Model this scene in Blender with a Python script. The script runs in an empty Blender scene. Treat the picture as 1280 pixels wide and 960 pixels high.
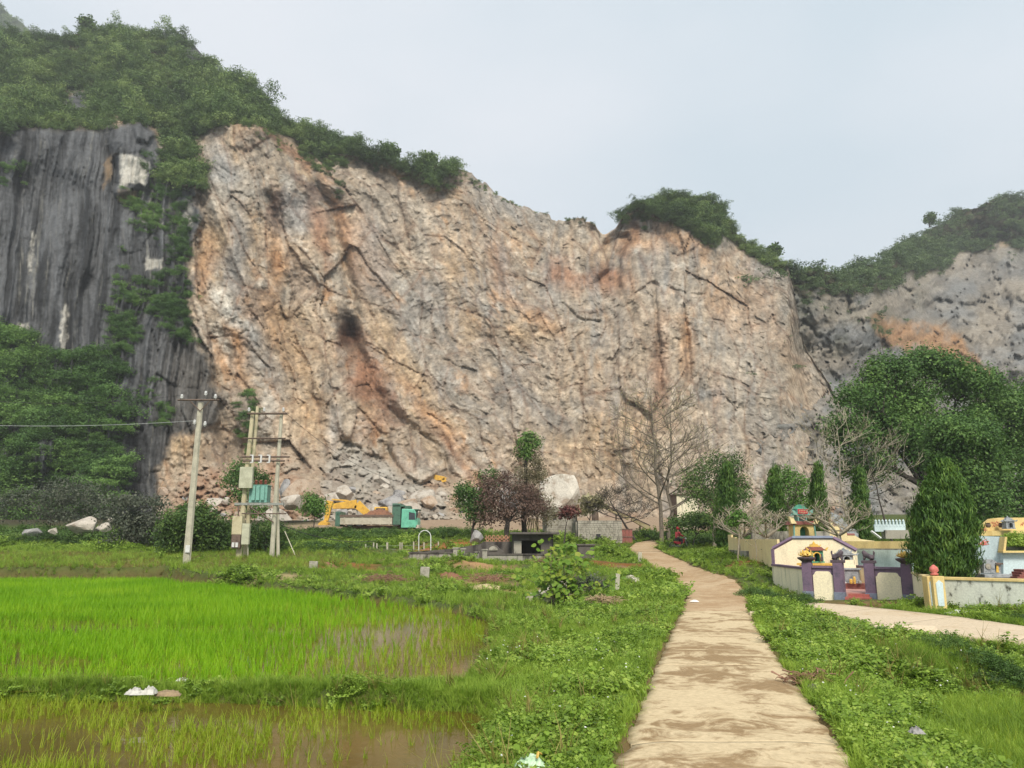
import bpy, math, random
import numpy as np
from mathutils import Vector, Matrix, Euler

# ---------------------------------------------------------------- camera, world, sun, exposure
SC = bpy.context.scene
COL = SC.collection
PITCH = math.radians(11.4)
F = 967.0
EYE = 2.0
HAZE_DENSITY = 0.00042
cam_d = bpy.data.cameras.new('camera')
cam_d.sensor_width = 36.0
cam_d.lens = 36.0 * F / 1280.0
cam_d.clip_start = 0.1
cam_d.clip_end = 5000.0
cam = bpy.data.objects.new('camera', cam_d)
cam.location = (0, 0, EYE)
cam.rotation_euler = (math.pi / 2 + PITCH, 0, 0)
COL.objects.link(cam)
SC.camera = cam
SUN_EL, SUN_AZ = math.radians(46), math.radians(170)      # azimuth clockwise from +Y (north): behind the camera, to the right
world = bpy.data.worlds.new('World')
SC.world = world
world.use_nodes = True
wn, wl = world.node_tree.nodes, world.node_tree.links
wn.clear()
w_out = wn.new('ShaderNodeOutputWorld'); w_bg = wn.new('ShaderNodeBackground')
w_bg.inputs['Strength'].default_value = 0.1
w_sky = wn.new('ShaderNodeTexSky'); w_sky.sky_type = 'NISHITA'; w_sky.sun_disc = False
w_sky.sun_elevation = SUN_EL; w_sky.sun_rotation = SUN_AZ; w_sky.dust_density = 4.0
w_tc = wn.new('ShaderNodeTexCoord')
w_map = wn.new('ShaderNodeMapping'); w_map.inputs['Scale'].default_value = (1.0, 1.0, 2.2); w_map.inputs['Location'].default_value = (2.3, 0.4, 0.2)
w_no = wn.new('ShaderNodeTexNoise'); w_no.inputs['Scale'].default_value = 1.7; w_no.inputs['Detail'].default_value = 4.0; w_no.inputs['Roughness'].default_value = 0.45
w_rp = wn.new('ShaderNodeValToRGB')
w_rp.color_ramp.elements[0].position = 0.36; w_rp.color_ramp.elements[0].color = (0.445, 0.515, 0.565, 1)
w_rp.color_ramp.elements[1].position = 0.66; w_rp.color_ramp.elements[1].color = (0.575, 0.60, 0.635, 1)
w_mul = wn.new('ShaderNodeMixRGB'); w_mul.blend_type = 'MULTIPLY'; w_mul.inputs[0].default_value = 1.0; w_mul.inputs[2].default_value = (10.0, 10.0, 10.0, 1)
w_mix = wn.new('ShaderNodeMixRGB'); w_mix.inputs[0].default_value = 0.90
wl.new(w_tc.outputs['Generated'], w_map.inputs['Vector']); wl.new(w_map.outputs[0], w_no.inputs['Vector'])
wl.new(w_no.outputs['Fac'], w_rp.inputs[0]); wl.new(w_rp.outputs[0], w_mul.inputs[1])
wl.new(w_sky.outputs[0], w_mix.inputs[1]); wl.new(w_mul.outputs[0], w_mix.inputs[2])
wl.new(w_mix.outputs[0], w_bg.inputs['Color']); wl.new(w_bg.outputs[0], w_out.inputs[0])
sun_d = bpy.data.lights.new('sun', 'SUN')
sun_d.energy = 2.7; sun_d.angle = math.radians(16); sun_d.color = (1.0, 0.93, 0.82)
sun = bpy.data.objects.new('sun', sun_d)
sd = Vector((math.sin(SUN_AZ) * math.cos(SUN_EL), math.cos(SUN_AZ) * math.cos(SUN_EL), math.sin(SUN_EL)))
sun.rotation_euler = sd.to_track_quat('Z', 'Y').to_euler()
COL.objects.link(sun)
SC.view_settings.view_transform = 'Standard'; SC.view_settings.look = 'None'
SC.view_settings.exposure = 0.66; SC.view_settings.gamma = 1.0
SC.cycles.max_bounces = 6; SC.cycles.transparent_max_bounces = 8
SC.cycles.volume_bounces = 0

rng = np.random.default_rng(7)
R_ = random.Random(11)
CP, SP = math.cos(PITCH), math.sin(PITCH)

def at(px, py, D):
    """world point seen at photo pixel (px, py) at depth D along +Y (works on arrays)"""
    dx = (px - 640.0) / F; dy = (480.0 - py) / F
    fy = CP - dy * SP; fz = SP + dy * CP
    return dx / fy * D, D, EYE + fz / fy * D
def pxof(x, y, z):
    zz = z - EYE
    f = y * CP + zz * SP; u = -y * SP + zz * CP
    return 640 + F * x / f, 480 - F * u / f
def onz(px, py, z):
    dx = (px - 640.0) / F; dy = (480.0 - py) / F
    fy = CP - dy * SP; fz = SP + dy * CP
    t = (z - EYE) / fz
    return dx * t, fy * t, z
def ss(a, b, x):
    t = np.clip((x - a) / (b - a), 0, 1)
    return t * t * (3 - 2 * t)

# ---------------------------------------------------------------- noise on arrays
def _h(ix, iy, s):
    n = (ix.astype(np.int64) * 374761393 + iy.astype(np.int64) * 668265263 + s * 1274126177) & 0xFFFFFFFF
    n = ((n ^ (n >> 13)) * 1274126177) & 0xFFFFFFFF
    n = ((n ^ (n >> 16)) * 2246822519) & 0xFFFFFFFF
    return ((n ^ (n >> 15)) & 0xFFFFFF) / float(0x1000000)
def vn(x, y, s=0):
    ix = np.floor(x); iy = np.floor(y); fx = x - ix; fy = y - iy
    fx = fx * fx * fx * (fx * (fx * 6 - 15) + 10); fy = fy * fy * fy * (fy * (fy * 6 - 15) + 10)
    a = _h(ix, iy, s); b = _h(ix + 1, iy, s); c = _h(ix, iy + 1, s); d = _h(ix + 1, iy + 1, s)
    return (a + (b - a) * fx) * (1 - fy) + (c + (d - c) * fx) * fy
def fbm(x, y, s=0, o=4, g=0.5):
    t = 0; a = 1.0; n = 0
    for k in range(o):
        t = t + a * (vn(x * 2 ** k + 17.3 * k, y * 2 ** k - 9.1 * k, s + k) - 0.5); n += a; a *= g
    return t / n * 2
def ridge(x, y, s=0, o=3):
    t = 0; a = 1.0; n = 0
    for k in range(o):
        t = t + a * (1 - np.abs(vn(x * 2 ** k, y * 2 ** k, s + k) * 2 - 1)); n += a; a *= 0.5
    return t / n
def plates(x, y, s=0, tilt=1.0):
    """fractured plates: every cell has its own offset and slope. returns height (-1..1), F2-F1, cell random"""
    ix = np.floor(x); iy = np.floor(y)
    f1 = np.full(x.shape, 9.0); f2 = np.full(x.shape, 9.0); cid = np.zeros(x.shape); cx = np.zeros(x.shape); cy = np.zeros(x.shape)
    for ox in (-1, 0, 1):
        for oy in (-1, 0, 1):
            jx = ix + ox; jy = iy + oy
            r1 = _h(jx, jy, s); r2 = _h(jx, jy, s + 51)
            ddx = x - (jx + r1); ddy = y - (jy + r2)
            d = np.sqrt(ddx * ddx + ddy * ddy)
            m = d < f1
            f2 = np.where(m, f1, np.minimum(f2, d))
            cid = np.where(m, r1 * 0.61803 + r2 * 7.13, cid); cx = np.where(m, ddx, cx); cy = np.where(m, ddy, cy)
            f1 = np.where(m, d, f1)
    k = cid * 1000.0
    r3 = np.modf(np.abs(np.sin(k) * 437.585))[0]; r4 = np.modf(np.abs(np.sin(k * 1.7) * 437.585))[0]; r5 = np.modf(np.abs(np.sin(k * 2.3) * 437.585))[0]
    hgt = (r3 - 0.5) * 1.2 + tilt * ((r4 - 0.5) * cx + (r5 - 0.5) * cy) * 2.4
    return hgt, f2 - f1, r3
def polydist(x, y, poly):
    """signed distance to a polygon, positive inside"""
    d = np.full(np.shape(x), 1e9); ins = np.zeros(np.shape(x), bool)
    n = len(poly)
    for i in range(n):
        ax, ay = poly[i]; bx, by = poly[(i + 1) % n]
        ex, ey = bx - ax, by - ay
        t = np.clip(((x - ax) * ex + (y - ay) * ey) / (ex * ex + ey * ey + 1e-12), 0, 1)
        d = np.minimum(d, np.hypot(x - ax - t * ex, y - ay - t * ey))
        c = ((ay > y) != (by > y)) & (x < (bx - ax) * (y - ay) / ((by - ay) if by != ay else 1e-9) + ax)
        ins ^= c
    return np.where(ins, d, -d)
def linedist(x, y, pts):
    d = np.full(np.shape(x), 1e9)
    for (ax, ay), (bx, by) in zip(pts[:-1], pts[1:]):
        ex, ey = bx - ax, by - ay
        t = np.clip(((x - ax) * ex + (y - ay) * ey) / (ex * ex + ey * ey), 0, 1)
        d = np.minimum(d, np.hypot(x - ax - t * ex, y - ay - t * ey))
    return d

# ---------------------------------------------------------------- object helpers
def tag(o, label=None, cat=None, group=None, kind=None):
    if label: o['label'] = label
    if cat: o['category'] = cat
    if group: o['group'] = group
    if kind: o['kind'] = kind
    return o
def empty(name, loc, rz=0.0, label=None, cat=None, group=None):
    o = bpy.data.objects.new(name, None); COL.objects.link(o)
    o.empty_display_size = 0.3
    o.location = loc; o.rotation_euler = (0, 0, rz)
    return tag(o, label, cat, group)
def np_mesh(name, V, Fq, mat=None, cols=None, smooth=False, tris=False):
    me = bpy.data.meshes.new(name)
    V = np.asarray(V, np.float32); Fq = np.asarray(Fq, np.int32)
    k = Fq.shape[1]
    me.vertices.add(len(V)); me.vertices.foreach_set('co', V.ravel())
    me.loops.add(Fq.size); me.loops.foreach_set('vertex_index', Fq.ravel())
    me.polygons.add(len(Fq)); me.polygons.foreach_set('loop_start', np.arange(0, Fq.size, k, dtype=np.int32))
    me.polygons.foreach_set('loop_total', np.full(len(Fq), k, np.int32))
    if smooth: me.polygons.foreach_set('use_smooth', np.ones(len(Fq), bool))
    me.update(calc_edges=True)
    if cols is not None:
        for nm, arr in cols.items():
            arr = np.asarray(arr, np.float32)
            if arr.ndim == 1:
                a = me.attributes.new(nm, 'FLOAT', 'POINT'); a.data.foreach_set('value', arr)
            else:
                a = me.attributes.new(nm, 'FLOAT_COLOR', 'POINT')
                if arr.shape[1] == 3: arr = np.hstack([arr, np.ones((len(arr), 1), np.float32)])
                a.data.foreach_set('color', arr.ravel())
    if mat: me.materials.append(mat)
    return me
def link(name, me, parent=None, loc=None, label=None, cat=None, group=None, kind=None):
    o = bpy.data.objects.new(name, me); COL.objects.link(o)
    if parent is not None: o.parent = parent
    if loc is not None: o.location = loc
    return tag(o, label, cat, group, kind)
def copy_tree(o, loc=None, parent=None, label=None, rz=None, scale=None):
    c = o.copy(); COL.objects.link(c)
    if parent is not None: c.parent = parent
    if loc is not None: c.location = loc
    if rz is not None: c.rotation_euler = (0, 0, rz)
    if scale is not None: c.scale = (scale,) * 3
    if label: c['label'] = label
    for ch in list(o.children): copy_tree(ch, parent=c)
    return c
class MB:
    def __init__(s): s.v = []; s.f = []
    def add(s, vs, fs):
        n = len(s.v); s.v += [tuple(v) for v in vs]; s.f += [tuple(i + n for i in f) for f in fs]; return s
    def box(s, c, d, rz=0.0, ry=0.0, rx=0.0):
        hx, hy, hz = d[0] / 2, d[1] / 2, d[2] / 2
        M = Euler((rx, ry, rz)).to_matrix()
        vs = [M @ Vector((x, y, z)) + Vector(c) for x in (-hx, hx) for y in (-hy, hy) for z in (-hz, hz)]
        return s.add(vs, [(0, 1, 3, 2), (4, 6, 7, 5), (0, 4, 5, 1), (2, 3, 7, 6), (0, 2, 6, 4), (1, 5, 7, 3)])
    def prism(s, poly, y0, y1):
        """poly in XZ, extruded along Y"""
        n = len(poly)
        vs = [(p[0], y0, p[1]) for p in poly] + [(p[0], y1, p[1]) for p in poly]
        fs = [tuple(range(n)), tuple(range(2 * n - 1, n - 1, -1))] + [(i, i + n, (i + 1) % n + n, (i + 1) % n) for i in range(n)]
        return s.add(vs, fs)
    def slab(s, poly, z0, z1):
        n = len(poly)
        vs = [(p[0], p[1], z0) for p in poly] + [(p[0], p[1], z1) for p in poly]
        fs = [tuple(range(n - 1, -1, -1)), tuple(range(n, 2 * n))] + [(i, (i + 1) % n, (i + 1) % n + n, i + n) for i in range(n)]
        return s.add(vs, fs)
    def tube(s, pts, rad, n=8, cap=True):
        pts = [Vector(p) for p in pts]
        if not hasattr(rad, '__len__'): rad = [rad] * len(pts)
        base = len(s.v); vs = []; fs = []
        for i, p in enumerate(pts):
            d = (pts[min(i + 1, len(pts) - 1)] - pts[max(i - 1, 0)])
            if d.length < 1e-9: d = Vector((0, 0, 1))
            d.normalize()
            a = d.cross(Vector((0, 0, 1)) if abs(d.z) < 0.9 else Vector((1, 0, 0))).normalized(); b = d.cross(a)
            for k in range(n):
                t = 2 * math.pi * k / n
                vs.append(p + (a * math.cos(t) + b * math.sin(t)) * rad[i])
        for i in range(len(pts) - 1):
            for k in range(n):
                k2 = (k + 1) % n
                fs.append((i * n + k, i * n + k2, (i + 1) * n + k2, (i + 1) * n + k))
        if cap:
            fs.append(tuple(range(n - 1, -1, -1))); m = (len(pts) - 1) * n; fs.append(tuple(range(m, m + n)))
        return s.add(vs, fs)
    def lathe(s, prof, c=(0, 0, 0), n=16):
        vs = []; fs = []
        for r, z in prof:
            for k in range(n):
                t = 2 * math.pi * k / n; vs.append((c[0] + r * math.cos(t), c[1] + r * math.sin(t), c[2] + z))
        for i in range(len(prof) - 1):
            for k in range(n):
                k2 = (k + 1) % n; fs.append((i * n + k, i * n + k2, (i + 1) * n + k2, (i + 1) * n + k))
        fs.append(tuple(range(n - 1, -1, -1))); m = (len(prof) - 1) * n; fs.append(tuple(range(m, m + n)))
        return s.add(vs, fs)
    def build(s, name, mat, parent=None, loc=None, bevel=0.0, smooth=False, **kw):
        me = bpy.data.meshes.new(name); me.from_pydata(s.v, [], s.f)
        me.materials.append(mat)
        if smooth: me.polygons.foreach_set('use_smooth', [True] * len(me.polygons))
        me.update()
        o = link(name, me, parent, loc, **kw)
        if bevel > 0:
            m = o.modifiers.new('bevel', 'BEVEL'); m.width = bevel; m.segments = 2; m.limit_method = 'ANGLE'
        return o

# ---------------------------------------------------------------- materials
class N:
    def __init__(s, m): s.m = m; m.use_nodes = True; s.t = m.node_tree; s.t.nodes.clear()
    def n(s, ty, **kw):
        o = s.t.nodes.new(ty)
        for k, v in kw.items():
            if k.startswith('i_'):
                o.inputs[k[2:].replace('_', ' ')].default_value = v
            else: setattr(o, k, v)
        return o
    def l(s, a, b): s.t.links.new(a, b)
def ramp(nn, stops):
    r = nn.n('ShaderNodeValToRGB'); e = r.color_ramp.elements
    while len(e) < len(stops): e.new(0.5)
    for q, (p, c) in zip(e, stops): q.position = p; q.color = (*c, 1)
    return r
def stain(name, c1, c2=None, c3=None, scale=3.0, rough=0.85, bump=0.3, bscale=20.0, stretch=(1, 1, 1), lo=0.35, hi=0.65, metallic=0.0, spec=0.3, coord='Object', bdist=0.02):
    """weathered solid: noise-mixed colours in object space and a fine bump"""
    m = bpy.data.materials.new(name); a = N(m)
    c2 = c2 or tuple(x * 0.72 for x in c1); c3 = c3 or tuple(x * 0.85 + 0.02 for x in c1)
    tc = a.n('ShaderNodeTexCoord'); mp = a.n('ShaderNodeMapping'); mp.inputs['Scale'].default_value = stretch
    a.l(tc.outputs[coord], mp.inputs[0])
    n1 = a.n('ShaderNodeTexNoise', i_Scale=scale, i_Detail=6.0, i_Roughness=0.62); a.l(mp.outputs[0], n1.inputs['Vector'])
    r1 = ramp(a, [(lo, c2), ((lo + hi) / 2, c3), (hi, c1)]); a.l(n1.outputs['Fac'], r1.inputs[0])
    n2 = a.n('ShaderNodeTexNoise', i_Scale=bscale, i_Detail=5.0, i_Roughness=0.6); a.l(tc.outputs[coord], n2.inputs['Vector'])
    mx = a.n('ShaderNodeMixRGB', blend_type='MULTIPLY'); mx.inputs[0].default_value = 0.6
    r2 = ramp(a, [(0.3, (0.7, 0.7, 0.7)), (0.7, (1.12, 1.12, 1.12))]); a.l(n2.outputs['Fac'], r2.inputs[0])
    a.l(r1.outputs[0], mx.inputs[1]); a.l(r2.outputs[0], mx.inputs[2])
    bs = a.n('ShaderNodeBsdfPrincipled', i_Roughness=rough, i_Metallic=metallic); bs.inputs['Specular IOR Level'].default_value = spec
    bp = a.n('ShaderNodeBump', i_Strength=bump, i_Distance=bdist); a.l(n2.outputs['Fac'], bp.inputs['Height'])
    a.l(mx.outputs[0], bs.inputs['Base Color']); a.l(bp.outputs[0], bs.inputs['Normal'])
    o = a.n('ShaderNodeOutputMaterial'); a.l(bs.outputs[0], o.inputs[0])
    return m
def leafmat(name, dark, mid, light, trans=0.3, rough=0.55, attr='tint', inst=False, nscale=0.0):
    m = bpy.data.materials.new(name); a = N(m)
    at_ = a.n('ShaderNodeAttribute', attribute_name=attr)
    fac = at_.outputs['Fac']
    if inst:
        oi = a.n('ShaderNodeObjectInfo')
        ad = a.n('ShaderNodeMath', operation='MULTIPLY_ADD'); a.l(oi.outputs['Random'], ad.inputs[0]); ad.inputs[1].default_value = 0.6
        sb = a.n('ShaderNodeMath', operation='MULTIPLY'); a.l(fac, sb.inputs[0]); sb.inputs[1].default_value = 0.4
        a.l(sb.outputs[0], ad.inputs[2]); fac = ad.outputs[0]
    if nscale:
        ge = a.n('ShaderNodeNewGeometry'); no = a.n('ShaderNodeTexNoise', i_Scale=nscale, i_Detail=3.0); a.l(ge.outputs['Position'], no.inputs['Vector'])
        ma = a.n('ShaderNodeMath', operation='MULTIPLY_ADD'); a.l(no.outputs['Fac'], ma.inputs[0]); ma.inputs[1].default_value = 1.5; ma.inputs[2].default_value = -0.75
        ad2 = a.n('ShaderNodeMath', operation='ADD', use_clamp=True); a.l(fac, ad2.inputs[0]); a.l(ma.outputs[0], ad2.inputs[1]); fac = ad2.outputs[0]
    r = ramp(a, [(0.0, dark), (0.5, mid), (1.0, light)]); a.l(fac, r.inputs[0])
    bs = a.n('ShaderNodeBsdfPrincipled', i_Roughness=rough); bs.inputs['Specular IOR Level'].default_value = 0.25
    tr = a.n('ShaderNodeBsdfTranslucent'); mx = a.n('ShaderNodeMixShader'); mx.inputs[0].default_value = trans
    a.l(r.outputs[0], bs.inputs['Base Color']); a.l(r.outputs[0], tr.inputs['Color'])
    a.l(bs.outputs[0], mx.inputs[1]); a.l(tr.outputs[0], mx.inputs[2])
    o = a.n('ShaderNodeOutputMaterial'); a.l(mx.outputs[0], o.inputs[0])
    return m
def vcolmat(name, attr='col', fine=1.2, fine2=6.0, amp=(0.78, 1.16), bump=0.4, bdist=0.25, rough=0.95, vor=0.0):
    """colour from the mesh's own colour attribute, grain and relief from noise in object space"""
    m = bpy.data.materials.new(name); a = N(m)
    at_ = a.n('ShaderNodeAttribute', attribute_name=attr)
    tc = a.n('ShaderNodeTexCoord')
    n1 = a.n('ShaderNodeTexNoise', i_Scale=fine, i_Detail=8.0, i_Roughness=0.7); a.l(tc.outputs['Object'], n1.inputs['Vector'])
    r1 = ramp(a, [(0.3, (amp[0],) * 3), (0.7, (amp[1],) * 3)]); a.l(n1.outputs['Fac'], r1.inputs[0])
    mx = a.n('ShaderNodeMixRGB', blend_type='MULTIPLY'); mx.inputs[0].default_value = 1.0
    a.l(at_.outputs['Color'], mx.inputs[1]); a.l(r1.outputs[0], mx.inputs[2])
    n2 = a.n('ShaderNodeTexNoise', i_Scale=fine2, i_Detail=6.0, i_Roughness=0.65); a.l(tc.outputs['Object'], n2.inputs['Vector'])
    hh = n2.outputs['Fac']
    if vor:
        vo = a.n('ShaderNodeTexVoronoi', feature='DISTANCE_TO_EDGE', i_Scale=vor); a.l(tc.outputs['Object'], vo.inputs['Vector'])
        cl = a.n('ShaderNodeMath', operation='MINIMUM'); a.l(vo.outputs['Distance'], cl.inputs[0]); cl.inputs[1].default_value = 0.12
        ad = a.n('ShaderNodeMath', operation='MULTIPLY_ADD'); a.l(cl.outputs[0], ad.inputs[0]); ad.inputs[1].default_value = 4.0; a.l(n2.outputs['Fac'], ad.inputs[2]); hh = ad.outputs[0]
    bp = a.n('ShaderNodeBump', i_Strength=bump, i_Distance=bdist); a.l(hh, bp.inputs['Height'])
    bs = a.n('ShaderNodeBsdfPrincipled', i_Roughness=rough); bs.inputs['Specular IOR Level'].default_value = 0.15
    a.l(mx.outputs[0], bs.inputs['Base Color']); a.l(bp.outputs[0], bs.inputs['Normal'])
    o = a.n('ShaderNodeOutputMaterial'); a.l(bs.outputs[0], o.inputs[0])
    return m
# ================================================================ THE SETTING: quarried mountain
GREY = np.array([.33, .29, .235]); PINK = np.array([.42, .325, .23]); ORNG = np.array([.47, .265, .13]); RUST = np.array([.25, .125, .07])
DARK = np.array([.10, .065, .05]); PALE = np.array([.52, .44, .34]); WHITE = np.array([.66, .63, .55]); BLACK = np.array([.058, .060, .062])
BGREY = np.array([.235, .235, .225]); TAN = np.array([.42, .30, .18]); SOIL = np.array([.055, .05, .028])

sky_x = [-900, -500, -250, -40, 0, 40, 85, 105, 130, 170, 215, 240, 262, 290, 340, 400, 440, 480, 500, 540, 580, 640, 668, 700, 740, 752, 770, 790, 815, 850, 885, 905, 918, 940, 985, 1005, 1030, 1050, 1062, 1075, 1100]
sky_y = [90, 60, 40, 38, 36, 40, 36, 30, 32, 34, 38, 46, 68, 96, 128, 162, 178, 194, 202, 208, 211, 250, 262, 272, 278, 292, 286, 262, 254, 250, 256, 272, 292, 306, 330, 430, 470, 505, 540, 600, 668]
# depth table: columns (photo x) : [(photo y, metres)]
DT = {-900: [(690, 100), (480, 118), (200, 150), (40, 215)], -250: [(690, 104), (470, 122), (170, 152), (30, 215)],
      0: [(690, 106), (460, 124), (165, 152), (30, 212)], 150: [(690, 104), (600, 112), (440, 128), (170, 152), (30, 210)],
      230: [(690, 96), (600, 112), (400, 132), (200, 155), (40, 205)], 300: [(690, 92), (620, 108), (560, 124), (400, 136), (160, 152), (95, 196)],
      400: [(690, 92), (640, 102), (570, 124), (430, 146), (230, 165), (155, 190)], 500: [(690, 92), (640, 104), (575, 132), (430, 152), (205, 172)],
      600: [(690, 96), (640, 110), (600, 132), (430, 154), (210, 178)], 760: [(690, 100), (650, 116), (600, 134), (430, 154), (285, 180)],
      850: [(690, 100), (640, 120), (430, 156), (245, 182)], 950: [(690, 104), (620, 128), (430, 162), (310, 188)],
      1010: [(690, 106), (600, 136), (440, 176)], 1100: [(690, 108), (600, 150), (500, 190)]}
def depth_tab(px, py):
    ks = sorted(DT); vals = []
    for k in ks:
        ys = [q[0] for q in DT[k]][::-1]; ds = [q[1] for q in DT[k]][::-1]
        vals.append(np.interp(py, ys, ds))
    vals = np.array(vals); ks = np.array(ks, float)
    i = np.clip(np.searchsorted(ks, px) - 1, 0, len(ks) - 2)
    t = np.clip((px - ks[i]) / (ks[i + 1] - ks[i]), 0, 1); t = t * t * (3 - 2 * t)
    a = np.take_along_axis(vals, i[None], 0)[0]; b = np.take_along_axis(vals, (i + 1)[None], 0)[0]
    return a + (b - a) * t

veg_masks = {}
def build_cliff():
    cols = np.concatenate([np.linspace(-900, -60, 60, endpoint=False), np.linspace(-60, -4, 24, endpoint=False), np.arange(-4, 1100.1, 1.55)])
    NV = 430; NB = 14
    v = np.linspace(0, 1, NV)
    top = np.interp(cols, sky_x, sky_y)
    jag = fbm(cols / 26, cols * 0, 3, 5, 0.6) * 7 * np.clip((cols - 200) / 200, 0.25, 1)
    pj, _, _ = plates(cols / 13, cols * 0 + .5, 4, 0.8)
    top = top + jag + 9 * (1 - ss(400, 470, cols)) + pj * 3.2 * np.clip((cols - 420) / 100, 0, 1)
    bot = 690.0
    PX = np.repeat(cols[:, None], NV, 1); PY = bot + (top[:, None] - bot) * v[None, :]
    x = PX; y = PY
    # warped coordinates
    wx = x + fbm(x / 70, y / 70, 20, 3) * 12; wy = y + fbm(x / 70, y / 70, 30, 3) * 12
    D = depth_tab(PX.ravel(), PY.ravel()).reshape(PX.shape)
    n_edge = fbm(x / 30, y / 30, 41, 5, .6)
    # regions
    black_poly = [(-900, 100), (-60, 145), (60, 150), (120, 155), (140, 150), (185, 155), (240, 235), (250, 300), (232, 370), (250, 430), (282, 490), (268, 530), (215, 545), (196, 600), (188, 650), (-900, 720)]
    mB = ss(-7, 7, polydist(x, y, black_poly) + n_edge * 18)
    hill_poly = [(-900, -100), (-900, 150), (-60, 166), (60, 162), (120, 165), (150, 150), (195, 160), (215, 225), (262, 235), (240, 175), (285, 150), (300, 138), (330, 155), (400, 200), (440, 200), (470, 200), (520, 225), (560, 240), (575, 205), (490, 190), (400, 100), (300, 0)]
    mH = ss(-6, 6, polydist(x, y, hill_poly) + n_edge * 14)
    peak_poly = [(772, 285), (776, 240), (900, 230), (925, 290), (985, 326), (980, 345), (930, 320), (905, 292), (880, 310), (862, 290), (840, 278), (812, 272), (790, 268)]
    mP = ss(-3, 3, polydist(x, y, peak_poly) + n_edge * 8)
    talus = ss(0, 40, y - (572 + fbm(x / 60, x * 0, 8) * 40 + 60 * ss(560, 680, x))) * ss(190, 240, x)
    chute = ss(-6, 10, polydist(x, y, [(428, 540), (470, 560), (500, 590), (560, 615), (560, 680), (380, 680), (400, 600)]) + n_edge * 14)
    rub = np.clip(talus + chute, 0, 1)
    quarry = np.clip(1 - mB - mH - mP, 0, 1)
    face = quarry * (1 - rub)
    # relief, metres towards the camera
    rel = np.zeros_like(x)
    # strata direction: steeply down to the right on the left half, upright on the right half
    SB = ss(640, 740, x + fbm(x / 60, y / 60, 33, 3) * 60)
    calm = 1 - .45 * ss(430, 520, x) * (1 - .4 * ss(760, 830, x))
    def strata(deg, sd):
        an = math.radians(deg); ua = wx * math.cos(an) + wy * math.sin(an); ub = -wx * math.sin(an) + wy * math.cos(an)
        big, e0, _ = plates(ua / 190 + 3, ub / 66, sd + 2, 1.2)
        mid, e1, r1 = plates(ua / 64, ub / 27 + 7, sd + 5, 1.2)
        sm, e2, r2 = plates(ua / 22, ub / 11, sd + 6, 1.2)
        h = big * 2.4 * calm + mid * .85 * calm + sm * .58
        h = h - (np.exp(-e1 / 0.022) * .35 + np.exp(-e2 / 0.06) * 0.3 * (r2 > .45) + np.exp(-e0 / .012) * .6) * calm
        h = h + (ridge(ua / 60, ub / 16, sd + 12, 3) - .5) * .7
        return ua, ub, h, e0, e1, r1, r2
    A = strata(56, 0); B = strata(84, 700); C0 = strata(74, 300)
    SC0 = 1 - ss(390, 450, x + (y - 300) * -.35 + fbm(x / 60, y / 60, 34, 3) * 30)
    ua, ub, hS, e0, e1, r1, r2 = [A[i] * (1 - SB) + B[i] * SB if i in (2,) else np.where(SB > .5, B[i], A[i]) for i in range(7)]
    hS = hS * (1 - SC0) + C0[2] * SC0; ua, ub, e0, e1, r1, r2 = [np.where(SC0 > .5, p, q) for p, q in zip((C0[0], C0[1], C0[3], C0[4], C0[5], C0[6]), (ua, ub, e0, e1, r1, r2))]
    rel += fbm(x / 130, y / 130, 1, 3) * 8.0 * (0.25 + 0.75 * face)
    rel += hS * .85 * face
    ti, e3, r3 = plates(wx / 8.0, wy / 6.0, 9, 1.1)
    rel += ti * 0.32 * face
    xt, e4, r4 = plates(wx / 4.2, wy / 3.4, 19, 1.1)
    rel += xt * 0.15 * face
    rel += fbm(x / 9, y / 9, 13, 4, .62) * 0.5 * face
    # steep spurs of the left part of the face
    spur = ss(230, 290, x) * (1 - ss(470, 640, x))
    q = (x - (y - 300) * 0.42)
    rel += (ridge(q / 44, y / 300, 15, 2) - .5) * 7.0 * spur * face
    # gullies and named hollows
    g1 = linedist(wx, wy, [(398, 235), (418, 300), (436, 360), (440, 430), (475, 500), (540, 570), (600, 640)])
    rel -= 5.0 * np.exp(-(g1 / 9) ** 2) * face
    g2 = linedist(wx, wy, [(340, 245), (352, 290), (345, 330)]); rel -= 3.0 * np.exp(-(g2 / 6) ** 2) * face
    g3 = linedist(wx, wy, [(815, 350), (816, 420), (822, 490)]); rel -= 2.6 * np.exp(-(g3 / 3.5) ** 2) * face
    g4 = linedist(wx, wy, [(853, 380), (855, 440), (858, 480)]); rel -= 2.6 * np.exp(-(g4 / 4.0) ** 2) * face
    g5 = linedist(wx, wy, [(700, 375), (720, 395), (742, 408)]); rel -= 1.8 * np.exp(-(g5 / 2.2) ** 2) * face
    g6 = linedist(wx, wy, [(808, 350), (840, 357), (880, 366)]); rel -= 1.2 * np.exp(-(g6 / 2.4) ** 2) * face
    cave = np.exp(-(((wx - 432) / 11) ** 2 + ((wy - 425) / 26) ** 2)); rel -= 11 * cave * face
    alc = ss(-3, 5, polydist(wx, wy, [(745, 290), (758, 345), (735, 355), (770, 362), (805, 350), (780, 300), (792, 285), (775, 345), (760, 350)]))
    alcove = polydist(wx, wy, [(748, 300), (760, 330), (738, 352), (780, 362), (778, 330), (786, 300), (778, 285)])
    rel -= 5.0 * ss(-2, 6, alcove) * face
    slabp = polydist(wx, wy, [(483, 560), (515, 540), (548, 565), (560, 590), (520, 612), (500, 600)])
    rel += 3.0 * ss(-1, 3, slabp)
    # black flutes
    fx = x + fbm(x / 50, y / 90, 50, 3) * 9 - (y - 300) * -0.10
    fl = ridge(fx / 9.0, y / 240, 52, 2) * 0.7 + ridge(fx / 24.0, y / 300, 53, 2)
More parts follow.
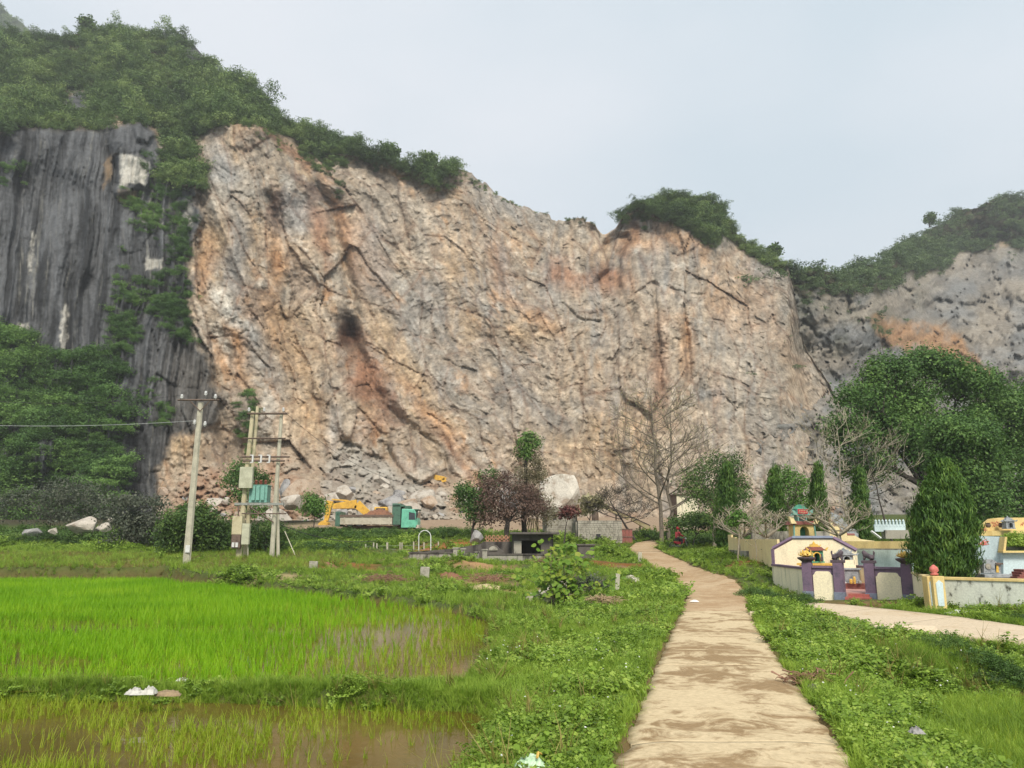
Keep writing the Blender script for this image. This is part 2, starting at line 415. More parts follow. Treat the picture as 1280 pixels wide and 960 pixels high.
    rel += (fl - .8) * 4.6 * mB + (ridge(fx / 4.6, y / 120, 59, 3) - .5) * 1.8 * mB + fbm(x / 7, y / 14, 54, 4, .6) * 0.9 * mB + fbm(x / 60, y / 80, 55, 2) * 6 * mB
    bpl, be, br = plates(wx / 26, wy / 60, 57, 1.0)
    rel += bpl * 1.6 * mB * ss(150, 230, x); rel -= np.exp(-be / .05) * 1.0 * mB * ss(120, 200, x)
    blk = ss(-6, 5, polydist(x, y, [(140, 176), (182, 180), (186, 236), (146, 240)]) + n_edge * 10); rel += 3.5 * blk
    nose = ss(-2, 2, polydist(x, y, [(141, 195), (148, 192), (148, 232), (141, 236)])); rel -= 3 * nose
    # wooded top
    rel += fbm(x / 55, y / 40, 60, 4) * 9.0 * mH
    outcrop = ss(-2, 5, polydist(x, y, [(72, 128), (95, 112), (116, 114), (118, 138), (90, 142)]) + n_edge * 5) + ss(-2, 5, polydist(x, y, [(165, 158), (176, 152), (194, 168), (186, 180), (170, 176)]) + n_edge * 4) + ss(-2, 5, polydist(x, y, [(225, 66), (245, 50), (262, 74), (240, 84)]) + n_edge * 6)
    rel += outcrop * 5.0 * (0.6 + 0.4 * ridge(x / 9, y / 18, 61, 2)); mH = mH * (1 - np.clip(outcrop, 0, 1))
    # rubble
    rb1, re1, rr1 = plates(x / 11, y / 8, 70, 1.3); rb2, re2, rr2 = plates(x / 5, y / 4, 71, 1.3)
    rel += rub * (rb1 * 1.3 + rb2 * .55 + fbm(x / 40, y / 25, 72, 4) * 2.5 - np.exp(-re1 / .08) * .6)
    # rocky crest on the right
    rel += mP * fbm(x / 16, y / 10, 80, 3) * 3.0
    fade = ss(0, .02, 1 - v)[None, :]
    rel *= 0.35 + 0.65 * fade
    rel = rel * 0.85
    X1, Y1, Z1 = at(PX, PY, D - rel)
    # ---- rock colours (where each kind of rock and stain is)
    def blob(cx, cy, rx, ry, a=0.0, n=.35, seed=90):
        ca, sa = math.cos(math.radians(a)), math.sin(math.radians(a))
        dx = (wx - cx); dy = (wy - cy)
        p = (dx * ca + dy * sa) / rx; qd = (-dx * sa + dy * ca) / ry
        return np.clip(1.35 - np.sqrt(p * p + qd * qd) * 1.0 + fbm(x / 22, y / 22, seed, 4, .6) * n * 2, 0, 1)
    C = np.empty(x.shape + (3,))
    t = np.clip(.5 + fbm(x / 70, y / 60, 100, 5, .6) * 1.1, 0, 1)[..., None]
    C[:] = GREY * t + PINK * (1 - t)
    def mixin(w, col):
        C[:] = C * (1 - w[..., None]) + np.asarray(col) * w[..., None]
    # general orange/tan mottling, stronger on the left spurs and along strata
    mot = np.clip(fbm(ua / 90, ub / 22, 101, 5, .6) * 2.4 - .10, 0, 1)
    mixin(mot * .65 * np.clip(spur * 1.2 + .55, 0, 1), TAN)
    mot2 = np.clip(fbm(ua / 45, ub / 18 + 9, 103, 5, .65) * 2.6 - .55, 0, 1)
    mixin(mot2 * .8 * np.clip(1.1 - ss(560, 700, x) * .4, 0, 1), ORNG)
    grs = np.clip(fbm(ua / 80 + 4, ub / 26, 104, 5, .6) * 2.6 - .2, 0, 1) * ss(440, 600, x)
    mixin(grs * .6, BGREY)
    mixin(np.clip(r2 * 3 - 2.0, 0, 1) * .35, PALE); mixin(np.clip(r3 * 4 - 3.1, 0, 1) * .4, WHITE * .8)
    mixin(np.clip(.45 - r1, 0, 1) * .7 * spur, RUST)
    for (cx, cy, rx, ry, a, col, k) in [
        (270, 300, 26, 60, 80, TAN, .7), (262, 330, 14, 34, 0, ORNG, .6), (345, 330, 12, 62, 4, ORNG, .75), (350, 262, 10, 26, 0, RUST, .8), (340, 400, 60, 20, 55, ORNG, .55),
        (300, 430, 14, 30, -20, ORNG, .9), (292, 460, 34, 12, 50, ORNG, .6), (370, 270, 26, 36, 30, BGREY * 1.25, .75), (300, 310, 16, 80, -3, BGREY * 1.1, .7), (318, 420, 18, 90, -22, BGREY * 1.2, .65),
        (286, 380, 12, 34, -20, WHITE, .7), (278, 425, 8, 34, -28, WHITE, .7), (330, 200, 18, 36, -20, GREY, .7), (300, 235, 30, 30, 0, GREY, .55), (268, 200, 22, 34, 0, BGREY * 1.2, .8),
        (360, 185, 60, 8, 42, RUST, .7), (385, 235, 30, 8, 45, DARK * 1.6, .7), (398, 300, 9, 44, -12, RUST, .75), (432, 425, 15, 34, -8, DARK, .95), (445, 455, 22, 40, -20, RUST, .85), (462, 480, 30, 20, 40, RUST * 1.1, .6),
        (430, 300, 9, 90, -18, RUST, .6), (455, 320, 22, 50, -20, ORNG, .6), (500, 440, 120, 17, 55, TAN * 1.15, .85), (545, 530, 90, 13, 52, ORNG * 1.05, .8), (575, 590, 50, 10, 45, PALE, .7), (560, 560, 60, 7, 50, RUST, .75),
        (520, 545, 36, 26, 20, PINK * .9, .7), (475, 520, 22, 30, 20, RUST * 1.15, .6), (420, 530, 9, 32, -5, BGREY * 1.5, .9), (455, 590, 46, 14, 30, BGREY * 1.5, .8), (500, 615, 40, 26, 0, WHITE * .78, .75), (560, 615, 26, 18, 0, ORNG, .6), (600, 610, 30, 20, 20, ORNG * .9, .6),
        (370, 420, 34, 60, -10, TAN, .6), (380, 520, 40, 50, 0, TAN, .7), (390, 590, 50, 26, 0, PINK * .85, .7), (230, 560, 26, 44, 0, TAN * 1.1, .9), (222, 590, 26, 20, 0, PALE, .5),
        (300, 520, 26, 46, -25, GREY * .8, .7), (270, 560, 30, 40, 0, PINK * .8, .5), (335, 520, 10, 44, 0, WHITE * .7, .6), (360, 560, 22, 40, 0, PALE, .5),
        (470, 250, 40, 30, 0, GREY, .6), (465, 330, 26, 60, 0, BGREY * 1.05, .6), (530, 300, 10, 70, 0, PALE, .55), (560, 330, 14, 40, 0, TAN, .6), (520, 400, 34, 60, 0, BGREY, .6), (600, 290, 40, 50, 30, PINK * .95, .6), (640, 250, 60, 26, 30, BGREY * 1.15, .6), (625, 330, 20, 30, 0, RUST * 1.3, .45),
        (700, 340, 26, 18, 20, RUST * 1.2, .75), (745, 320, 18, 22, 0, TAN, .5), (762, 345, 24, 22, 0, RUST * 1.1, .95), (785, 300, 12, 34, 0, RUST * .8, .7), (735, 345, 16, 10, 0, RUST, .6), (655, 420, 30, 24, 0, TAN * 1.15, .75), (670, 395, 40, 14, 35, ORNG, .6), (590, 410, 10, 24, 0, TAN, .5),
        (640, 470, 60, 40, 0, BGREY, .45), (720, 470, 80, 40, 20, PINK, .5), (790, 400, 60, 50, 0, PINK, .5), (820, 470, 12, 70, 0, RUST, .6), (855, 430, 11, 50, 0, ORNG, .75), (805, 300, 44, 16, 0, ORNG, .5), (835, 290, 26, 12, 20, ORNG, .6), (880, 300, 12, 20, 0, ORNG, .55), (900, 380, 14, 40, -15, ORNG * .9, .5),
        (920, 470, 60, 70, 0, GREY * 1.05, .6), (940, 370, 24, 60, -8, ORNG * .85, .5), (985, 440, 12, 70, -25, ORNG * .8, .6), (1010, 510, 12, 60, -25, TAN, .7), (960, 330, 26, 26, 0, BGREY * .9, .8), (890, 560, 60, 40, 0, PINK * .9, .5), (740, 560, 90, 40, 0, TAN * .95, .6), (680, 520, 50, 12, 30, BGREY * .85, .6), (640, 545, 40, 30, 0, PINK, .6), (760, 610, 120, 26, 0, PINK * .85, .6), (900, 500, 10, 30, 0, RUST, .4), (880, 490, 20, 14, 0, BGREY * .9, .8)]:
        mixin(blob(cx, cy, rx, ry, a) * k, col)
    streak = (fbm(ub / 3.6, ua / 26, 150, 4, .65) * .55 + fbm(wx / 16, wy / 13, 152, 5, .7) * .75)[..., None]
    C *= np.clip(1 + streak * .6, .55, 1.5)
    vst = np.clip(fbm(wx / 9, y / 70, 151, 4, .6) * 2.2 - .35, 0, 1) * ss(430, 560, x)
    mixin(vst * .45, BGREY * 1.15)
    rt_ = ss(900, 1010, x + n_edge * 60 - (y - 400) * .25)
    mixin(rt_ * .6, GREY * .95)
    # rust along deep cracks (iron in the joints)
    mixin(np.clip(np.exp(-e1 / .05) * .7 + np.exp(-e0 / .015) * .8, 0, 1) * .6, RUST * .75)
    fc = (1 + fbm(x / 6, y / 6, 110, 5, .8) * .75)[..., None]
    C *= np.clip(fc, .5, 1.55)
    # rubble colours
    rc = np.where((rr1 > .55)[..., None], PALE * 1.05, np.where((rr1 > .3)[..., None], PINK, RUST * 1.25))
    rc = rc * (0.8 + .4 * rr2[..., None])
    soilc = np.clip(fbm(x / 50, y / 30, 112, 4) * 3 + .2, 0, 1)[..., None]
    rc = rc * .45 + PINK * .5 + 0.0
    rc = rc * (1 - soilc * .55) + (RUST * 1.5) * soilc * .55
    wch = chute[..., None]; rc = rc * (1 - wch * .7) + (WHITE * .58 * (0.7 + .5 * rr1[..., None])) * wch * .7
    C[:] = C * (1 - rub[..., None] * .85) + rc * rub[..., None] * .85
    # black limestone with pale runs
    tb = np.clip(.5 + fbm(fx / 7, y / 70, 120, 5, .65) * 1.7, 0, 1)[..., None]
    CB = BLACK * .6 * (1 - tb) + BLACK * 2.1 * tb
    pale_run = np.clip(fbm(fx / 4.2, y / 90, 121, 5, .65) * 3.2 - 1.1, 0, 1)[..., None]
    CB = CB * (1 - pale_run * .6) + np.array([.26, .25, .21]) * pale_run * .6
    lower = (ss(170, 250, x) * ss(380, 480, y))[..., None]
    CB = CB * (1 - lower * .6) + np.array([.15, .135, .115]) * (0.7 + .6 * tb) * lower * .6
    C[:] = C * (1 - mB[..., None]) + CB * mB[..., None]
    for poly, col, k in [([(150, 192), (170, 195), (184, 206), (180, 232), (164, 228), (150, 234)], WHITE * .8, .95), ([(134, 200), (141, 194), (139, 222), (128, 234)], TAN * .7, .7), ([(178, 320), (204, 322), (206, 336), (180, 338)], WHITE * .7, .8),
                         ([(178, 262), (202, 262), (200, 280), (182, 276)], WHITE * .75, .7), ([(150, 240), (172, 238), (170, 250), (150, 252)], TAN, .7), ([(22, 402), (36, 402), (34, 412), (22, 412)], WHITE * .7, .9), ([(76, 410), (80, 380), (84, 380), (80, 452), (72, 452)], WHITE * .7, .9), ([(40, 290), (44, 290), (40, 340), (36, 340)], WHITE * .6, .8),
                         ([(222, 265), (236, 250), (240, 280), (225, 295)], WHITE * .5, .7)]:
        mixin(ss(-2.5, 2, polydist(x, y, poly) + n_edge * 7 + fbm(x / 5, y / 5, 140, 3) * 4) * k, col)
    blkedge = blk * (1 - ss(-2.5, 2, polydist(x, y, [(149, 192), (172, 196), (184, 205), (182, 232), (150, 232)])))
    mixin(blkedge * .7, BLACK * 1.6)
    vegsoil = np.clip(mH + mP, 0, 1)
    C[:] = C * (1 - vegsoil[..., None]) + (SOIL * (1 + .5 * n_edge[..., None])) * vegsoil[..., None]
    mixin(np.clip(outcrop, 0, 1), BLACK * 1.7)
    C = C * np.where(mB + mH + mP > .5, .90, .85)[..., None]
    C = np.clip(C, 0.01, .8)
    # back side: rows going away behind the rim
    k = np.arange(1, NB + 1)
    yb = Y1[:, -1:] + (k[None, :] ** 1.6) * 2.2; zb = Z1[:, -1:] + np.sin(k[None, :] * .5) * .8 - (k[None, :] ** 1.8) * .75 + fbm(PX[:, -1:] / 30 + 0 * k, k[None, :] / 3.0 + 0 * PX[:, -1:], 88) * 2
    xb = X1[:, -1:] + 0 * k[None, :]
    X1 = np.hstack([X1, xb]); Y1 = np.hstack([Y1, yb]); Z1 = np.hstack([Z1, zb])
    Cb = np.repeat(C[:, -1:, :], NB, 1); C = np.concatenate([C, Cb], 1)
    nc, nr = X1.shape
    idx = np.arange(nc * nr).reshape(nc, nr)
    q = np.stack([idx[:-1, :-1], idx[1:, :-1], idx[1:, 1:], idx[:-1, 1:]], -1).reshape(-1, 4)
    V = np.stack([X1, Y1, Z1], -1).reshape(-1, 3)
    me = np_mesh('quarried_mountain', V, q, M['rock'], {'col': C.reshape(-1, 3)})
    link('mountain', me, kind='structure', label='quarried limestone mountain with orange cut face and dark fluted cliff on its west flank')
    # vegetation masks, kept for scattering
    g = {'x': PX, 'y': PY, 'X': X1[:, :NV], 'Y': Y1[:, :NV], 'Z': Z1[:, :NV], 'hill': mH, 'peak': mP, 'n': n_edge, 'v': np.repeat(v[None], nc, 0)}
    return g

def build_far_ridge():
    cols = np.arange(925, 1560, 2.2); NV = 170
    top = np.interp(cols, [900, 985, 1060, 1110, 1130, 1180, 1230, 1255, 1290, 1400, 1560], [352, 336, 340, 322, 306, 276, 254, 244, 250, 232, 330])
    top = top + fbm(cols / 20, cols * 0, 203, 4) * 6
    v = np.linspace(0, 1, NV); PX = np.repeat(cols[:, None], NV, 1); PY = 690 + (top[:, None] - 690) * v[None]
    x, y = PX, PY
    D = np.interp(PY.ravel(), [300, 360, 480, 690], [318, 282, 246, 170]).reshape(PX.shape) + (x - 1100) * -0.04
    Dm = depth_tab(np.clip(PX, 0, 1075).ravel(), np.clip(PY, 330, 690).ravel()).reshape(PX.shape) + 3
    kx = ss(1000, 1260, PX - (PY - 400) * .25); D = Dm * (1 - kx) + D * kx
    n = fbm(x / 25, y / 25, 210, 5, .6)
    wx = x + n * 10; wy = y + fbm(x / 25, y / 25, 211, 4) * 10
    a, ea, ra = plates(wx / 30, wy / 24, 212, 1.2); b, eb, rb = plates(wx / 11, wy / 8, 213, 1.2); c, ec, rc = plates(wx / 5, wy / 4, 214, 1.1)
    rel = a * 2.2 + b * 1.15 + c * .75 + fbm(x / 90, y / 90, 215, 3) * 12 * ss(985, 1080, x) - np.exp(-eb / .07) * .3 - np.exp(-ea / .04) * 1.2
    X, Y, Z = at(PX, PY, D - rel)
    t = np.clip(.5 + fbm(x / 40, y / 30, 216, 5, .6) * 1.4, 0, 1)[..., None]
    C = BGREY * .95 * t + GREY * .92 * (1 - t)
    C = C * .80 * (0.75 + .5 * rb[..., None])
    org = ss(-6, 6, polydist(x, y, [(1095, 395), (1130, 410), (1180, 405), (1205, 430), (1240, 470), (1190, 470), (1150, 440), (1110, 430)]) + n * 22)[..., None]
    C = C * (1 - org * .85) + ORNG * .75 * org * .85
    o2 = ss(-3, 3, polydist(x, y, [(1240, 296), (1262, 292), (1275, 304), (1250, 312)]) + n * 8)[..., None]
    C = C * (1 - o2 * .7) + TAN * o2 * .7
    dk = ss(-8, 12, polydist(x, y, [(960, 380), (1000, 370), (1070, 420), (1060, 480), (1000, 440)]) + n * 25)[..., None]
    C = C * (1 - dk * .18)
    vg = ss(-5, 5, (top[:, None] + np.interp(cols, [985, 1040, 1110, 1180, 1260, 1400], [26, 30, 44, 60, 62, 90])[:, None] - y) + n * 18)
    scrub = np.clip(ss(0, 60, top[:, None] + 110 - y) * .6 + n * 1.3 - .25, 0, 1)[..., None]
    C = C * (1 - scrub * .55) + np.array([.085, .09, .05]) * scrub * .55
    C = C * (1 - vg[..., None]) + SOIL * vg[..., None]
    NB = 10; k = np.arange(1, NB + 1)
    X = np.hstack([X, X[:, -1:] + 0 * k]); Y = np.hstack([Y, Y[:, -1:] + k ** 1.6 * 3.0]); Z = np.hstack([Z, Z[:, -1:] - k ** 1.7 * 1.0])
    C = np.concatenate([C, np.repeat(C[:, -1:], NB, 1)], 1)
    nc, nr = X.shape; idx = np.arange(nc * nr).reshape(nc, nr)
    q = np.stack([idx[:-1, :-1], idx[1:, :-1], idx[1:, 1:], idx[:-1, 1:]], -1).reshape(-1, 4)
    me = np_mesh('scree_ridge', np.stack([X, Y, Z], -1).reshape(-1, 3), q, M['rock_far'], {'col': np.clip(C, .01, .8).reshape(-1, 3)})
    link('hills', me, kind='structure', label='grey scree slope of the farther ridge with an orange landslip scar')
    return {'x': PX, 'y': PY, 'X': X[:, :NV], 'Y': Y[:, :NV], 'Z': Z[:, :NV], 'veg': vg, 'scrub': scrub[..., 0], 'n': n}

def build_distant_hill():
    cols = np.linspace(-420, 150, 90); NV = 40
    top = np.interp(cols, [-420, -200, -80, 0, 25, 60, 150], [80, 20, -10, 8, 26, 60, 130]) + fbm(cols / 18, cols * 0, 303, 4) * 4
    v = np.linspace(0, 1, NV); PX = np.repeat(cols[:, None], NV, 1); PY = 300 + (top[:, None] - 300) * v[None]
    D = 520 + (300 - PY) * .35 + fbm(PX / 40, PY / 40, 304, 4) * 22
    X, Y, Z = at(PX, PY, D)
    NB = 6; k = np.arange(1, NB + 1)
    X = np.hstack([X, X[:, -1:] + 0 * k]); Y = np.hstack([Y, Y[:, -1:] + k * 14.0]); Z = np.hstack([Z, Z[:, -1:] - k ** 1.6 * 3])
    nc, nr = X.shape; idx = np.arange(nc * nr).reshape(nc, nr)
    q = np.stack([idx[:-1, :-1], idx[1:, :-1], idx[1:, 1:], idx[:-1, 1:]], -1).reshape(-1, 4)
    cc = np.repeat([[.05, .07, .03]], nc * nr, 0)
    me = np_mesh('distant_hill', np.stack([X, Y, Z], -1).reshape(-1, 3), q, M['rock_far'], {'col': cc})
    link('hills', me, kind='structure', label='distant wooded hill fading behind the mountain')
    return {'x': PX, 'y': PY, 'X': X[:, :NV], 'Y': Y[:, :NV], 'Z': Z[:, :NV]}

# ---------------------------------------------------------------- ground
up_poly = [onz(px, py, -.25)[:2] for px, py in [(-60, 727), (200, 727), (300, 736), (450, 749), (560, 762), (612, 776), (612, 800), (600, 832), (580, 853), (300, 855), (0, 855), (-60, 855)]]
up_poly = [(-45.0, up_poly[0][1] - .5)] + up_poly + [(-45.0, up_poly[-1][1])]
lo_poly = [onz(px, py, -.38)[:2] for px, py in [(0, 874), (300, 878), (600, 889), (628, 899), (590, 975), (520, 1060)]]
lo_poly = [(-30.0, lo_poly[0][1] - .2)] + lo_poly + [(-1.2, 1.0), (-30.0, 1.0)]
rt_poly = [onz(px, py, -.40)[:2] for px, py in [(1290, 862), (1160, 872), (1165, 905), (1230, 960), (1300, 1040)]]
rt_poly = [(12.0, rt_poly[0][1] + .4)] + rt_poly + [(6.0, 2.0), (14.0, 2.0)]
path_c = [(1.6, -6.0, 2.1), (1.70, 2.0, 2.1)]
for l, r, py in [(770, 1066, 960), (786, 1042, 920), (800, 1013, 880), (816, 987, 840), (831, 961, 805), (846, 941, 775), (852, 937, 765)]:
    a = onz(l, py, 0); b = onz(r, py, 0); path_c.append(((a[0] + b[0]) / 2, a[1], b[0] - a[0]))
def zbase(x, y):
    z = np.interp(y, [-50, 24, 30, 36, 45, 55, 64, 72, 80, 100, 140, 200, 600], [0, 0, .05, .18, .55, 1.0, 1.45, 2.35, 3.2, 4.4, 6.5, 8, 10])
    z = z + ss(7.5, 10.5, x - (y - 30) * .12) * ss(30.5, 37, y) * (1 - ss(46, 60, y)) * .75
    return z
def atdepth(px, py, y0=20, y1=90):
    """ground hit of the ray through a photo pixel"""
    ys = np.linspace(y0, y1, 1400); X, Y, Z = at(px, py, ys); g = zbase(X, ys)
    i = int(np.argmax(Z <= g)) if np.any(Z <= g) else -1
    return float(X[i]), float(ys[i]), float(g[i])
for l, r, py in [(857, 935, 752), (855, 935, 740), (846, 927, 730), (833, 906, 720), (815, 872, 708), (801, 848, 698), (790, 828, 690), (785, 818, 685)]:
    a = atdepth(l, py); b = atdepth(r, py); path_c.append(((a[0] + b[0]) / 2, (a[1] + b[1]) / 2, min(2.4, b[0] - a[0])))
path_c.append((path_c[-1][0] + 1.2, path_c[-1][1] + 4, 2.0)); path_c.append((path_c[-1][0] + 3.5, path_c[-1][1] + 4.5, 2.0))
PCY = np.array([p[1] for p in path_c]); PCX = np.array([p[0] for p in path_c]); PCW = np.array([p[2] for p in path_c])
road_edge = [onz(px, py, 0)[:2] for px, py in [(1004, 758), (1060, 776), (1130, 789), (1200, 796), (1290, 808)]]
road_back = [onz(px, py, 0)[:2] for px, py in [(1290, 785), (1200, 772), (1120, 763), (1060, 757), (1012, 754)]]
ra, rb = road_edge[-1], road_back[0]
road_edge.append((ra[0] + 5.0, ra[1] - 3.2)); road_back.insert(0, (rb[0] + 5.0, rb[1] - 3.2))
road_poly = road_edge + road_back
def ground_z(x, y, fine=True):
    z = zbase(x, y)
    dpath = np.abs(x - np.interp(y, PCY, PCX)) - np.interp(y, PCY, PCW) / 2
    away = ss(.3, 3.0, dpath)
    dl = np.clip(ss(-1, -3, x - np.interp(y, PCY, PCX)) * (1 - ss(24, 46, y)), 0, 1)
    z = z - .12 * dl
    d1 = polydist(x, y, up_poly); d2 = polydist(x, y, lo_poly); d3 = polydist(x, y, rt_poly)
    w = fbm(x * .9, y * .9, 400, 4) * .25
    z = z * 1.0
    z = z + (-.36 - z) * ss(-.28, .15, d1 + w * .5) ; z = z + (-.50 - z) * ss(-.25, .15, d2 + w * .5); z = z + (-.52 - z) * ss(-1.6, .3, d3 + w)
    near = np.exp(-np.minimum(np.abs(d1), 99) / .5)
    z = z - .10 * np.exp(-((y - 12.8) / .9) ** 2) * ss(.2, -1.2, x)
    z = z + fbm(x * .35, y * .35, 401, 4) * .16 * away * (1 - ss(0, .4, np.maximum(np.maximum(d1, d2), d3)))
    # hummocks of the old graveyard between paddies and quarry
    hum = ss(36, 44, y) * (1 - ss(66, 74, y)) * ss(-14, -8, x) * away * (x < np.interp(y, PCY, PCX))
    hum = hum * (1 - .92 * ss(-1.6, .2, polydist(x, y, [(-8, 46.5), (3.5, 46.5), (3.5, 55.5), (-8, 55.5)])))
    z = z + hum * (fbm(x * .28, y * .28, 402, 3) * .5 + .06)
    # ditch between verge and side road
    dr = polydist(x, y, road_poly)
    z = z - .30 * np.exp(-((dr + 1.0) / .5) ** 2) * (y < 24) * (x > 8.0) * ss(.8, 2.0, dpath)
    z = z - .035 * ss(-.35, -.05, dr) * 2.6
    z = z - .05 * ss(.1, -.05, dpath) * (y < 75)
    return z
def build_ground():
    ys = np.concatenate([np.linspace(-60, 2, 18, endpoint=False), np.geomspace(2, 90, 430, endpoint=False), np.geomspace(90, 1000, 60)])
    u = np.linspace(-1, 1, 520); u = np.sign(u) * (np.abs(u) ** 1.9)
    X = (u[:, None] * (26 + np.clip(ys, 4, 900)[None] * 1.25)) + 1.2; Y = np.repeat(ys[None], len(u), 0)
    Z = ground_z(X, Y)
    x, y = X, Y
    n = fbm(x * .5, y * .5, 410, 5, .6); n2 = fbm(x * 2, y * 2, 411, 4, .6)
    G1 = np.array([.050, .085, .018]); G2 = np.array([.085, .10, .03]); BR = np.array([.12, .075, .035]); RD = np.array([.26, .10, .035])
    t = np.clip(.5 + n, 0, 1)[..., None]; C = G1 * t + G2 * (1 - t)
    def mixin(w, c): C[:] = C * (1 - w[..., None]) + np.asarray(c) * w[..., None]
    mixin(np.clip(n2 * 2 - .5, 0, 1) * .7, BR)
    # muddy paddy floor
    wet = np.clip(ss(-.2, 0.1, polydist(x, y, up_poly)) + ss(-.2, 0.1, polydist(x, y, lo_poly)) + ss(-.6, 0, polydist(x, y, rt_poly)), 0, 1)
    mixin(wet, [.10, .065, .025])
    # dry stubble field on the left
    dry = ss(0, 1.5, polydist(x, y, [(-60, 44), (-16, 44), (-13.5, 47), (-15, 50), (-24, 57), (-60, 58)]) + n)
    mixin(dry * np.clip(.75 + n2, 0, 1), [.17, .145, .045]); mixin(dry * np.clip(n * 2, 0, .6), [.10, .13, .03])
    # path shoulders: bare earth
    dpath = np.abs(x - np.interp(y, PCY, PCX)) - np.interp(y, PCY, PCW) / 2
    mixin(np.clip(1 - (dpath + n2 * .12) / .22, 0, 1) * .8 * (y < 75), [.17, .11, .05])
    for (px, py, rx, ry, c) in [(410, 708, 3.0, 1.6, RD), (775, 707, 1.9, 1.6, RD * .8), (600, 708, 2.2, 1.2, [.33, .2, .1]), (560, 716, 1.5, .8, RD * .7), (955, 702, 1.6, 1.2, RD * .8), (560, 686, 3.5, 3.0, RD * 1.1), (610, 728, 1.6, 1.0, [.33, .22, .11]), (660, 735, 1.4, .8, [.3, .2, .1]), (1110, 757, 2.4, .5, BR * 1.4), (1000, 752, 1.2, .5, BR * 1.5), (870, 678, 2.5, 3.0, [.20, .16, .08]), (520, 700, 2.5, 1.5, [.2, .12, .07]), (350, 720, 1.5, 1.0, [.3, .24, .12])]:
        gx, gy, _ = atdepth(px, py)
        d = np.sqrt(((x - gx) / rx) ** 2 + ((y - gy) / (ry * 1.6)) ** 2) + n * .6
        mixin(np.clip(1.5 - d * 1.2, 0, 1), c)
    # quarry yard: pale crushed stone
    yard = ss(72, 78, y) * ss(-30, -20, x) * (1 - ss(26, 34, x))
    mixin(yard, [.30, .22, .15])
    mixin(ss(84, 92, y) * (1 - ss(-26, -20, x)) , SOIL)
    nx, ny = X.shape; idx = np.arange(nx * ny).reshape(nx, ny)
    q = np.stack([idx[:-1, :-1], idx[1:, :-1], idx[1:, 1:], idx[:-1, 1:]], -1).reshape(-1, 4)
    me = np_mesh('ground', np.stack([X, Y, Z], -1).reshape(-1, 3), q, M['ground'], {'col': np.clip(C, .01, .8).reshape(-1, 3)}, smooth=True)
    link('ground', me, kind='structure', label='grassy valley floor with earth patches')
def build_water():
    for nm, poly, z, lab in [('water', up_poly, -.285, 'muddy water of the larger rice paddy'), ('water', lo_poly, -.40, 'muddy water of the nearest rice paddy'), ('water', rt_poly, -.47, 'shallow water of the small paddy beyond the right verge')]:
        P = np.array(poly); c = P.mean(0); P2 = c + (P - c) * (1 + .5 / np.maximum(np.linalg.norm(P - c, axis=1), 1))[:, None]
        b = MB(); b.add([(p[0], p[1], z) for p in P2], [tuple(range(len(P2)))]); o = b.build(nm, M['water'], kind='structure', label=lab)
        if o.data.polygons[0].normal.z < 0: o.data.flip_normals()
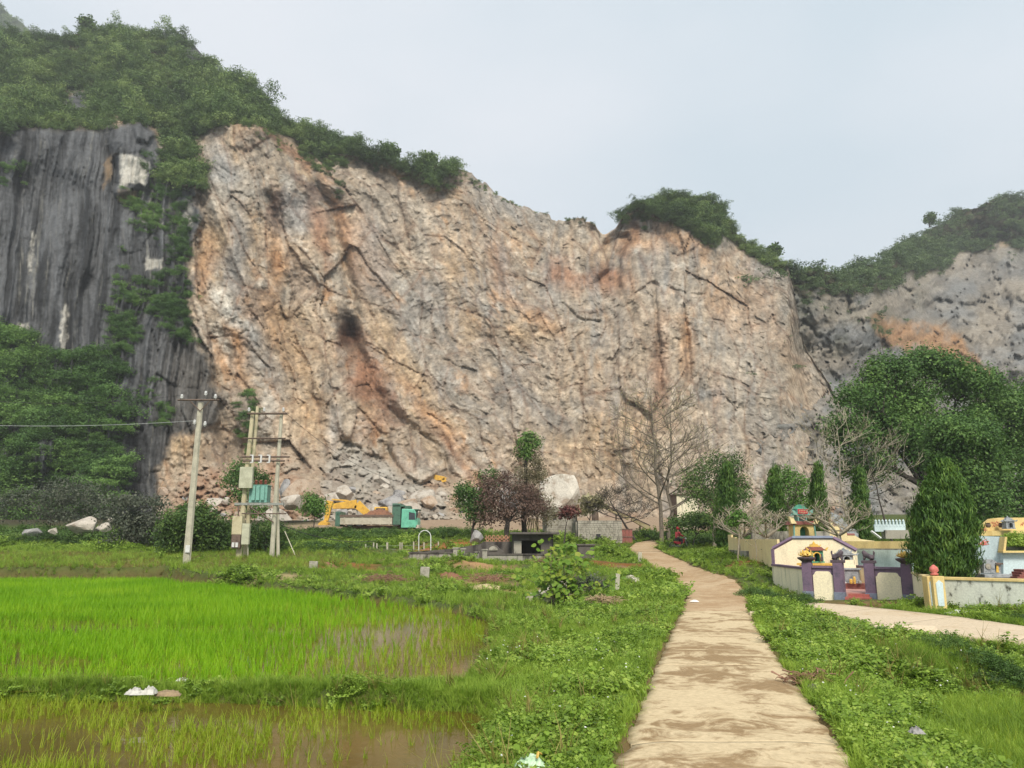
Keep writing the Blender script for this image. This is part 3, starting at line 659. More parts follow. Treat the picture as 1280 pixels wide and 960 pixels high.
def build_path():
    root = empty('path', (0, 0, 0)); tag(root, 'concrete field path smeared with brown mud leading to the quarry', kind='structure')
    ys0 = np.arange(-5.0, PCY[-1], .2); 
    brk = [-5.0, -1.0, 3.6, 8.3, 13.2, 18.0, 23.0] + list(np.arange(28, 62, 5.0))
    for i, (a, b) in enumerate(zip(brk[:-1], brk[1:])):
        nn = max(8, int((b - a) / (.05 if b < 26 else .15))); yy = np.linspace(a + .012, b - .012, nn)
        cx = np.interp(yy, PCY, PCX); w = np.interp(yy, PCY, PCW) / 2
        k = np.ones(5) / 5; 
        wl_ = w + fbm(yy * 1.7, yy * 0 + 3, 500, 4, .6) * .09; wr_ = w + fbm(yy * 1.7, yy * 0 + 9, 501, 4, .6) * .09
        m = 17; s = np.linspace(-1, 1, m)
        X = cx[:, None] + np.where(s[None] < 0, s[None] * wl_[:, None], s[None] * wr_[:, None]); Y = np.repeat(yy[:, None], m, 1) + .12 * s[None] * 0
        zt = zbase(X, Y) + .015 - .03 * np.abs(s[None]) ** 6 + fbm(X * 1.2, Y * 1.2, 502, 3) * .012 + (R_.random() - .5) * .012
        bot = zt - .13
        V = np.concatenate([np.stack([X, Y, zt], -1), np.stack([X, Y, bot], -1)], 0).reshape(-1, 3)
        ny = len(yy); idx = np.arange(ny * m).reshape(ny, m); o = ny * m
        q = [np.stack([idx[:-1, :-1], idx[:-1, 1:], idx[1:, 1:], idx[1:, :-1]], -1).reshape(-1, 4)]
        for e, flip in ((idx[0], 0), (idx[-1], 1), (idx[:, 0], 1), (idx[:, -1], 0)):
            aa, bb = e[:-1], e[1:]
            qq = np.stack([aa, bb, bb + o, aa + o], -1) if flip else np.stack([aa, aa + o, bb + o, bb], -1)
            q.append(qq)
        me = np_mesh('concrete_slab', V, np.concatenate(q), M['path'] if b < 27 else M['path_far'])
        link('concrete_slab', me, root)
    # far end of the path: worn earth track
    yy = np.linspace(brk[-1], PCY[-1], 60); cx = np.interp(yy, PCY, PCX); w = np.interp(yy, PCY, PCW) / 2
    s = np.linspace(-1, 1, 9); X = cx[:, None] + s[None] * w[:, None]; Y = np.repeat(yy[:, None], 9, 1); Z = zbase(X, Y) + .02
    idx = np.arange(60 * 9).reshape(60, 9); q = np.stack([idx[:-1, :-1], idx[:-1, 1:], idx[1:, 1:], idx[1:, :-1]], -1).reshape(-1, 4)
    link('dirt_track', np_mesh('dirt_track', np.stack([X, Y, Z], -1).reshape(-1, 3), q, M['path_far']), root)
    # side road along the cemetery
    def edge(poly, n):
        P = np.array(poly); d = np.r_[0, np.cumsum(np.linalg.norm(np.diff(P, axis=0), axis=1))]; t = np.linspace(0, d[-1], n)
        return np.stack([np.interp(t, d, P[:, 0]), np.interp(t, d, P[:, 1])], -1)
    A = edge(road_edge, 140); B = edge(road_back, 140)[::-1]
    A = A + np.stack([fbm(A[:, 0] * 1.6, A[:, 0] * 0, 510, 4) * .1, fbm(A[:, 0] * 1.6, A[:, 0] * 0 + 5, 511, 4) * .12], -1)
    root2 = empty('road', (0, 0, 0)); tag(root2, 'pale concrete side road passing the tomb gate', kind='structure')
    cuts = [0, 24, 52, 82, 112, 139]
    for a, b in zip(cuts[:-1], cuts[1:]):
        s = np.linspace(0, 1, 9)[None, :, None]
        P = A[a:b + 1, None] * (1 - s) + B[a:b + 1, None] * s
        if a: P[0] = P[0] + (P[1] - P[0]) * .1
        ny, m = P.shape[:2]; Z = zbase(P[..., 0], P[..., 1]) + .02
        V = np.concatenate([np.concatenate([P, Z[..., None]], -1), np.concatenate([P, Z[..., None] - .17], -1)], 0).reshape(-1, 3)
        idx = np.arange(ny * m).reshape(ny, m); o = ny * m
        q = [np.stack([idx[:-1, :-1], idx[1:, :-1], idx[1:, 1:], idx[:-1, 1:]], -1).reshape(-1, 4)]
        for e, flip in ((idx[0], 1), (idx[-1], 0), (idx[:, 0], 0), (idx[:, -1], 1)):
            aa, bb = e[:-1], e[1:]
            q.append(np.stack([aa, bb, bb + o, aa + o], -1) if flip else np.stack([aa, aa + o, bb + o, bb], -1))
        link('concrete_slab', np_mesh('concrete_slab', V, np.concatenate(q), M['road']), root2)
    # culvert lip crossing the path
    for px0, px1, py, lab in [(818, 852, 761, 'short'), (936, 1006, 767, 'long')]:
        a = onz(px0, py, .02); b = onz(px1, py + 1, .02)
        b_ = MB(); b_.box(((a[0] + b[0]) / 2, (a[1] + b[1]) / 2, .0), (abs(b[0] - a[0]), .34, .14), rz=math.atan2(b[1] - a[1], b[0] - a[0]))
        b_.build('culvert_lip', M['road'], bevel=.015, label={'short': 'short concrete culvert lip on the paddy side of the path', 'long': 'long concrete culvert lip between path and side road'}[lab], cat='culvert')

M = {}
M['rock'] = vcolmat('quarry_rock', fine=.9, fine2=1.3, amp=(.66, 1.28), bump=.7, bdist=.6, vor=.0)
M['rock_far'] = vcolmat('scree_rock', fine=.7, fine2=.9, amp=(.66, 1.28), bump=.7, bdist=.9)
M['ground'] = vcolmat('earth', fine=3.0, fine2=14.0, amp=(.72, 1.25), bump=.6, bdist=.06)
def water_mat():
    m = bpy.data.materials.new('paddy_water'); a = N(m)
    ge = a.n('ShaderNodeNewGeometry'); no = a.n('ShaderNodeTexNoise', i_Scale=.5, i_Detail=5.0); a.l(ge.outputs['Position'], no.inputs['Vector'])
    r = ramp(a, [(.3, (.085, .062, .012)), (.7, (.15, .112, .03))]); a.l(no.outputs['Fac'], r.inputs[0])
    bs = a.n('ShaderNodeBsdfPrincipled', i_Roughness=.07, i_IOR=1.33); a.l(r.outputs[0], bs.inputs['Base Color'])
    n2 = a.n('ShaderNodeTexNoise', i_Scale=5.0, i_Detail=2.0); a.l(ge.outputs['Position'], n2.inputs['Vector'])
    bp = a.n('ShaderNodeBump', i_Strength=.12, i_Distance=.02); a.l(n2.outputs['Fac'], bp.inputs['Height']); a.l(bp.outputs[0], bs.inputs['Normal'])
    o = a.n('ShaderNodeOutputMaterial'); a.l(bs.outputs[0], o.inputs[0]); return m
M['water'] = water_mat()
def path_mat(name, pale, mud, edgemud, lo, hi, sc=1.0, yst=.95):
    m = bpy.data.materials.new(name); a = N(m)
    ge = a.n('ShaderNodeNewGeometry'); mp = a.n('ShaderNodeMapping'); mp.inputs['Scale'].default_value = (.8, yst, 1); a.l(ge.outputs['Position'], mp.inputs[0])
    n0 = a.n('ShaderNodeTexNoise', i_Scale=.55, i_Detail=2.0); a.l(mp.outputs[0], n0.inputs['Vector'])
    n1 = a.n('ShaderNodeTexNoise', i_Scale=2.3 * sc, i_Detail=9.0, i_Roughness=.72, i_Distortion=.8); a.l(mp.outputs[0], n1.inputs['Vector'])
    ad = a.n('ShaderNodeMath', operation='MULTIPLY_ADD'); a.l(n0.outputs['Fac'], ad.inputs[0]); ad.inputs[1].default_value = .55; a.l(n1.outputs['Fac'], ad.inputs[2])
    r = ramp(a, [(lo, mud), ((lo + hi) / 2, tuple((p + q) / 2 * 1.02 for p, q in zip(pale, mud))), (hi, pale)]); a.l(ad.outputs[0], r.inputs[0])
    n2 = a.n('ShaderNodeTexNoise', i_Scale=14.0, i_Detail=7.0, i_Roughness=.7); a.l(ge.outputs['Position'], n2.inputs['Vector'])
    r2 = ramp(a, [(.3, (.80, .79, .77)), (.65, (1.1, 1.1, 1.1))]); a.l(n2.outputs['Fac'], r2.inputs[0])
    mx = a.n('ShaderNodeMixRGB', blend_type='MULTIPLY'); mx.inputs[0].default_value = 1; a.l(r.outputs[0], mx.inputs[1]); a.l(r2.outputs[0], mx.inputs[2])
    n3 = a.n('ShaderNodeTexVoronoi', i_Scale=9.0); a.l(ge.outputs['Position'], n3.inputs['Vector'])
    r3 = ramp(a, [(.05, (.45, .42, .38)), (.085, (1, 1, 1))]); a.l(n3.outputs['Distance'], r3.inputs[0])
    mx2 = a.n('ShaderNodeMixRGB', blend_type='MULTIPLY'); mx2.inputs[0].default_value = .8; a.l(mx.outputs[0], mx2.inputs[1]); a.l(r3.outputs[0], mx2.inputs[2])
    bs = a.n('ShaderNodeBsdfPrincipled', i_Roughness=.9); bs.inputs['Specular IOR Level'].default_value = .2; a.l(mx2.outputs[0], bs.inputs['Base Color'])
    bp = a.n('ShaderNodeBump', i_Strength=.5, i_Distance=.02); sm = a.n('ShaderNodeMath', operation='SUBTRACT'); a.l(n2.outputs['Fac'], sm.inputs[0]); a.l(ad.outputs[0], sm.inputs[1]); a.l(sm.outputs[0], bp.inputs['Height']); a.l(bp.outputs[0], bs.inputs['Normal'])
    o = a.n('ShaderNodeOutputMaterial'); a.l(bs.outputs[0], o.inputs[0]); return m
M['path'] = path_mat('muddy_concrete', (.54, .435, .275), (.275, .19, .10), None, .68, .80)
M['path_far'] = path_mat('ochre_track', (.47, .355, .225), (.35, .235, .13), None, .66, .92)
M['road'] = path_mat('pale_concrete', (.56, .46, .33), (.44, .33, .2), None, .55, .75)

CL = build_cliff()
FR = build_far_ridge()
DH = build_distant_hill()
build_ground(); build_water(); build_path()

def build_haze():
    b = MB(); b.box((0, 480, 198.4), (2900, 1200, 400))
    m = bpy.data.materials.new('haze_air'); a = N(m)
    v = a.n('ShaderNodeVolumePrincipled'); v.inputs['Color'].default_value = (.96, .98, 1.0, 1); v.inputs['Density'].default_value = HAZE_DENSITY; v.inputs['Anisotropy'].default_value = .2
    o = a.n('ShaderNodeOutputMaterial'); a.l(v.outputs[0], o.inputs['Volume'])
    b.build('haze', m, kind='stuff', label='thin pale haze filling the valley')
build_haze()
# ================================================================ VEGETATION
def leaf_quads(P, Nn, size, aspect, r, up=None, fold=.25):
    """diamond leaves at P with normals about Nn; returns verts (n*4,3), faces"""
    n = len(P)
    Nn = Nn / (np.linalg.norm(Nn, axis=1, keepdims=True) + 1e-9)
    T = r.normal(size=(n, 3)) if up is None else up + r.normal(size=(n, 3)) * .25
    T = T - (T * Nn).sum(1, keepdims=True) * Nn; T /= (np.linalg.norm(T, axis=1, keepdims=True) + 1e-9)
    B = np.cross(Nn, T)
    s = np.asarray(size).reshape(-1, 1) * np.ones((n, 1))
    a = P - T * s * .5; c = P + T * s * .5
    b = P + B * s * aspect * .5 + Nn * s * fold * .3; d = P - B * s * aspect * .5 + Nn * s * fold * .3
    V = np.stack([a, b, c, d], 1).reshape(-1, 3); idx = np.arange(n * 4).reshape(n, 4)
    return V, idx
def crown_arrays(lobes, n_clump, per, leaf, seed, aspect=.6, clump_r=None, upward=0.0, shell=.62, flat=.8):
    """lobes: (x,y,z,rx,ry,rz). leaves gathered in clumps spread through the outer volume of each lobe"""
    r = np.random.default_rng(seed)
    L = np.array(lobes, float); vol = (L[:, 3] * L[:, 4] * L[:, 5]) ** .72; k = r.choice(len(L), n_clump, p=vol / vol.sum())
    u = r.normal(size=(n_clump, 3)); u /= np.linalg.norm(u, axis=1, keepdims=True)
    rad = shell + (1.04 - shell) * r.random((n_clump, 1)) ** .6
    bump = 1 + (.30 if upward else .18) * np.sin(u[:, :1] * 7 + k[:, None]) * np.cos(u[:, 2:] * 6 + k[:, None] * 2)
    Cc = L[k, :3] + u * rad * bump * L[k, 3:6]
    q_ = r.integers(0, 9, n_clump); sc_ = np.random.default_rng(seed + 5).normal(size=(len(L) * 9, 3)); sc_ /= np.linalg.norm(sc_, axis=1, keepdims=True); sc_[:, 2] = np.abs(sc_[:, 2] + .15)
    if not upward:
        w_ = sc_[k * 9 + q_]; pull = .42; Cc = np.where((r.random((n_clump, 1)) < .85), L[k, :3] + (w_ * .74 + u * pull) * L[k, 3:6], Cc)
    cr = clump_r if clump_r else leaf * 3.2
    tint_c = r.random(n_clump)
    P = np.repeat(Cc, per, 0) + r.normal(size=(n_clump * per, 3)) * np.array([cr, cr, cr * flat]) * .5
    out = np.repeat(u, per, 0) * 1.0 + np.array([0, 0, .45]) + r.normal(size=(n_clump * per, 3)) * .42
    if upward: out = np.repeat(u, per, 0) + r.normal(size=(n_clump * per, 3)) * .5
    sz = leaf * (.6 + .8 * r.random(n_clump * per))
    up = None
    if upward: up = np.array([0, 0, 1.0]) + np.repeat(u, per, 0) * .35
    V, Fq = leaf_quads(P, out, sz, aspect, r, up)
    tint = np.clip(np.repeat(tint_c, per) * .6 + r.random(n_clump * per) * .4, 0, 1)
    return V, Fq, np.repeat(tint, 4)
def join_arrays(parts):
    V = []; Fq = []; T = []; o = 0
    for v, f, t in parts: V.append(v); Fq.append(f + o); T.append(t); o += len(v)
    return np.concatenate(V), np.concatenate(Fq), np.concatenate(T)

M['leaf_hill'] = leafmat('hill_foliage', (.035, .07, .022), (.11, .18, .05), (.25, .33, .10), trans=.15, inst=True, nscale=.08)
M['leaf_far'] = leafmat('ridge_foliage', (.06, .10, .045), (.11, .17, .065), (.19, .26, .10), trans=.25, inst=True)
M['leaf_vine'] = leafmat('thicket_foliage', (.035, .08, .02), (.09, .18, .042), (.20, .33, .08), trans=.28, inst=True, nscale=.06)
M['leaf_shrub'] = leafmat('shrub_foliage', (.04, .075, .018), (.075, .15, .03), (.14, .22, .05), trans=.3, inst=True, nscale=.3)
M['leaf_dry'] = leafmat('dry_scrub', (.09, .07, .04), (.16, .13, .07), (.24, .2, .11), trans=.2, inst=True)
M['weed'] = leafmat('weed_leaves', (.10, .17, .02), (.20, .32, .038), (.35, .46, .08), trans=.32, inst=True, nscale=.5, rough=.45)
M['grass'] = leafmat('grass_blades', (.15, .24, .03), (.26, .40, .045), (.38, .50, .08), trans=.45, inst=True, nscale=.6)
M['grass_dry'] = leafmat('yellow_grass', (.15, .13, .03), (.22, .20, .05), (.33, .28, .09), trans=.3, inst=True, nscale=.4)
M['rice'] = leafmat('rice_blades', (.14, .32, .006), (.23, .46, .010), (.36, .57, .025), trans=.4, inst=True, nscale=.25)
M['rice2'] = leafmat('young_rice', (.17, .28, .01), (.26, .36, .02), (.36, .43, .045), trans=.4, inst=True, nscale=.25)
M['bark'] = stain('bark', (.20, .165, .12), (.10, .08, .06), scale=6, bump=.6, bscale=30)
M['bark_pale'] = stain('pale_bark', (.30, .26, .20), (.18, .15, .11), scale=5, bump=.5, bscale=30)
M['bark_dark'] = stain('dark_bark', (.07, .055, .045), (.035, .03, .025), scale=6, bump=.6, bscale=30)

PROTO = {}
def proto(name, me):
    o = bpy.data.objects.new(name, me); PROTO[name] = o; return o
def blade_arrays(n, h, w, spread, r, lean=.5, base=.03, seg=2):
    V = []; Fq = []; T = []
    for i in range(n):
        a = r.random() * 6.283; b = r.random() * base; p = np.array([math.cos(a * 3) * b, math.sin(a * 3) * b, 0])
        d = np.array([math.cos(a), math.sin(a), 0]); s = np.array([-d[1], d[0], 0]); hh = h * (.6 + .6 * r.random()); le = lean * (.3 + r.random()) * hh
        o = len(V); tt = r.random()
        for k in range(seg + 1):
            q = k / seg; c = p + d * le * q * q + np.array([0, 0, hh * q * (1 - .15 * q)])
            ww = w * (1 - q * .85) * .5
            V += [c - s * ww, c + s * ww]; T += [tt, tt]
        for k in range(seg): Fq.append([o + 2 * k, o + 2 * k + 1, o + 2 * k + 3, o + 2 * k + 2])
    return np.array(V), np.array(Fq), np.array(T)
r0 = np.random.default_rng(5)
def mk_bush(name, seed, mat, leaf=.42, n=90, per=9, sq=.75):
    r = np.random.default_rng(seed); lobes = [(0, 0, .42, .72, .72, .56)] + [(r.normal() * .4, r.normal() * .4, .35 + r.random() * .45, .38, .38, .32) for _ in range(5)]
    V, Fq, T = crown_arrays(lobes, n, per, leaf * .2, seed, shell=.4, clump_r=.17, aspect=.75)
    V[:, 2] *= sq
    proto(name, np_mesh(name, V, Fq, mat, {'tint': T}))
for i in range(4):
    mk_bush('hill_bush_%d' % i, 20 + i, M['leaf_hill'], leaf=.42, n=120, per=9, sq=.85)
    mk_bush('thicket_clump_%d' % i, 30 + i, M['leaf_vine'], leaf=.42, n=120, per=9)
    mk_bush('ridge_bush_%d' % i, 40 + i, M['leaf_far'], leaf=.6, n=60, per=7)
    mk_bush('shrub_clump_%d' % i, 50 + i, M['leaf_shrub'], leaf=.42, n=100, per=8)
for i in range(3):
    # weed: stems with paired broad leaves
    r = np.random.default_rng(60 + i); P = []; Nn = []; S = []
    for s in range(6):
        a = r.random() * 6.28; ln = .05 + r.random() * .10; sp = .08 + r.random() * .12
        for q in np.linspace(.3, 1, 5):
            c = np.array([math.cos(a) * sp * q, math.sin(a) * sp * q, ln * q])
            for sgn in (0, 2.1, 4.2):
                b = a + sgn + r.random(); P.append(c + np.array([math.cos(b), math.sin(b), 0]) * .022); Nn.append(np.array([math.cos(b) * .45, math.sin(b) * .45, 1]) + r.normal(size=3) * .3); S.append(.028 + .026 * r.random())
    V, Fq = leaf_quads(np.array(P), np.array(Nn), np.array(S), .78, r)
    proto('weed_%d' % i, np_mesh('weed_%d' % i, V, Fq, M['weed'], {'tint': np.repeat(r.random(len(P)), 4)}))
    V, Fq, T = blade_arrays(16, .17, .009, .1, np.random.default_rng(70 + i), .75, .05)
    proto('grass_tuft_%d' % i, np_mesh('grass_tuft_%d' % i, V, Fq, M['grass'], {'tint': T}))
    V, Fq, T = blade_arrays(14, .26, .009, .1, np.random.default_rng(75 + i), .7, .05)
    proto('dry_tuft_%d' % i, np_mesh('dry_tuft_%d' % i, V, Fq, M['grass_dry'], {'tint': T}))
    V, Fq, T = blade_arrays(7, .27, .011, .1, np.random.default_rng(80 + i), .32, .03)
    proto('rice_%d' % i, np_mesh('rice_%d' % i, V, Fq, M['rice'], {'tint': T}))
    V, Fq, T = blade_arrays(4, .19, .009, .1, np.random.default_rng(85 + i), .55, .02)
    proto('young_rice_%d' % i, np_mesh('young_rice_%d' % i, V, Fq, M['rice2'], {'tint': T}))
    # dry twig heap
    b = MB(); rr = random.Random(90 + i)
    for k in range(26):
        a = rr.random() * 6.28; c = Vector((rr.gauss(0, .18), rr.gauss(0, .18), rr.random() * .12)); d = Vector((math.cos(a), math.sin(a), rr.gauss(0, .45))) * (.18 + rr.random() * .3)
        b.tube([c - d * .5, c + d * .5], [.008, .003], 3, cap=False)
    me = bpy.data.meshes.new('twig_tuft_%d' % i); me.from_pydata(b.v, [], b.f); me.materials.append(stain('dry_twigs_%d' % i, (.26, .15, .09), (.16, .09, .05), scale=4)); proto('twig_tuft_%d' % i, me)

def scatter(name, names, P, scl, label, rot=None, tilt=.12, seed=0, parent=None, cat=None, kind='stuff'):
    """one object that grows copies of the given plants on its own points"""
    r = np.random.default_rng(seed + 1000); n = len(P)
    me = bpy.data.meshes.new(name); me.vertices.add(n); me.vertices.foreach_set('co', np.asarray(P, np.float32).ravel())
    R = np.stack([r.normal(size=n) * tilt, r.normal(size=n) * tilt, r.random(n) * 6.283], -1) if rot is None else rot
    S = np.asarray(scl, np.float32)
    if S.ndim == 1: S = np.repeat(S[:, None], 3, 1)
    a = me.attributes.new('rot', 'FLOAT_VECTOR', 'POINT'); a.data.foreach_set('vector', R.astype(np.float32).ravel())
    a = me.attributes.new('scl', 'FLOAT_VECTOR', 'POINT'); a.data.foreach_set('vector', S.astype(np.float32).ravel())
    a = me.attributes.new('pick', 'INT', 'POINT'); a.data.foreach_set('value', r.integers(0, len(names), n).astype(np.int32))
    o = link(name, me, parent, label=label, cat=cat, kind=kind)
    c = bpy.data.collections.new(name + '_plants')
    for q in names: c.objects.link(PROTO[q])
    g = bpy.data.node_groups.new(name, 'GeometryNodeTree')
    g.interface.new_socket('Geometry', in_out='INPUT', socket_type='NodeSocketGeometry'); g.interface.new_socket('Geometry', in_out='OUTPUT', socket_type='NodeSocketGeometry')
    gi = g.nodes.new('NodeGroupInput'); go = g.nodes.new('NodeGroupOutput'); ip = g.nodes.new('GeometryNodeInstanceOnPoints'); ci = g.nodes.new('GeometryNodeCollectionInfo')
    ci.inputs['Collection'].default_value = c; ci.inputs['Separate Children'].default_value = True; ci.inputs['Reset Children'].default_value = True
    def na(nm, ty):
        q = g.nodes.new('GeometryNodeInputNamedAttribute'); q.data_type = ty; q.inputs['Name'].default_value = nm; return q
    rt, sc_, pk = na('rot', 'FLOAT_VECTOR'), na('scl', 'FLOAT_VECTOR'), na('pick', 'INT')
    e2 = g.nodes.new('FunctionNodeEulerToRotation')
    L = g.links.new
    L(gi.outputs[0], ip.inputs['Points']); L(ci.outputs[0], ip.inputs['Instance']); ip.inputs['Pick Instance'].default_value = True
    L(pk.outputs['Attribute'], ip.inputs['Instance Index']); L(rt.outputs['Attribute'], e2.inputs[0]); L(e2.outputs[0], ip.inputs['Rotation']); L(sc_.outputs['Attribute'], ip.inputs['Scale'])
    L(ip.outputs[0], go.inputs[0])
    m = o.modifiers.new('plants', 'NODES'); m.node_group = g
    return o
def sample_grid(g, w, n, seed, min_x=-400):
    """pick points of a terrain grid with probability w times world area"""
    X, Y, Z = g['X'], g['Y'], g['Z']
    ar = np.zeros_like(X); ar[:-1, :-1] = np.abs(np.diff(X, axis=0)[:, :-1]) * np.abs(np.hypot(np.diff(Z, axis=1), np.diff(Y, axis=1))[:-1])
    p = (w * ar * (g['x'] > min_x)).ravel(); s = p.sum(); r = np.random.default_rng(seed)
    k = r.choice(len(p), n, p=p / s); return np.stack([X.ravel()[k], Y.ravel()[k], Z.ravel()[k]], -1) + r.normal(size=(n, 3)) * .25, k
HB = ['hill_bush_%d' % i for i in range(4)]; TC = ['thicket_clump_%d' % i for i in range(4)]; RB = ['ridge_bush_%d' % i for i in range(4)]; SHC = ['shrub_clump_%d' % i for i in range(4)]
rr_ = np.random.default_rng(9)
P, k = sample_grid(CL, np.clip(CL['hill'], 0, 1) ** 1.5 * (CL['x'] > -330), 6000, 1); n_ = len(P)
s_ = 1.2 + rr_.random(n_) ** 2.0 * 2.6
scatter('forest', HB, P - np.array([0, 0, .6]) * s_[:, None] * .3, s_, 'dense dark green forest covering the top of the mountain', seed=1)
P, k = sample_grid(CL, np.clip(CL['peak'], 0, 1) ** 2, 600, 2); s_ = .9 + rr_.random(len(P)) ** 2 * 1.4
scatter('forest', HB, P, s_, 'dark trees crowning the small middle peak', seed=2)
P, k = sample_grid(CL, np.clip(CL['hill'], 0, 1) ** 3 * (CL['x'] > -330) * (.2 + np.clip(CL['n'] * 2 + .3, 0, 1)), 420, 4); s_ = 2.4 + rr_.random(len(P)) ** 2 * 2.2
scatter('forest', HB, P + np.array([0, 0, .3]) * s_[:, None], s_, 'taller tree crowns standing out of the mountain forest', seed=4)
# tall dense patch on the middle peak
P, k = sample_grid(CL, ss(-4, 3, polydist(CL['x'], CL['y'], [(776, 282), (790, 262), (820, 250), (860, 246), (890, 256), (908, 275), (890, 300), (876, 304), (860, 285), (830, 274)])), 260, 3); s_ = 1.8 + rr_.random(len(P)) * 1.6
scatter('forest', HB, P, s_, 'tall leaning trees on the crest of the middle peak', seed=3)
def strip(polys, n, smin, smax, names, label, seed, pw=2.0, edge=6, nz=10):
    w = 0
    for pl in polys: w = w + ss(-edge, edge * .6, polydist(CL['x'], CL['y'], pl) + CL['n'] * nz)
    P, k = sample_grid(CL, np.clip(w, 0, 1) ** pw, n, seed); s = smin + rr_.random(n) ** 1.8 * (smax - smin)
    return scatter('foliage', names, P - np.array([0, .3, 0]), s, label, seed=seed)
strip([[(-400, 400), (-60, 420), (20, 418), (55, 440), (120, 452), (165, 470), (162, 560), (158, 600), (140, 650), (60, 690), (-400, 690)]], 1500, 1.5, 3.6, TC, 'creeper covered thicket climbing the foot of the dark cliff', 11, edge=7)
strip([[(150, 318), (160, 300), (158, 360), (150, 400), (172, 330), (180, 420), (150, 470), (112, 462), (135, 400)], [(190, 180), (232, 200), (240, 250), (222, 270), (196, 262), (184, 235)], [(225, 265), (242, 300), (236, 370), (244, 440), (216, 430), (186, 372), (205, 330)], [(165, 260), (215, 270), (200, 300), (168, 290)]], 400, .8, 2.1, TC, 'green creepers hanging down the seams of the dark cliff', 12, edge=4, nz=12)
strip([[(182, 368), (230, 380), (228, 410), (190, 400)], [(174, 480), (196, 475), (200, 500), (176, 505)], [(184, 508), (216, 508), (212, 540), (186, 535)], [(150, 240), (180, 245), (178, 265), (152, 262)], [(296, 490), (318, 495), (324, 540), (310, 575), (298, 540)], [(86, 195), (100, 195), (100, 208), (86, 208)], [(0, 205), (34, 210), (30, 232), (0, 236)]], 150, .8, 1.7, TC, 'bushes rooted in cracks of the dark cliff', 13, edge=3, nz=8)
strip([[(425, 172), (470, 196), (500, 205), (556, 212), (562, 234), (540, 236), (500, 214), (440, 203)], [(418, 232), (432, 230), (434, 250), (424, 250)], [(300, 130), (420, 180), (440, 214), (400, 210), (350, 165), (310, 148)]], 420, .8, 1.7, HB, 'trees along the rim above the orange cut face', 14, edge=4, nz=6)
strip([[(556, 206), (640, 246), (740, 276), (742, 284), (640, 258), (556, 222)], [(905, 285), (985, 326), (985, 336), (905, 300)]], 70, .35, 1.0, HB, 'small scattered bushes along the bare rim', 18, edge=2, nz=3)
strip([[(876, 290), (895, 285), (905, 300), (890, 312)], [(800, 270), (812, 268), (815, 285), (803, 288)], [(300, 150), (330, 165), (420, 215), (410, 225), (330, 180)]], 120, .6, 1.4, HB, 'bushes hanging over the rim in small clumps', 19, edge=3, nz=6)
P, k = sample_grid(FR, FR['veg'] ** 2, 1500, 15); s_ = 1.8 + rr_.random(len(P)) ** 2 * 2.8
scatter('forest', RB, P, s_, 'trees along the crest of the grey ridge', seed=15)
P, k = sample_grid(FR, FR['scrub'] ** 1.5, 380, 16); s_ = .9 + rr_.random(len(P)) ** 2 * 1.6
scatter('foliage', RB, P, s_, 'scattered scrub on the upper grey scree', seed=16)
P, k = sample_grid(DH, np.ones_like(DH['X']), 900, 17); s_ = 6 + rr_.random(len(P)) * 6
scatter('forest', RB, P, s_, 'distant forest on the hill beyond the mountain', seed=17)
# ================================================================ FIELD VEGETATION
rg = np.random.default_rng(77)
WD = ['weed_%d' % i for i in range(3)]; GT = ['grass_tuft_%d' % i for i in range(3)]; DG = ['dry_tuft_%d' % i for i in range(3)]; RI = ['rice_%d' % i for i in range(3)]; YR = ['young_rice_%d' % i for i in range(3)]; TT = ['twig_tuft_%d' % i for i in range(3)]
def in_view(x, y, z, m=170):
    px, py = pxof(x, y, z); return (px > -m) & (px < 1280 + m) & (py < 960 + m * 1.5)
def dpath_(x, y): return np.abs(x - np.interp(y, PCY, PCX)) - np.interp(y, PCY, PCW) / 2
KEEP_OUT = []      # polygons (world xy) that stay bare, filled before the scatter
def field_points(n, y0, y1, power, dens_fn, xr=None):
    """random ground points, uniform in the log of the distance so that near ones are denser; then thinned by dens_fn"""
    y = y0 * (y1 / y0) ** rg.random(n) if power == 0 else (y0 ** power + (y1 ** power - y0 ** power) * rg.random(n)) ** (1 / power)
    u = rg.random(n) * 2 - 1; x = u * (y * .80 + 1.5)
    if xr is not None: x = xr[0] + (xr[1] - xr[0]) * rg.random(n)
    keep = rg.random(n) < dens_fn(x, y)
    x, y = x[keep], y[keep]; z = ground_z(x, y)
    k = in_view(x, y, z); return x[k], y[k], z[k]
def regions(x, y):
    d1 = polydist(x, y, up_poly); d2 = polydist(x, y, lo_poly); d3 = polydist(x, y, rt_poly)
    return d1, d2, d3, dpath_(x, y), polydist(x, y, road_poly)
def land(x, y, pm=.0):
    d1, d2, d3, dp, dr = regions(x, y)
    e = fbm(x * 3, y * 3, 600, 3) * .12
    ok = (d1 < -.02) & (d2 < .1) & (d3 < .1) & (dp + e > pm + .06) & (dr < -.02)
    for p in KEEP_OUT: ok &= polydist(x, y, p) < 0
    return ok
COMPOUND = [(10.3, 27.2), (13.4, 26.2), (14.0, 33.0), (10.7, 33.0)]
KEEP_OUT += [COMPOUND, [(9.9, 25.6), (10.2, 28.0), (14.3, 26.4), (14.0, 24.6)], [(-7.0, 49.4), (3.0, 49.4), (3.0, 55.3), (-7.0, 55.3)], [(-11.5, 57), (-6, 57), (-6, 62), (-11.5, 62)]]
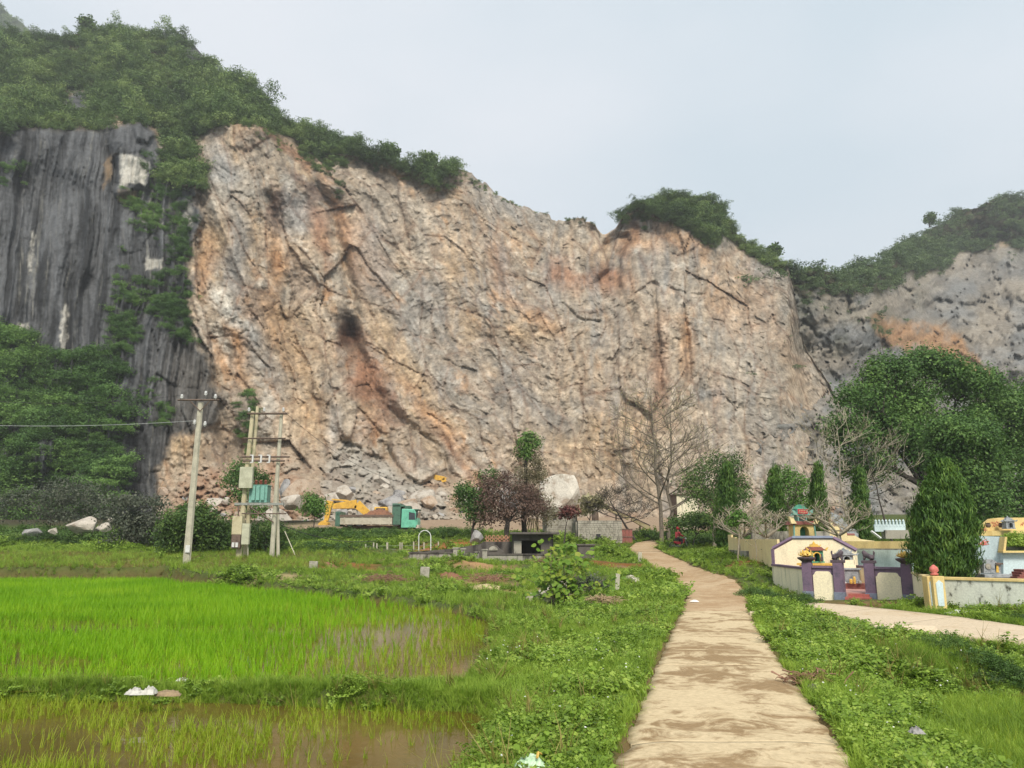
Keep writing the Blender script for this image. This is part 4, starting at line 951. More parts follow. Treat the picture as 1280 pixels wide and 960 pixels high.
def earth_patch(x, y):
    w = np.zeros_like(x)
    for (px, py, rx, ry) in [(410, 708, 2.6, 1.4), (775, 707, 1.9, 1.6), (600, 710, 2.0, 1.2), (560, 716, 1.2, .6), (955, 702, 1.6, 1.0), (560, 686, 3.0, 2.4), (610, 728, 1.4, .9), (1110, 757, 2.2, .5), (1050, 755, 2.6, .45), (1000, 750, 1.5, .5), (350, 720, 1.2, .8)]:
        gx, gy, _ = atdepth(px, py); w = np.maximum(w, np.clip(1.4 - np.sqrt(((x - gx) / rx) ** 2 + ((y - gy) / (ry * 1.6)) ** 2), 0, 1))
    return w
def weed_d(x, y):
    c = fbm(x * .55, y * .55, 601, 4, .55)
    left = x < np.interp(y, PCY, PCX)
    g = np.where(left, .95, .85)
    leftfield = left & (x < -8) & (y > 40) & (y < 58)
    nearg = left & (y < 30) & (polydist(x, y, lo_poly) < -.0) & (x < 1.05 - (y < 9) * .2 - ss(9, 22, y) * -2.2)
    d = np.where(leftfield, .02, g * np.clip(.62 + c * 2.6, 0.04, 1))
    rgt = (x > np.interp(y, PCY, PCX)) & (y < 20)
    d = np.where(rgt & (dpath_(x, y) > 2.4 + c * 1.5), d * .25, d)
    left_grass = left & (y < 30) & (dpath_(x, y) > 1.3 + (y - 8) * .12 + c * .9)
    d = np.where(left_grass, d * .12, d)
    return d * land(x, y) * (1 - earth_patch(x, y) * .93)
def grass_d(x, y):
    c = fbm(x * .55, y * .55, 601, 4, .55)
    left = x < np.interp(y, PCY, PCX)
    d = np.where(land(x, y, -.03), np.clip(.6 - c * 1.6, .15, 1), 0)
    return d * (1 - earth_patch(x, y) * .9)
# near leafy weeds
x, y, z = field_points(95000, 5.0, 26, 1.0, lambda x, y: weed_d(x, y) * land(x, y, .12))
s = (.65 + .65 * rg.random(len(x))) * (1 + .3 * ss(10, 24, y)) * (1 + .4 * np.clip(fbm(x * .8, y * .8, 603, 3) * 2, 0, 1))
s = s * np.where(rg.random(len(x)) < .03, 1.35, .92)
scatter('ground_cover', WD, np.stack([x, y, z - .02], -1), s, 'leafy green weeds crowding both verges of the near path', tilt=.25, seed=30)
x, y, z = field_points(60000, 24, 76, 1.0, weed_d)
s = (1.0 + 1.0 * rg.random(len(x)) ** 2) * (1 + .5 * ss(30, 66, y)) * (.7 + 1.0 * np.clip(fbm(x * .3, y * .3, 604, 3) * 2, 0, 1))
scatter('ground_cover', WD, np.stack([x, y, z - .03], -1), s, 'leafy ground cover over the old graveyard and far verges', tilt=.25, seed=31)
x, y, z = field_points(90000, 5.0, 24, 1.0, grass_d)
scatter('grass', GT, np.stack([x, y, z - .01], -1), (.7 + .7 * rg.random(len(x))), 'soft green grass on banks and bunds of the paddies', tilt=.2, seed=32)
x, y, z = field_points(60000, 22, 72, 1.0, lambda x, y: grass_d(x, y) * np.where((x < -8) & (y > 38), 1, .55))
scatter('grass', GT, np.stack([x, y, z - .01], -1), (1.3 + 1.0 * rg.random(len(x))), 'coarse grass farther off between paddies and graves', tilt=.2, seed=33)
x, y, z = field_points(36000, 10.8, 14.6, 1.0, lambda x, y: (polydist(x, y, up_poly) < .12) & (polydist(x, y, lo_poly) < .22) & (x < -.2), xr=(-13, 0))
scatter('grass', GT, np.stack([x, y, z - .01], -1), (.38 + .42 * rg.random(len(x))), 'bright fresh grass along the bund between the two paddies', tilt=.25, seed=36)
# dry stalks
x, y, z = field_points(9000, 6.0, 62, 1.0, lambda x, y: land(x, y) * np.clip(fbm(x * .4, y * .4, 605, 3) * 2.0 - .25, 0, 1) + land(x, y) * .8 * ((x < -9) & (y > 42) & (y < 57)))
scatter('grass', DG, np.stack([x, y, z - .01], -1), (.7 + .7 * rg.random(len(x))), 'yellowed dry grass stalks among the green', tilt=.25, seed=34)
x, y, z = field_points(9000, 42, 57, 1.0, lambda x, y: land(x, y) * .9 * (x < -9.5), xr=(-44, -9))
scatter('grass', DG, np.stack([x, y, z - .02], -1), (.5 + .6 * rg.random(len(x))), 'stubble of the fallow field beyond the large paddy', tilt=.3, seed=35)
TWIG = [stain('dead_twigs', (.30, .16, .10), (.17, .09, .06), scale=4), stain('straw_twigs', (.42, .31, .18), (.25, .16, .09), scale=4)]
x, y, z = field_points(1500, 6.5, 26, 1.0, lambda x, y: land(x, y, .15) * np.clip(fbm(x * .7, y * .7, 620, 3) * 3 - .1, 0, 1))
scatter('grass', DG, np.stack([x, y, z], -1), 1.0 + 1.1 * rg.random(len(x)), 'tall dead stems sticking out of the verge weeds', tilt=.3, seed=37)
# brush piles
for px, py, n, rad, lab in [(480, 728, 26, 1.1, 'heap of dry brown brush beside the mounds'), (755, 755, 26, .55, 'pile of reddish dry twigs on the left verge'), (690, 705, 30, 1.1, 'heap of dead branches in front of the old tomb'), (610, 728, 24, 1.1, 'pile of dry straw-coloured roots near the old tomb'), (1010, 855, 10, .35, 'dry twig tangle on the right verge')]:
    gx, gy, gz = atdepth(px, py, 6, 80) if py < 765 else onz(px, py, 0)
    bb = MB(); rr = random.Random(int(px))
    for k in range(n * 14):
        t = rr.random() * 6.28; c = Vector((rr.gauss(0, rad * .42), rr.gauss(0, rad * .36), abs(rr.gauss(0, .13 * rad)) + .03)); d = Vector((math.cos(t), math.sin(t), rr.gauss(0, .35))) * (.15 + rr.random() * .4) * (1 if gy > 25 else .5)
        mid_ = c + Vector((rr.gauss(0, .04), rr.gauss(0, .04), .03))
        bb.tube([c - d * .5, mid_, c + d * .5], [.012, .009, .004], 3, cap=False)
    bb.build('brush_pile', TWIG[int(px) % 2], None, (gx, gy, gz), label=lab, cat='brush pile', group='heaps of dead brush')
# rice
def rows(x, y): return 1.0
def rice_d(x, y):
    d = polydist(x, y, up_poly); c = fbm(x * .22, y * .22, 610, 4, .55)
    px, py = pxof(x, y, -.25)
    dense = ss(500, 200, px + (py - 745) * 1.9 + c * 260)
    thin = .20 + .32 * np.clip(c * 2 + .3, 0, 1)
    bare = np.exp(-(((px - 505) / 50) ** 2 + ((py - 790) / 16) ** 2))
    st = np.clip(fbm(x * .25, y * 1.1, 615, 4, .6) * 2.6 + .72, .12, 1)
    near_ = .45 + .55 * ss(15, 24, y)
    return (d > .15) * np.clip((dense * (.45 + .6 * np.clip(c * 2 + .4, 0, 1)) * near_ + (1 - dense) * thin) * (1 - .75 * bare) * st, 0, 1)
x, y, z = field_points(150000, 12.5, 44, 1.0, rice_d, xr=(-28, 0.5))
px, py = pxof(x, y, 0 * x); mid = px + (py - 760) * 1.1
g = rg.random(len(x)) < ss(560, 330, mid + rg.normal(size=len(x)) * 60)
for msk, names, lab, sd_, s0, s1 in [(g, RI, 'vivid green rice seedlings standing thick in the large paddy', 40, .8, .5), (~g, YR, 'sparse yellow-green rice seedlings toward the path side of the large paddy', 41, 1.0, .6)]:
    P = np.stack([x[msk], y[msk], np.full(msk.sum(), -.30)], -1)
    s = (s0 + s1 * rg.random(len(P))) * (1 + .25 * ss(18, 40, P[:, 1])); scatter('rice_seedlings', names, P, s, lab, tilt=.12, seed=sd_)
def rice2_d(x, y):
    c = fbm(x * .6, y * .6, 611, 4, .55); px, py = pxof(x, y, -.45)
    return (polydist(x, y, lo_poly) > .12) * np.clip((.26 + c * 1.2) * (.45 + .9 * ss(420, 60, px)), .04, 1)
x, y, z = field_points(26000, 5.0, 12.9, 1.0, rice2_d, xr=(-11, 0.5))
scatter('rice_seedlings', YR, np.stack([x, y, np.full(len(x), -.42)], -1), .85 + .6 * rg.random(len(x)), 'thin young rice standing in the nearest paddy', tilt=.15, seed=42)
x, y, z = field_points(60000, 5.0, 13, 1.0, lambda x, y: (polydist(x, y, rt_poly) > -.35) * np.clip(.35 + fbm(x * .8, y * .8, 612, 3), .05, 1), xr=(3, 11))
scatter('rice_seedlings', YR + GT, np.stack([x, y, np.full(len(x), -.50)], -1), .7 + .6 * rg.random(len(x)), 'patchy yellow-green rice in the small paddy right of the verge', tilt=.2, seed=43)
# scrub bank below the quarry road and along the ditch
def bank(pts, n, s0, s1, names, label, seed, dy=1.0, cat=None, kind='stuff', hz=.2):
    P = []
    for i in range(n):
        (ax, ay), (bx, by) = R_.choice(list(zip(pts[:-1], pts[1:]))); t = R_.random(); P.append((ax + (bx - ax) * t + R_.gauss(0, dy * .4), ay + (by - ay) * t + R_.gauss(0, dy)))
    P = np.array(P); z = ground_z(P[:, 0], P[:, 1]); s = s0 + (s1 - s0) * rg.random(n) ** 1.5
    return scatter('undergrowth' if kind == 'stuff' else 'bush', names, np.stack([P[:, 0], P[:, 1], z - hz * s], -1), s, label, seed=seed, cat=cat, kind=kind)
def gp(*pp): return [atdepth(px, py, 20, 110)[:2] for px, py in pp]
bank([(-62, 72), (-44, 70), (-30, 68), (-20, 67)], 230, .9, 1.8, SHC, 'low green scrub at the foot of the thicket beyond the fallow field', 51, dy=2.0)
bank([(-22, 71), (-16, 71), (-10, 71.5), (-4, 72)], 240, .75, 1.3, SHC, 'green hedge-like scrub in front of the green truck', 52, dy=1.3)
bank([(-22, 62), (-16, 60), (-12, 58)], 60, .5, 1.1, SHC, 'weedy scrub around the foot of the transformer poles', 53, dy=1.6)
bank([(13, 68), (19, 66), (24, 62)], 110, .7, 1.6, SHC, 'dark shrubs on the bend of the far path', 54, dy=1.8)
bank([onz(1040, 788, 0)[:2], onz(1075, 792, 0)[:2], onz(1110, 800, 0)[:2], onz(1135, 806, 0)[:2]], 46, .16, .34, TC, 'dark leafy shrubs in the ditch beside the side road', 55, dy=.28, hz=.1)
bank([onz(1150, 812, 0)[:2], onz(1210, 818, 0)[:2], onz(1280, 828, 0)[:2], onz(1330, 838, 0)[:2]], 60, .16, .36, SHC, 'bright leafy shrubs under the edge of the side road', 56, dy=.3, hz=.1)
bank([onz(1175, 765, 0)[:2], onz(1225, 768, 0)[:2], onz(1290, 774, 0)[:2], onz(1330, 778, 0)[:2]], 60, .2, .42, SHC, 'green shrubs along the foot of the stained white wall', 57, dy=.3, hz=.1)
bank([onz(940, 745, 0)[:2], onz(975, 752, 0)[:2], onz(1000, 752, 0)[:2]], 50, .22, .5, SHC, 'green weeds heaped against the left side of the tomb enclosure', 58, dy=.7, hz=.15)
# ================================================================ TREES AND SHRUBS, each a thing of its own
def lobe(px, py, rx, ry, D, base, dz=0.0, ratio=1.0):
    """a lobe of a crown, in metres relative to the tree's base"""
    X, Y, Z = at(px, py, D + dz); s = D / F * 1.02
    return (X - base[0], Y - base[1], Z - base[2], rx * s, max(rx, ry) * s * ratio, ry * s)
def ground_at(px, D):
    X = at(px, 680, D)[0]; return (X, D, float(ground_z(np.array([X]), np.array([float(D)]))[0]))
def wob(p0, p1, n, w, rr, sag=0.0):
    p0, p1 = Vector(p0), Vector(p1); out = []
    L = (p1 - p0).length
    for i in range(n + 1):
        t = i / n; q = p0.lerp(p1, t)
        if 0 < i < n: q += Vector((rr.gauss(0, w), rr.gauss(0, w), rr.gauss(0, w * .5))) * L
        q.z += sag * L * math.sin(math.pi * t)
        out.append(q)
    return out
def tree(name, label, cat, base, lobes, leaf, n_clump, per, mat, trunk_r, bark, seed, aspect=.6, upward=0, clump_r=None, shell=.55, trunks=1, group=None, crown='crown', fork=.35, extra=None):
    rr = random.Random(seed)
    root = empty(name, base, label=label, cat=cat, group=group)
    V, Fq, T = crown_arrays(lobes, n_clump, per, leaf, seed, aspect, clump_r, upward, shell)
    link(crown, np_mesh(crown, V, Fq, mat, {'tint': T}), root)
    L = sorted(lobes, key=lambda l: -l[3] * l[5])
    cx = sum(l[0] for l in lobes) / len(lobes); cz = sum(l[2] for l in lobes) / len(lobes)
    for k in range(trunks):
        b = MB(); off = (rr.gauss(0, .2) if trunks > 1 else 0, rr.gauss(0, .2) if trunks > 1 else 0)
        top = Vector((cx * .5 + off[0] * 2, rr.gauss(0, .1), cz * (fork + .2)))
        pts = wob((off[0], off[1], -.3), top, 4, .02, rr); b.tube(pts, [trunk_r * 1.25, trunk_r, trunk_r * .85, trunk_r * .75, trunk_r * .65], 8)
        for l in L[k::trunks][:9]:
            e = Vector((l[0], l[1], l[2] + l[5] * .2)); p = wob(top, e, 4, .06, rr, .05); b.tube(p, [trunk_r * .55, trunk_r * .42, trunk_r * .3, trunk_r * .2, trunk_r * .08], 6, cap=False)
            for j in range(3):
                e2 = e + Vector((rr.gauss(0, l[3] * .6), rr.gauss(0, l[4] * .6), rr.gauss(.2, l[5] * .6))); b.tube(wob(p[3], e2, 3, .08, rr), [trunk_r * .2, trunk_r * .14, trunk_r * .08, trunk_r * .03], 4, cap=False)
        b.build('trunk', bark, root, smooth=True)
    return root
def twigs(b, p, d, L, r, depth, rr, spread=.6, upb=.15, n=3, seg=3, taper=.62, minr=.004):
    """recursive bare branching"""
    pts = [p]; q = p.copy(); dd = d.copy()
    for i in range(seg):
        dd = (dd + Vector((rr.gauss(0, .10), rr.gauss(0, .10), rr.gauss(upb * .5, .08)))).normalized(); q = q + dd * (L / seg); pts.append(q.copy())
    rads = [max(minr, r * (1 - (1 - taper) * i / seg)) for i in range(seg + 1)]
    b.tube(pts, rads, 6 if r > .05 else (4 if r > .02 else 3), cap=False)
    if depth <= 0: return
    for k in range(n):
        t = rr.uniform(.35, 1.0) if k < n - 1 else 1.0; i = min(seg - 1, int(t * seg)); base = pts[i].lerp(pts[i + 1], t * seg - i) if t < 1 else pts[-1]
        a = rr.random() * 6.283; side = Vector((math.cos(a), math.sin(a), rr.gauss(upb, .3))).normalized(); nd = (dd * (1 - spread * rr.uniform(.6, 1)) + side * spread).normalized()
        twigs(b, base, nd, L * rr.uniform(.55, .8), r * taper * rr.uniform(.6, .9), depth - 1, rr, spread, upb, n, seg, taper, minr)
def bare_tree(name, label, cat, base, H, r, mat, seed, depth=4, n=4, spread=.6, trunk_lean=(0, 0), first=.35, L0=.33, buds=None, upb=.15, whorl=14, group=None, minr=.006, updir=.25):
    rr = random.Random(seed); root = empty(name, base, label=label, cat=cat, group=group)
    b = MB(); top = Vector((trunk_lean[0], trunk_lean[1], H)); pts = wob((0, 0, -.3), top, 8, .008, rr)
    b.tube(pts, [max(.02, r * (1 - .85 * i / 8)) for i in range(9)], 8, cap=False); b.build('trunk', mat, root, smooth=True)
    b = MB()
    for k in range(whorl):
        t = first + (1 - first) * (k + rr.random() * .6) / whorl; i = min(7, int(t * 8)); p = pts[i].lerp(pts[i + 1], t * 8 - i); a = k * 2.4 + rr.random()
        d = Vector((math.cos(a), math.sin(a), updir + rr.gauss(0, .12))).normalized(); twigs(b, p, d, H * L0 * (1.15 - t * .8), r * .42 * (1.1 - t * .8), depth - 1, rr, spread, upb, n, minr=minr)
    b.build('branches', mat, root)
    if buds:
        vs = np.array(b.v); rb = np.random.default_rng(seed); k = rb.choice(len(vs), buds[0]); P = vs[k] + rb.normal(size=(buds[0], 3)) * buds[2]
        V, Fq = leaf_quads(P, rb.normal(size=P.shape), buds[1] * (.5 + rb.random(len(P))), .6, rb)
        link('leaves', np_mesh('leaves', V, Fq, buds[3], {'tint': np.repeat(rb.random(len(P)), 4)}), root)
    return root

LM = lambda n, a, b, c, t=.28, s=.25: leafmat(n, a, b, c, trans=t, nscale=s)
M['lt_big'] = LM('broadleaf_crown', (.04, .09, .02), (.08, .165, .035), (.16, .27, .06), s=.35)
M['lt_mid'] = LM('tree_crown', (.035, .07, .018), (.075, .14, .03), (.15, .23, .05), s=.6)
M['lt_bright'] = LM('bright_crown', (.05, .11, .02), (.10, .21, .035), (.17, .30, .06), s=.6)
M['lt_cyp'] = LM('cypress_spray', (.03, .07, .015), (.075, .16, .03), (.17, .28, .05), s=1.2)
M['lt_purple'] = LM('purple_leaves', (.07, .04, .032), (.14, .085, .065), (.22, .15, .11), s=1.0)
M['lt_olive'] = LM('olive_twigs', (.10, .09, .05), (.17, .15, .08), (.25, .23, .13), s=1.0)
M['lt_bud'] = LM('pale_buds', (.26, .24, .12), (.36, .33, .18), (.46, .44, .26))
M['lt_grey'] = LM('dusty_grey_leaves', (.05, .07, .045), (.09, .105, .07), (.17, .18, .13), s=.8)
M['lt_yel'] = LM('lime_leaves', (.10, .19, .02), (.22, .34, .035), (.44, .46, .07), s=1.5)
M['twig_pale'] = stain('pale_twigs', (.36, .31, .23), (.24, .2, .14), scale=5)

# the big broadleaf trees at the right
B = ground_at(1160, 62)
tree('broadleaf_tree', 'huge rounded dark green tree towering over the cemetery', 'tree', B,
     [lobe(px, py, rx, ry, 62, B, dz) for px, py, rx, ry, dz in [(1080, 500, 30, 26, 0), (1110, 478, 32, 26, 1), (1150, 466, 36, 24, 2), (1180, 474, 32, 24, 2), (1215, 492, 34, 28, 3), (1062, 545, 22, 30, -1), (1095, 540, 34, 34, 1), (1140, 520, 44, 38, 2), (1200, 540, 40, 34, 2), (1250, 520, 34, 32, 4), (1085, 585, 30, 20, 0), (1150, 560, 30, 24, -1)]],
     .23, 5200, 12, M['lt_big'], .38, M['bark_dark'], 101, aspect=.62, clump_r=.9, shell=.5, trunks=2, fork=.25)
B = ground_at(1205, 54)
tree('broadleaf_tree', 'shorter bright green tree in front of the huge one behind the blue cemetery wall', 'tree', B,
     [lobe(px, py, rx, ry, 54, B, dz) for px, py, rx, ry, dz in [(1190, 548, 30, 24, -1), (1215, 560, 28, 26, 0), (1180, 580, 26, 22, 0), (1205, 605, 34, 26, 0), (1240, 600, 26, 26, 1), (1225, 635, 34, 22, 0), (1190, 630, 26, 24, 0)]],
     .21, 3000, 12, M['lt_big'], .22, M['bark_dark'], 102, clump_r=.75, shell=.5, fork=.25)
B = ground_at(1290, 66)
tree('broadleaf_tree', 'dark green tree at the right edge merging with the huge one', 'tree', B,
     [lobe(px, py, rx, ry, 66, B, dz) for px, py, rx, ry, dz in [(1265, 520, 34, 34, 0), (1300, 500, 40, 34, 2), (1270, 570, 36, 34, 0), (1310, 570, 44, 40, 2), (1275, 625, 40, 34, 0), (1330, 540, 40, 50, 3), (1255, 650, 30, 20, -1)]],
     .24, 2800, 12, M['lt_big'], .3, M['bark_dark'], 103, clump_r=1.15, shell=.5, fork=.3)
# trees beyond the tombs
B = ground_at(893, 56)
tree('camphor_tree', 'loose grey-green tree behind the bend with a feathery top', 'tree', B,
     [lobe(px, py, rx, ry, 56, B, dz) for px, py, rx, ry, dz in [(873, 603, 20, 16, 0), (895, 592, 22, 20, 0), (915, 583, 15, 16, 0), (915, 605, 22, 20, .6), (880, 625, 26, 18, 0), (905, 630, 26, 18, 0), (862, 612, 12, 12, 0), (925, 620, 14, 18, 0)]],
     .15, 900, 10, M['lt_mid'], .16, M['bark'], 104, clump_r=.6, shell=.35, fork=.4)
B = ground_at(980, 50)
tree('leafy_tree', 'yellowish green leafy tree between the two tall cypresses', 'tree', B,
     [lobe(px, py, rx, ry, 50, B, dz) for px, py, rx, ry, dz in [(985, 602, 16, 14, 0), (1000, 612, 12, 14, 0), (975, 618, 16, 18, 0), (995, 632, 16, 14, 0)]],
     .14, 420, 9, M['lt_bright'], .1, M['bark'], 105, clump_r=.45, shell=.35, fork=.5)
def cypress(px0, py_top, py_bot, wpx, D, label, seed, n=900, leaf=.22, lean=0, mat=None, base=None, per=8, profile=None):
    B = base or ground_at(px0, D); s = D / F * 1.02
    prof = profile or [(0.02, .6), (.16, .95), (.34, 1.0), (.50, .85), (.64, .66), (.77, .47), (.88, .30), (.97, .16), (1.05, .06)]
    L = []
    for t, w in prof:
        py = py_bot + (py_top - py_bot) * t
        for k in range(3):
            a = k * 2.1 + t * 5
            L.append(lobe(px0 + lean * t + math.cos(a) * wpx * w * .32, py + 2, wpx * w * .62, (py_bot - py_top) * .12, D, B, math.sin(a) * wpx * w * .32 * s))
    return tree('cypress_tree', label, 'cypress', B, L, leaf * 1.5, n, per, mat or M['lt_cyp'], .07 * D / 25, M['bark_dark'], seed, aspect=.20, upward=1, clump_r=leaf * 1.5, shell=.55, fork=.5, group='cypresses of the cemetery')
cypress(968, 592, 678, 17, 44, 'dark cypress left of the yellow tower shrine behind the cream fence', 111, n=2000, leaf=.15)
cypress(1022, 590, 672, 13, 42, 'slim dark cypress standing just right of the yellow tower shrine', 112, n=1700, leaf=.14)
cypress(1074, 594, 674, 15, 42, 'dark cypress beside the stepped wall left of the biggest cypress', 113, n=1800, leaf=.14)
cypress(908, 588, 680, 20, 47, 'dusky cypress half hidden behind the leafless frangipani', 114, n=1300, leaf=.16)
bx, by, bz = onz(1178, 742, 0.0)
cypress(1180, 588, 716, 43, 24.5, 'huge bushy cypress leaning over the stained white wall', 115, n=7200, leaf=.115, base=(at(1178, 700, 24.5)[0], 24.5, 0.15), per=9, lean=-2,
        profile=[(0.0, .72), (.12, .95), (.28, 1.0), (.45, .97), (.6, .9), (.74, .72), (.86, .5), (.95, .28), (1.02, .1)])
# bare trees
B = ground_at(827, 66)
bare_tree('bare_tree', 'tall leafless tree with two straight stems at the bend, taller stem', 'bare tree', B, 12.6, .20, M['bark'], 121, depth=3, n=4, spread=.55, L0=.36, first=.22, buds=(2200, .11, .22, M['lt_bud']), whorl=20, trunk_lean=(-.5, 0), minr=.016, updir=.35)
B = ground_at(837, 66.5)
bare_tree('bare_tree', 'leafless tree stem leaning beside the taller one at the bend', 'bare tree', B, 11.6, .18, M['bark'], 122, depth=3, n=4, spread=.55, L0=.36, first=.25, buds=(1500, .11, .22, M['lt_bud']), whorl=16, trunk_lean=(.5, 0), minr=.016, updir=.35)
B = ground_at(797, 68)
bare_tree('bare_tree', 'low spreading leafless tree with a dark leaning trunk in front of the ramp', 'bare tree', B, 3.6, .14, M['bark_dark'], 123, depth=4, n=4, spread=.7, L0=.75, first=.45, whorl=9, trunk_lean=(-2.4, 0), minr=.012, buds=(900, .1, .15, M['lt_olive']))
B = ground_at(1058, 52)
bare_tree('bare_tree', 'leafless tree with long pale horizontal branches left of the huge green tree', 'bare tree', B, 8.2, .12, M['twig_pale'], 124, depth=3, n=4, spread=.42, L0=.48, first=.32, whorl=17, minr=.012, updir=.18, buds=(700, .09, .1, M['lt_bud']))
B = ground_at(1118, 50)
bare_tree('bare_tree', 'thin leaning dark-stemmed tree between the small and biggest cypress', 'bare tree', B, 6.8, .08, M['bark_dark'], 125, depth=2, n=3, spread=.5, L0=.3, first=.4, whorl=9, minr=.012, trunk_lean=(-1.4, 0), buds=(500, .12, .2, M['lt_grey']))
def frangipani(px, pyb, D, H, label, seed, group='leafless frangipani trees', spread=.62, base=None):
    B = base or ground_at(px, D)
    rr = random.Random(seed); root = empty('frangipani_tree', B, label=label, cat='frangipani', group=group)
    b = MB(); p = Vector((0, 0, -.2)); d = Vector((rr.gauss(0, .1), 0, 1)); pts = wob(p, (rr.gauss(0, .15), 0, H * .34), 3, .03, rr); b.tube(pts, [.13, .11, .10, .10], 7); b.build('trunk', M['twig_pale'], root, smooth=True)
    b = MB()
    for k in range(7):
        a = k * .9 + rr.random() * .5; dd = Vector((math.cos(a) * 1.0, math.sin(a), .25 + rr.random() * .45)).normalized(); twigs(b, pts[-1], dd, H * .40, .055, 3, rr, .72, .22, 3, 2, .75, minr=.011)
    b.build('branches', M['twig_pale'], root)
    vs = np.array(b.v); rb = np.random.default_rng(seed); kk = rb.choice(len(vs), 260); V, Fq = leaf_quads(vs[kk], rb.normal(size=(260, 3)), .10 * np.ones(260), .6, rb)
    link('leaves', np_mesh('leaves', V, Fq, M['lt_bud'], {'tint': np.repeat(rb.random(260), 4)}), root)
    return root
frangipani(925, 690, 41, 2.6, 'leafless pale frangipani at the left end of the cream fence', 131, base=(at(922, 680, 41)[0], 41, 1.25))
frangipani(960, 690, 39, 2.5, 'leafless pale frangipani leaning toward the yellow tower shrine', 132, base=(at(957, 680, 39)[0], 39, 1.25))
frangipani(1048, 690, 35, 2.6, 'leafless frangipani with a dense grey head right of the yellow tower shrine', 133, base=(at(1049, 680, 36)[0], 36, 1.3))
bare_tree('sapling', 'thin bare sapling in front of the cream fence', 'sapling', atdepth(946, 705, 20, 60), 1.9, .022, M['twig_pale'], 134, depth=3, n=3, spread=.55, L0=.42, first=.35, whorl=7, minr=.006, buds=(160, .07, .04, M['lt_bright']), updir=.6)
# papaya-like bright tree in front of the fence
B = ground_at(922, 39)
tree('small_tree', 'small bright green tree peeping over the cream fence', 'tree', B, [lobe(924, 648, 9, 6, 39, B), (lobe(916, 655, 6, 5, 39, B)), lobe(932, 652, 6, 5, 39, B)], .13, 130, 7, M['lt_bright'], .04, M['twig_pale'], 135, clump_r=.2, fork=.8)
# middle: purple tree, green tree, vine column
B = ground_at(632, 64)
tree('purple_leaved_tree', 'wide tree with dusky purple leaves behind the old grey tomb', 'tree', B,
     [lobe(px, py, rx, ry, 64, B, dz) for px, py, rx, ry, dz in [(618, 610, 20, 15, 0), (640, 618, 26, 18, 0), (615, 630, 22, 16, 0), (645, 640, 30, 16, 0), (665, 625, 20, 18, 0), (675, 640, 14, 16, 0), (625, 650, 30, 12, 0), (630, 600, 14, 9, 0)]],
     .17, 900, 9, M['lt_purple'], .17, M['bark_dark'], 141, clump_r=.55, shell=.25, trunks=2, fork=.35)
B = ground_at(590, 66)
tree('green_tree', 'round dark green tree joined to the left side of the purple-leaved tree', 'tree', B,
     [lobe(px, py, rx, ry, 66, B, dz) for px, py, rx, ry, dz in [(588, 618, 17, 14, 0), (596, 632, 20, 16, 0), (585, 630, 14, 12, 0), (612, 600, 14, 12, .5), (600, 645, 16, 12, 0)]],
     .2, 620, 9, M['lt_big'], .12, M['bark_dark'], 142, clump_r=.6, shell=.35, fork=.4)
B = ground_at(657, 66)
tree('vine_column', 'tall narrow trunk wrapped in brown vines with a tuft of green on top', 'tree', B,
     [lobe(px, py, rx, ry, 66, B, dz) for px, py, rx, ry, dz in [(661, 556, 13, 12, 0), (655, 568, 12, 11, 0)]], .2, 210, 9, M['lt_big'], .2, M['bark_dark'], 143, clump_r=.45, shell=.3, fork=.9)
V, Fq, T = crown_arrays([lobe(px, py, rx, ry, 66, B, 0) for px, py, rx, ry in [(660, 580, 15, 18), (657, 600, 19, 18), (654, 622, 24, 18), (672, 600, 12, 18), (668, 635, 26, 18), (690, 648, 14, 12)]], 950, 9, .15, 144, .5, .5, 0, .2)
link('vines', np_mesh('vines', V, Fq, M['lt_olive'], {'tint': T}), bpy.data.objects['vine_column'])
# left and centre bushes
def bush(px, D, lobes, label, mat, seed, leaf=.17, n=500, per=9, name='bush', cat='bush', bark=None, shell=.45, tr=.07, cr=None):
    B = ground_at(px, D)
    return tree(name, label, cat, B, [lobe(a, b, c, d, D, B, e) for a, b, c, d, e in lobes], leaf, n, per, mat, tr, bark or M['bark_dark'], seed, clump_r=cr or leaf * 2.6, shell=shell, fork=.4)
bush(245, 56, [(240, 655, 30, 20, 0), (225, 665, 24, 20, 0), (262, 662, 22, 20, 0), (215, 680, 18, 14, 0), (245, 680, 36, 14, 0), (238, 642, 16, 12, 0)], 'large rounded green bush behind the left utility pole', M['lt_mid'], 151, leaf=.19, n=1250, cr=.6)
bush(172, 62, [(160, 628, 26, 8, 0), (185, 632, 26, 8, 0), (150, 645, 22, 8, 0), (190, 650, 24, 9, 0), (165, 660, 30, 12, 0), (190, 672, 26, 12, 0), (150, 675, 18, 10, 0)], 'sprawling tree with dusty grey leaves in flat tiers left of the green bush', M['lt_grey'], 152, leaf=.2, n=720, cr=.5, name='tiered_tree', cat='tree', shell=.5)
bush(310, 68, [(305, 592, 18, 12, 0), (318, 603, 16, 14, 0), (296, 604, 14, 12, 0), (308, 622, 18, 14, 0), (318, 640, 14, 12, 0)], 'dark green tree standing behind the pole transformer', M['lt_big'], 153, leaf=.2, n=520, cr=.6, name='small_tree', cat='tree')
bush(391, 72, [(392, 630, 14, 11, 0), (388, 640, 13, 10, 0), (400, 638, 11, 9, 0)], 'small bright green tree left of the yellow excavator arm', M['lt_bright'], 154, leaf=.19, n=330, cr=.5, name='small_tree', cat='tree')
bush(335, 58, [(330, 665, 24, 12, 0), (315, 672, 16, 12, 0), (352, 672, 18, 10, 0), (325, 682, 26, 9, 0)], 'green shrub between the legs of the transformer station', M['lt_mid'], 155, leaf=.17, n=520, cr=.45)
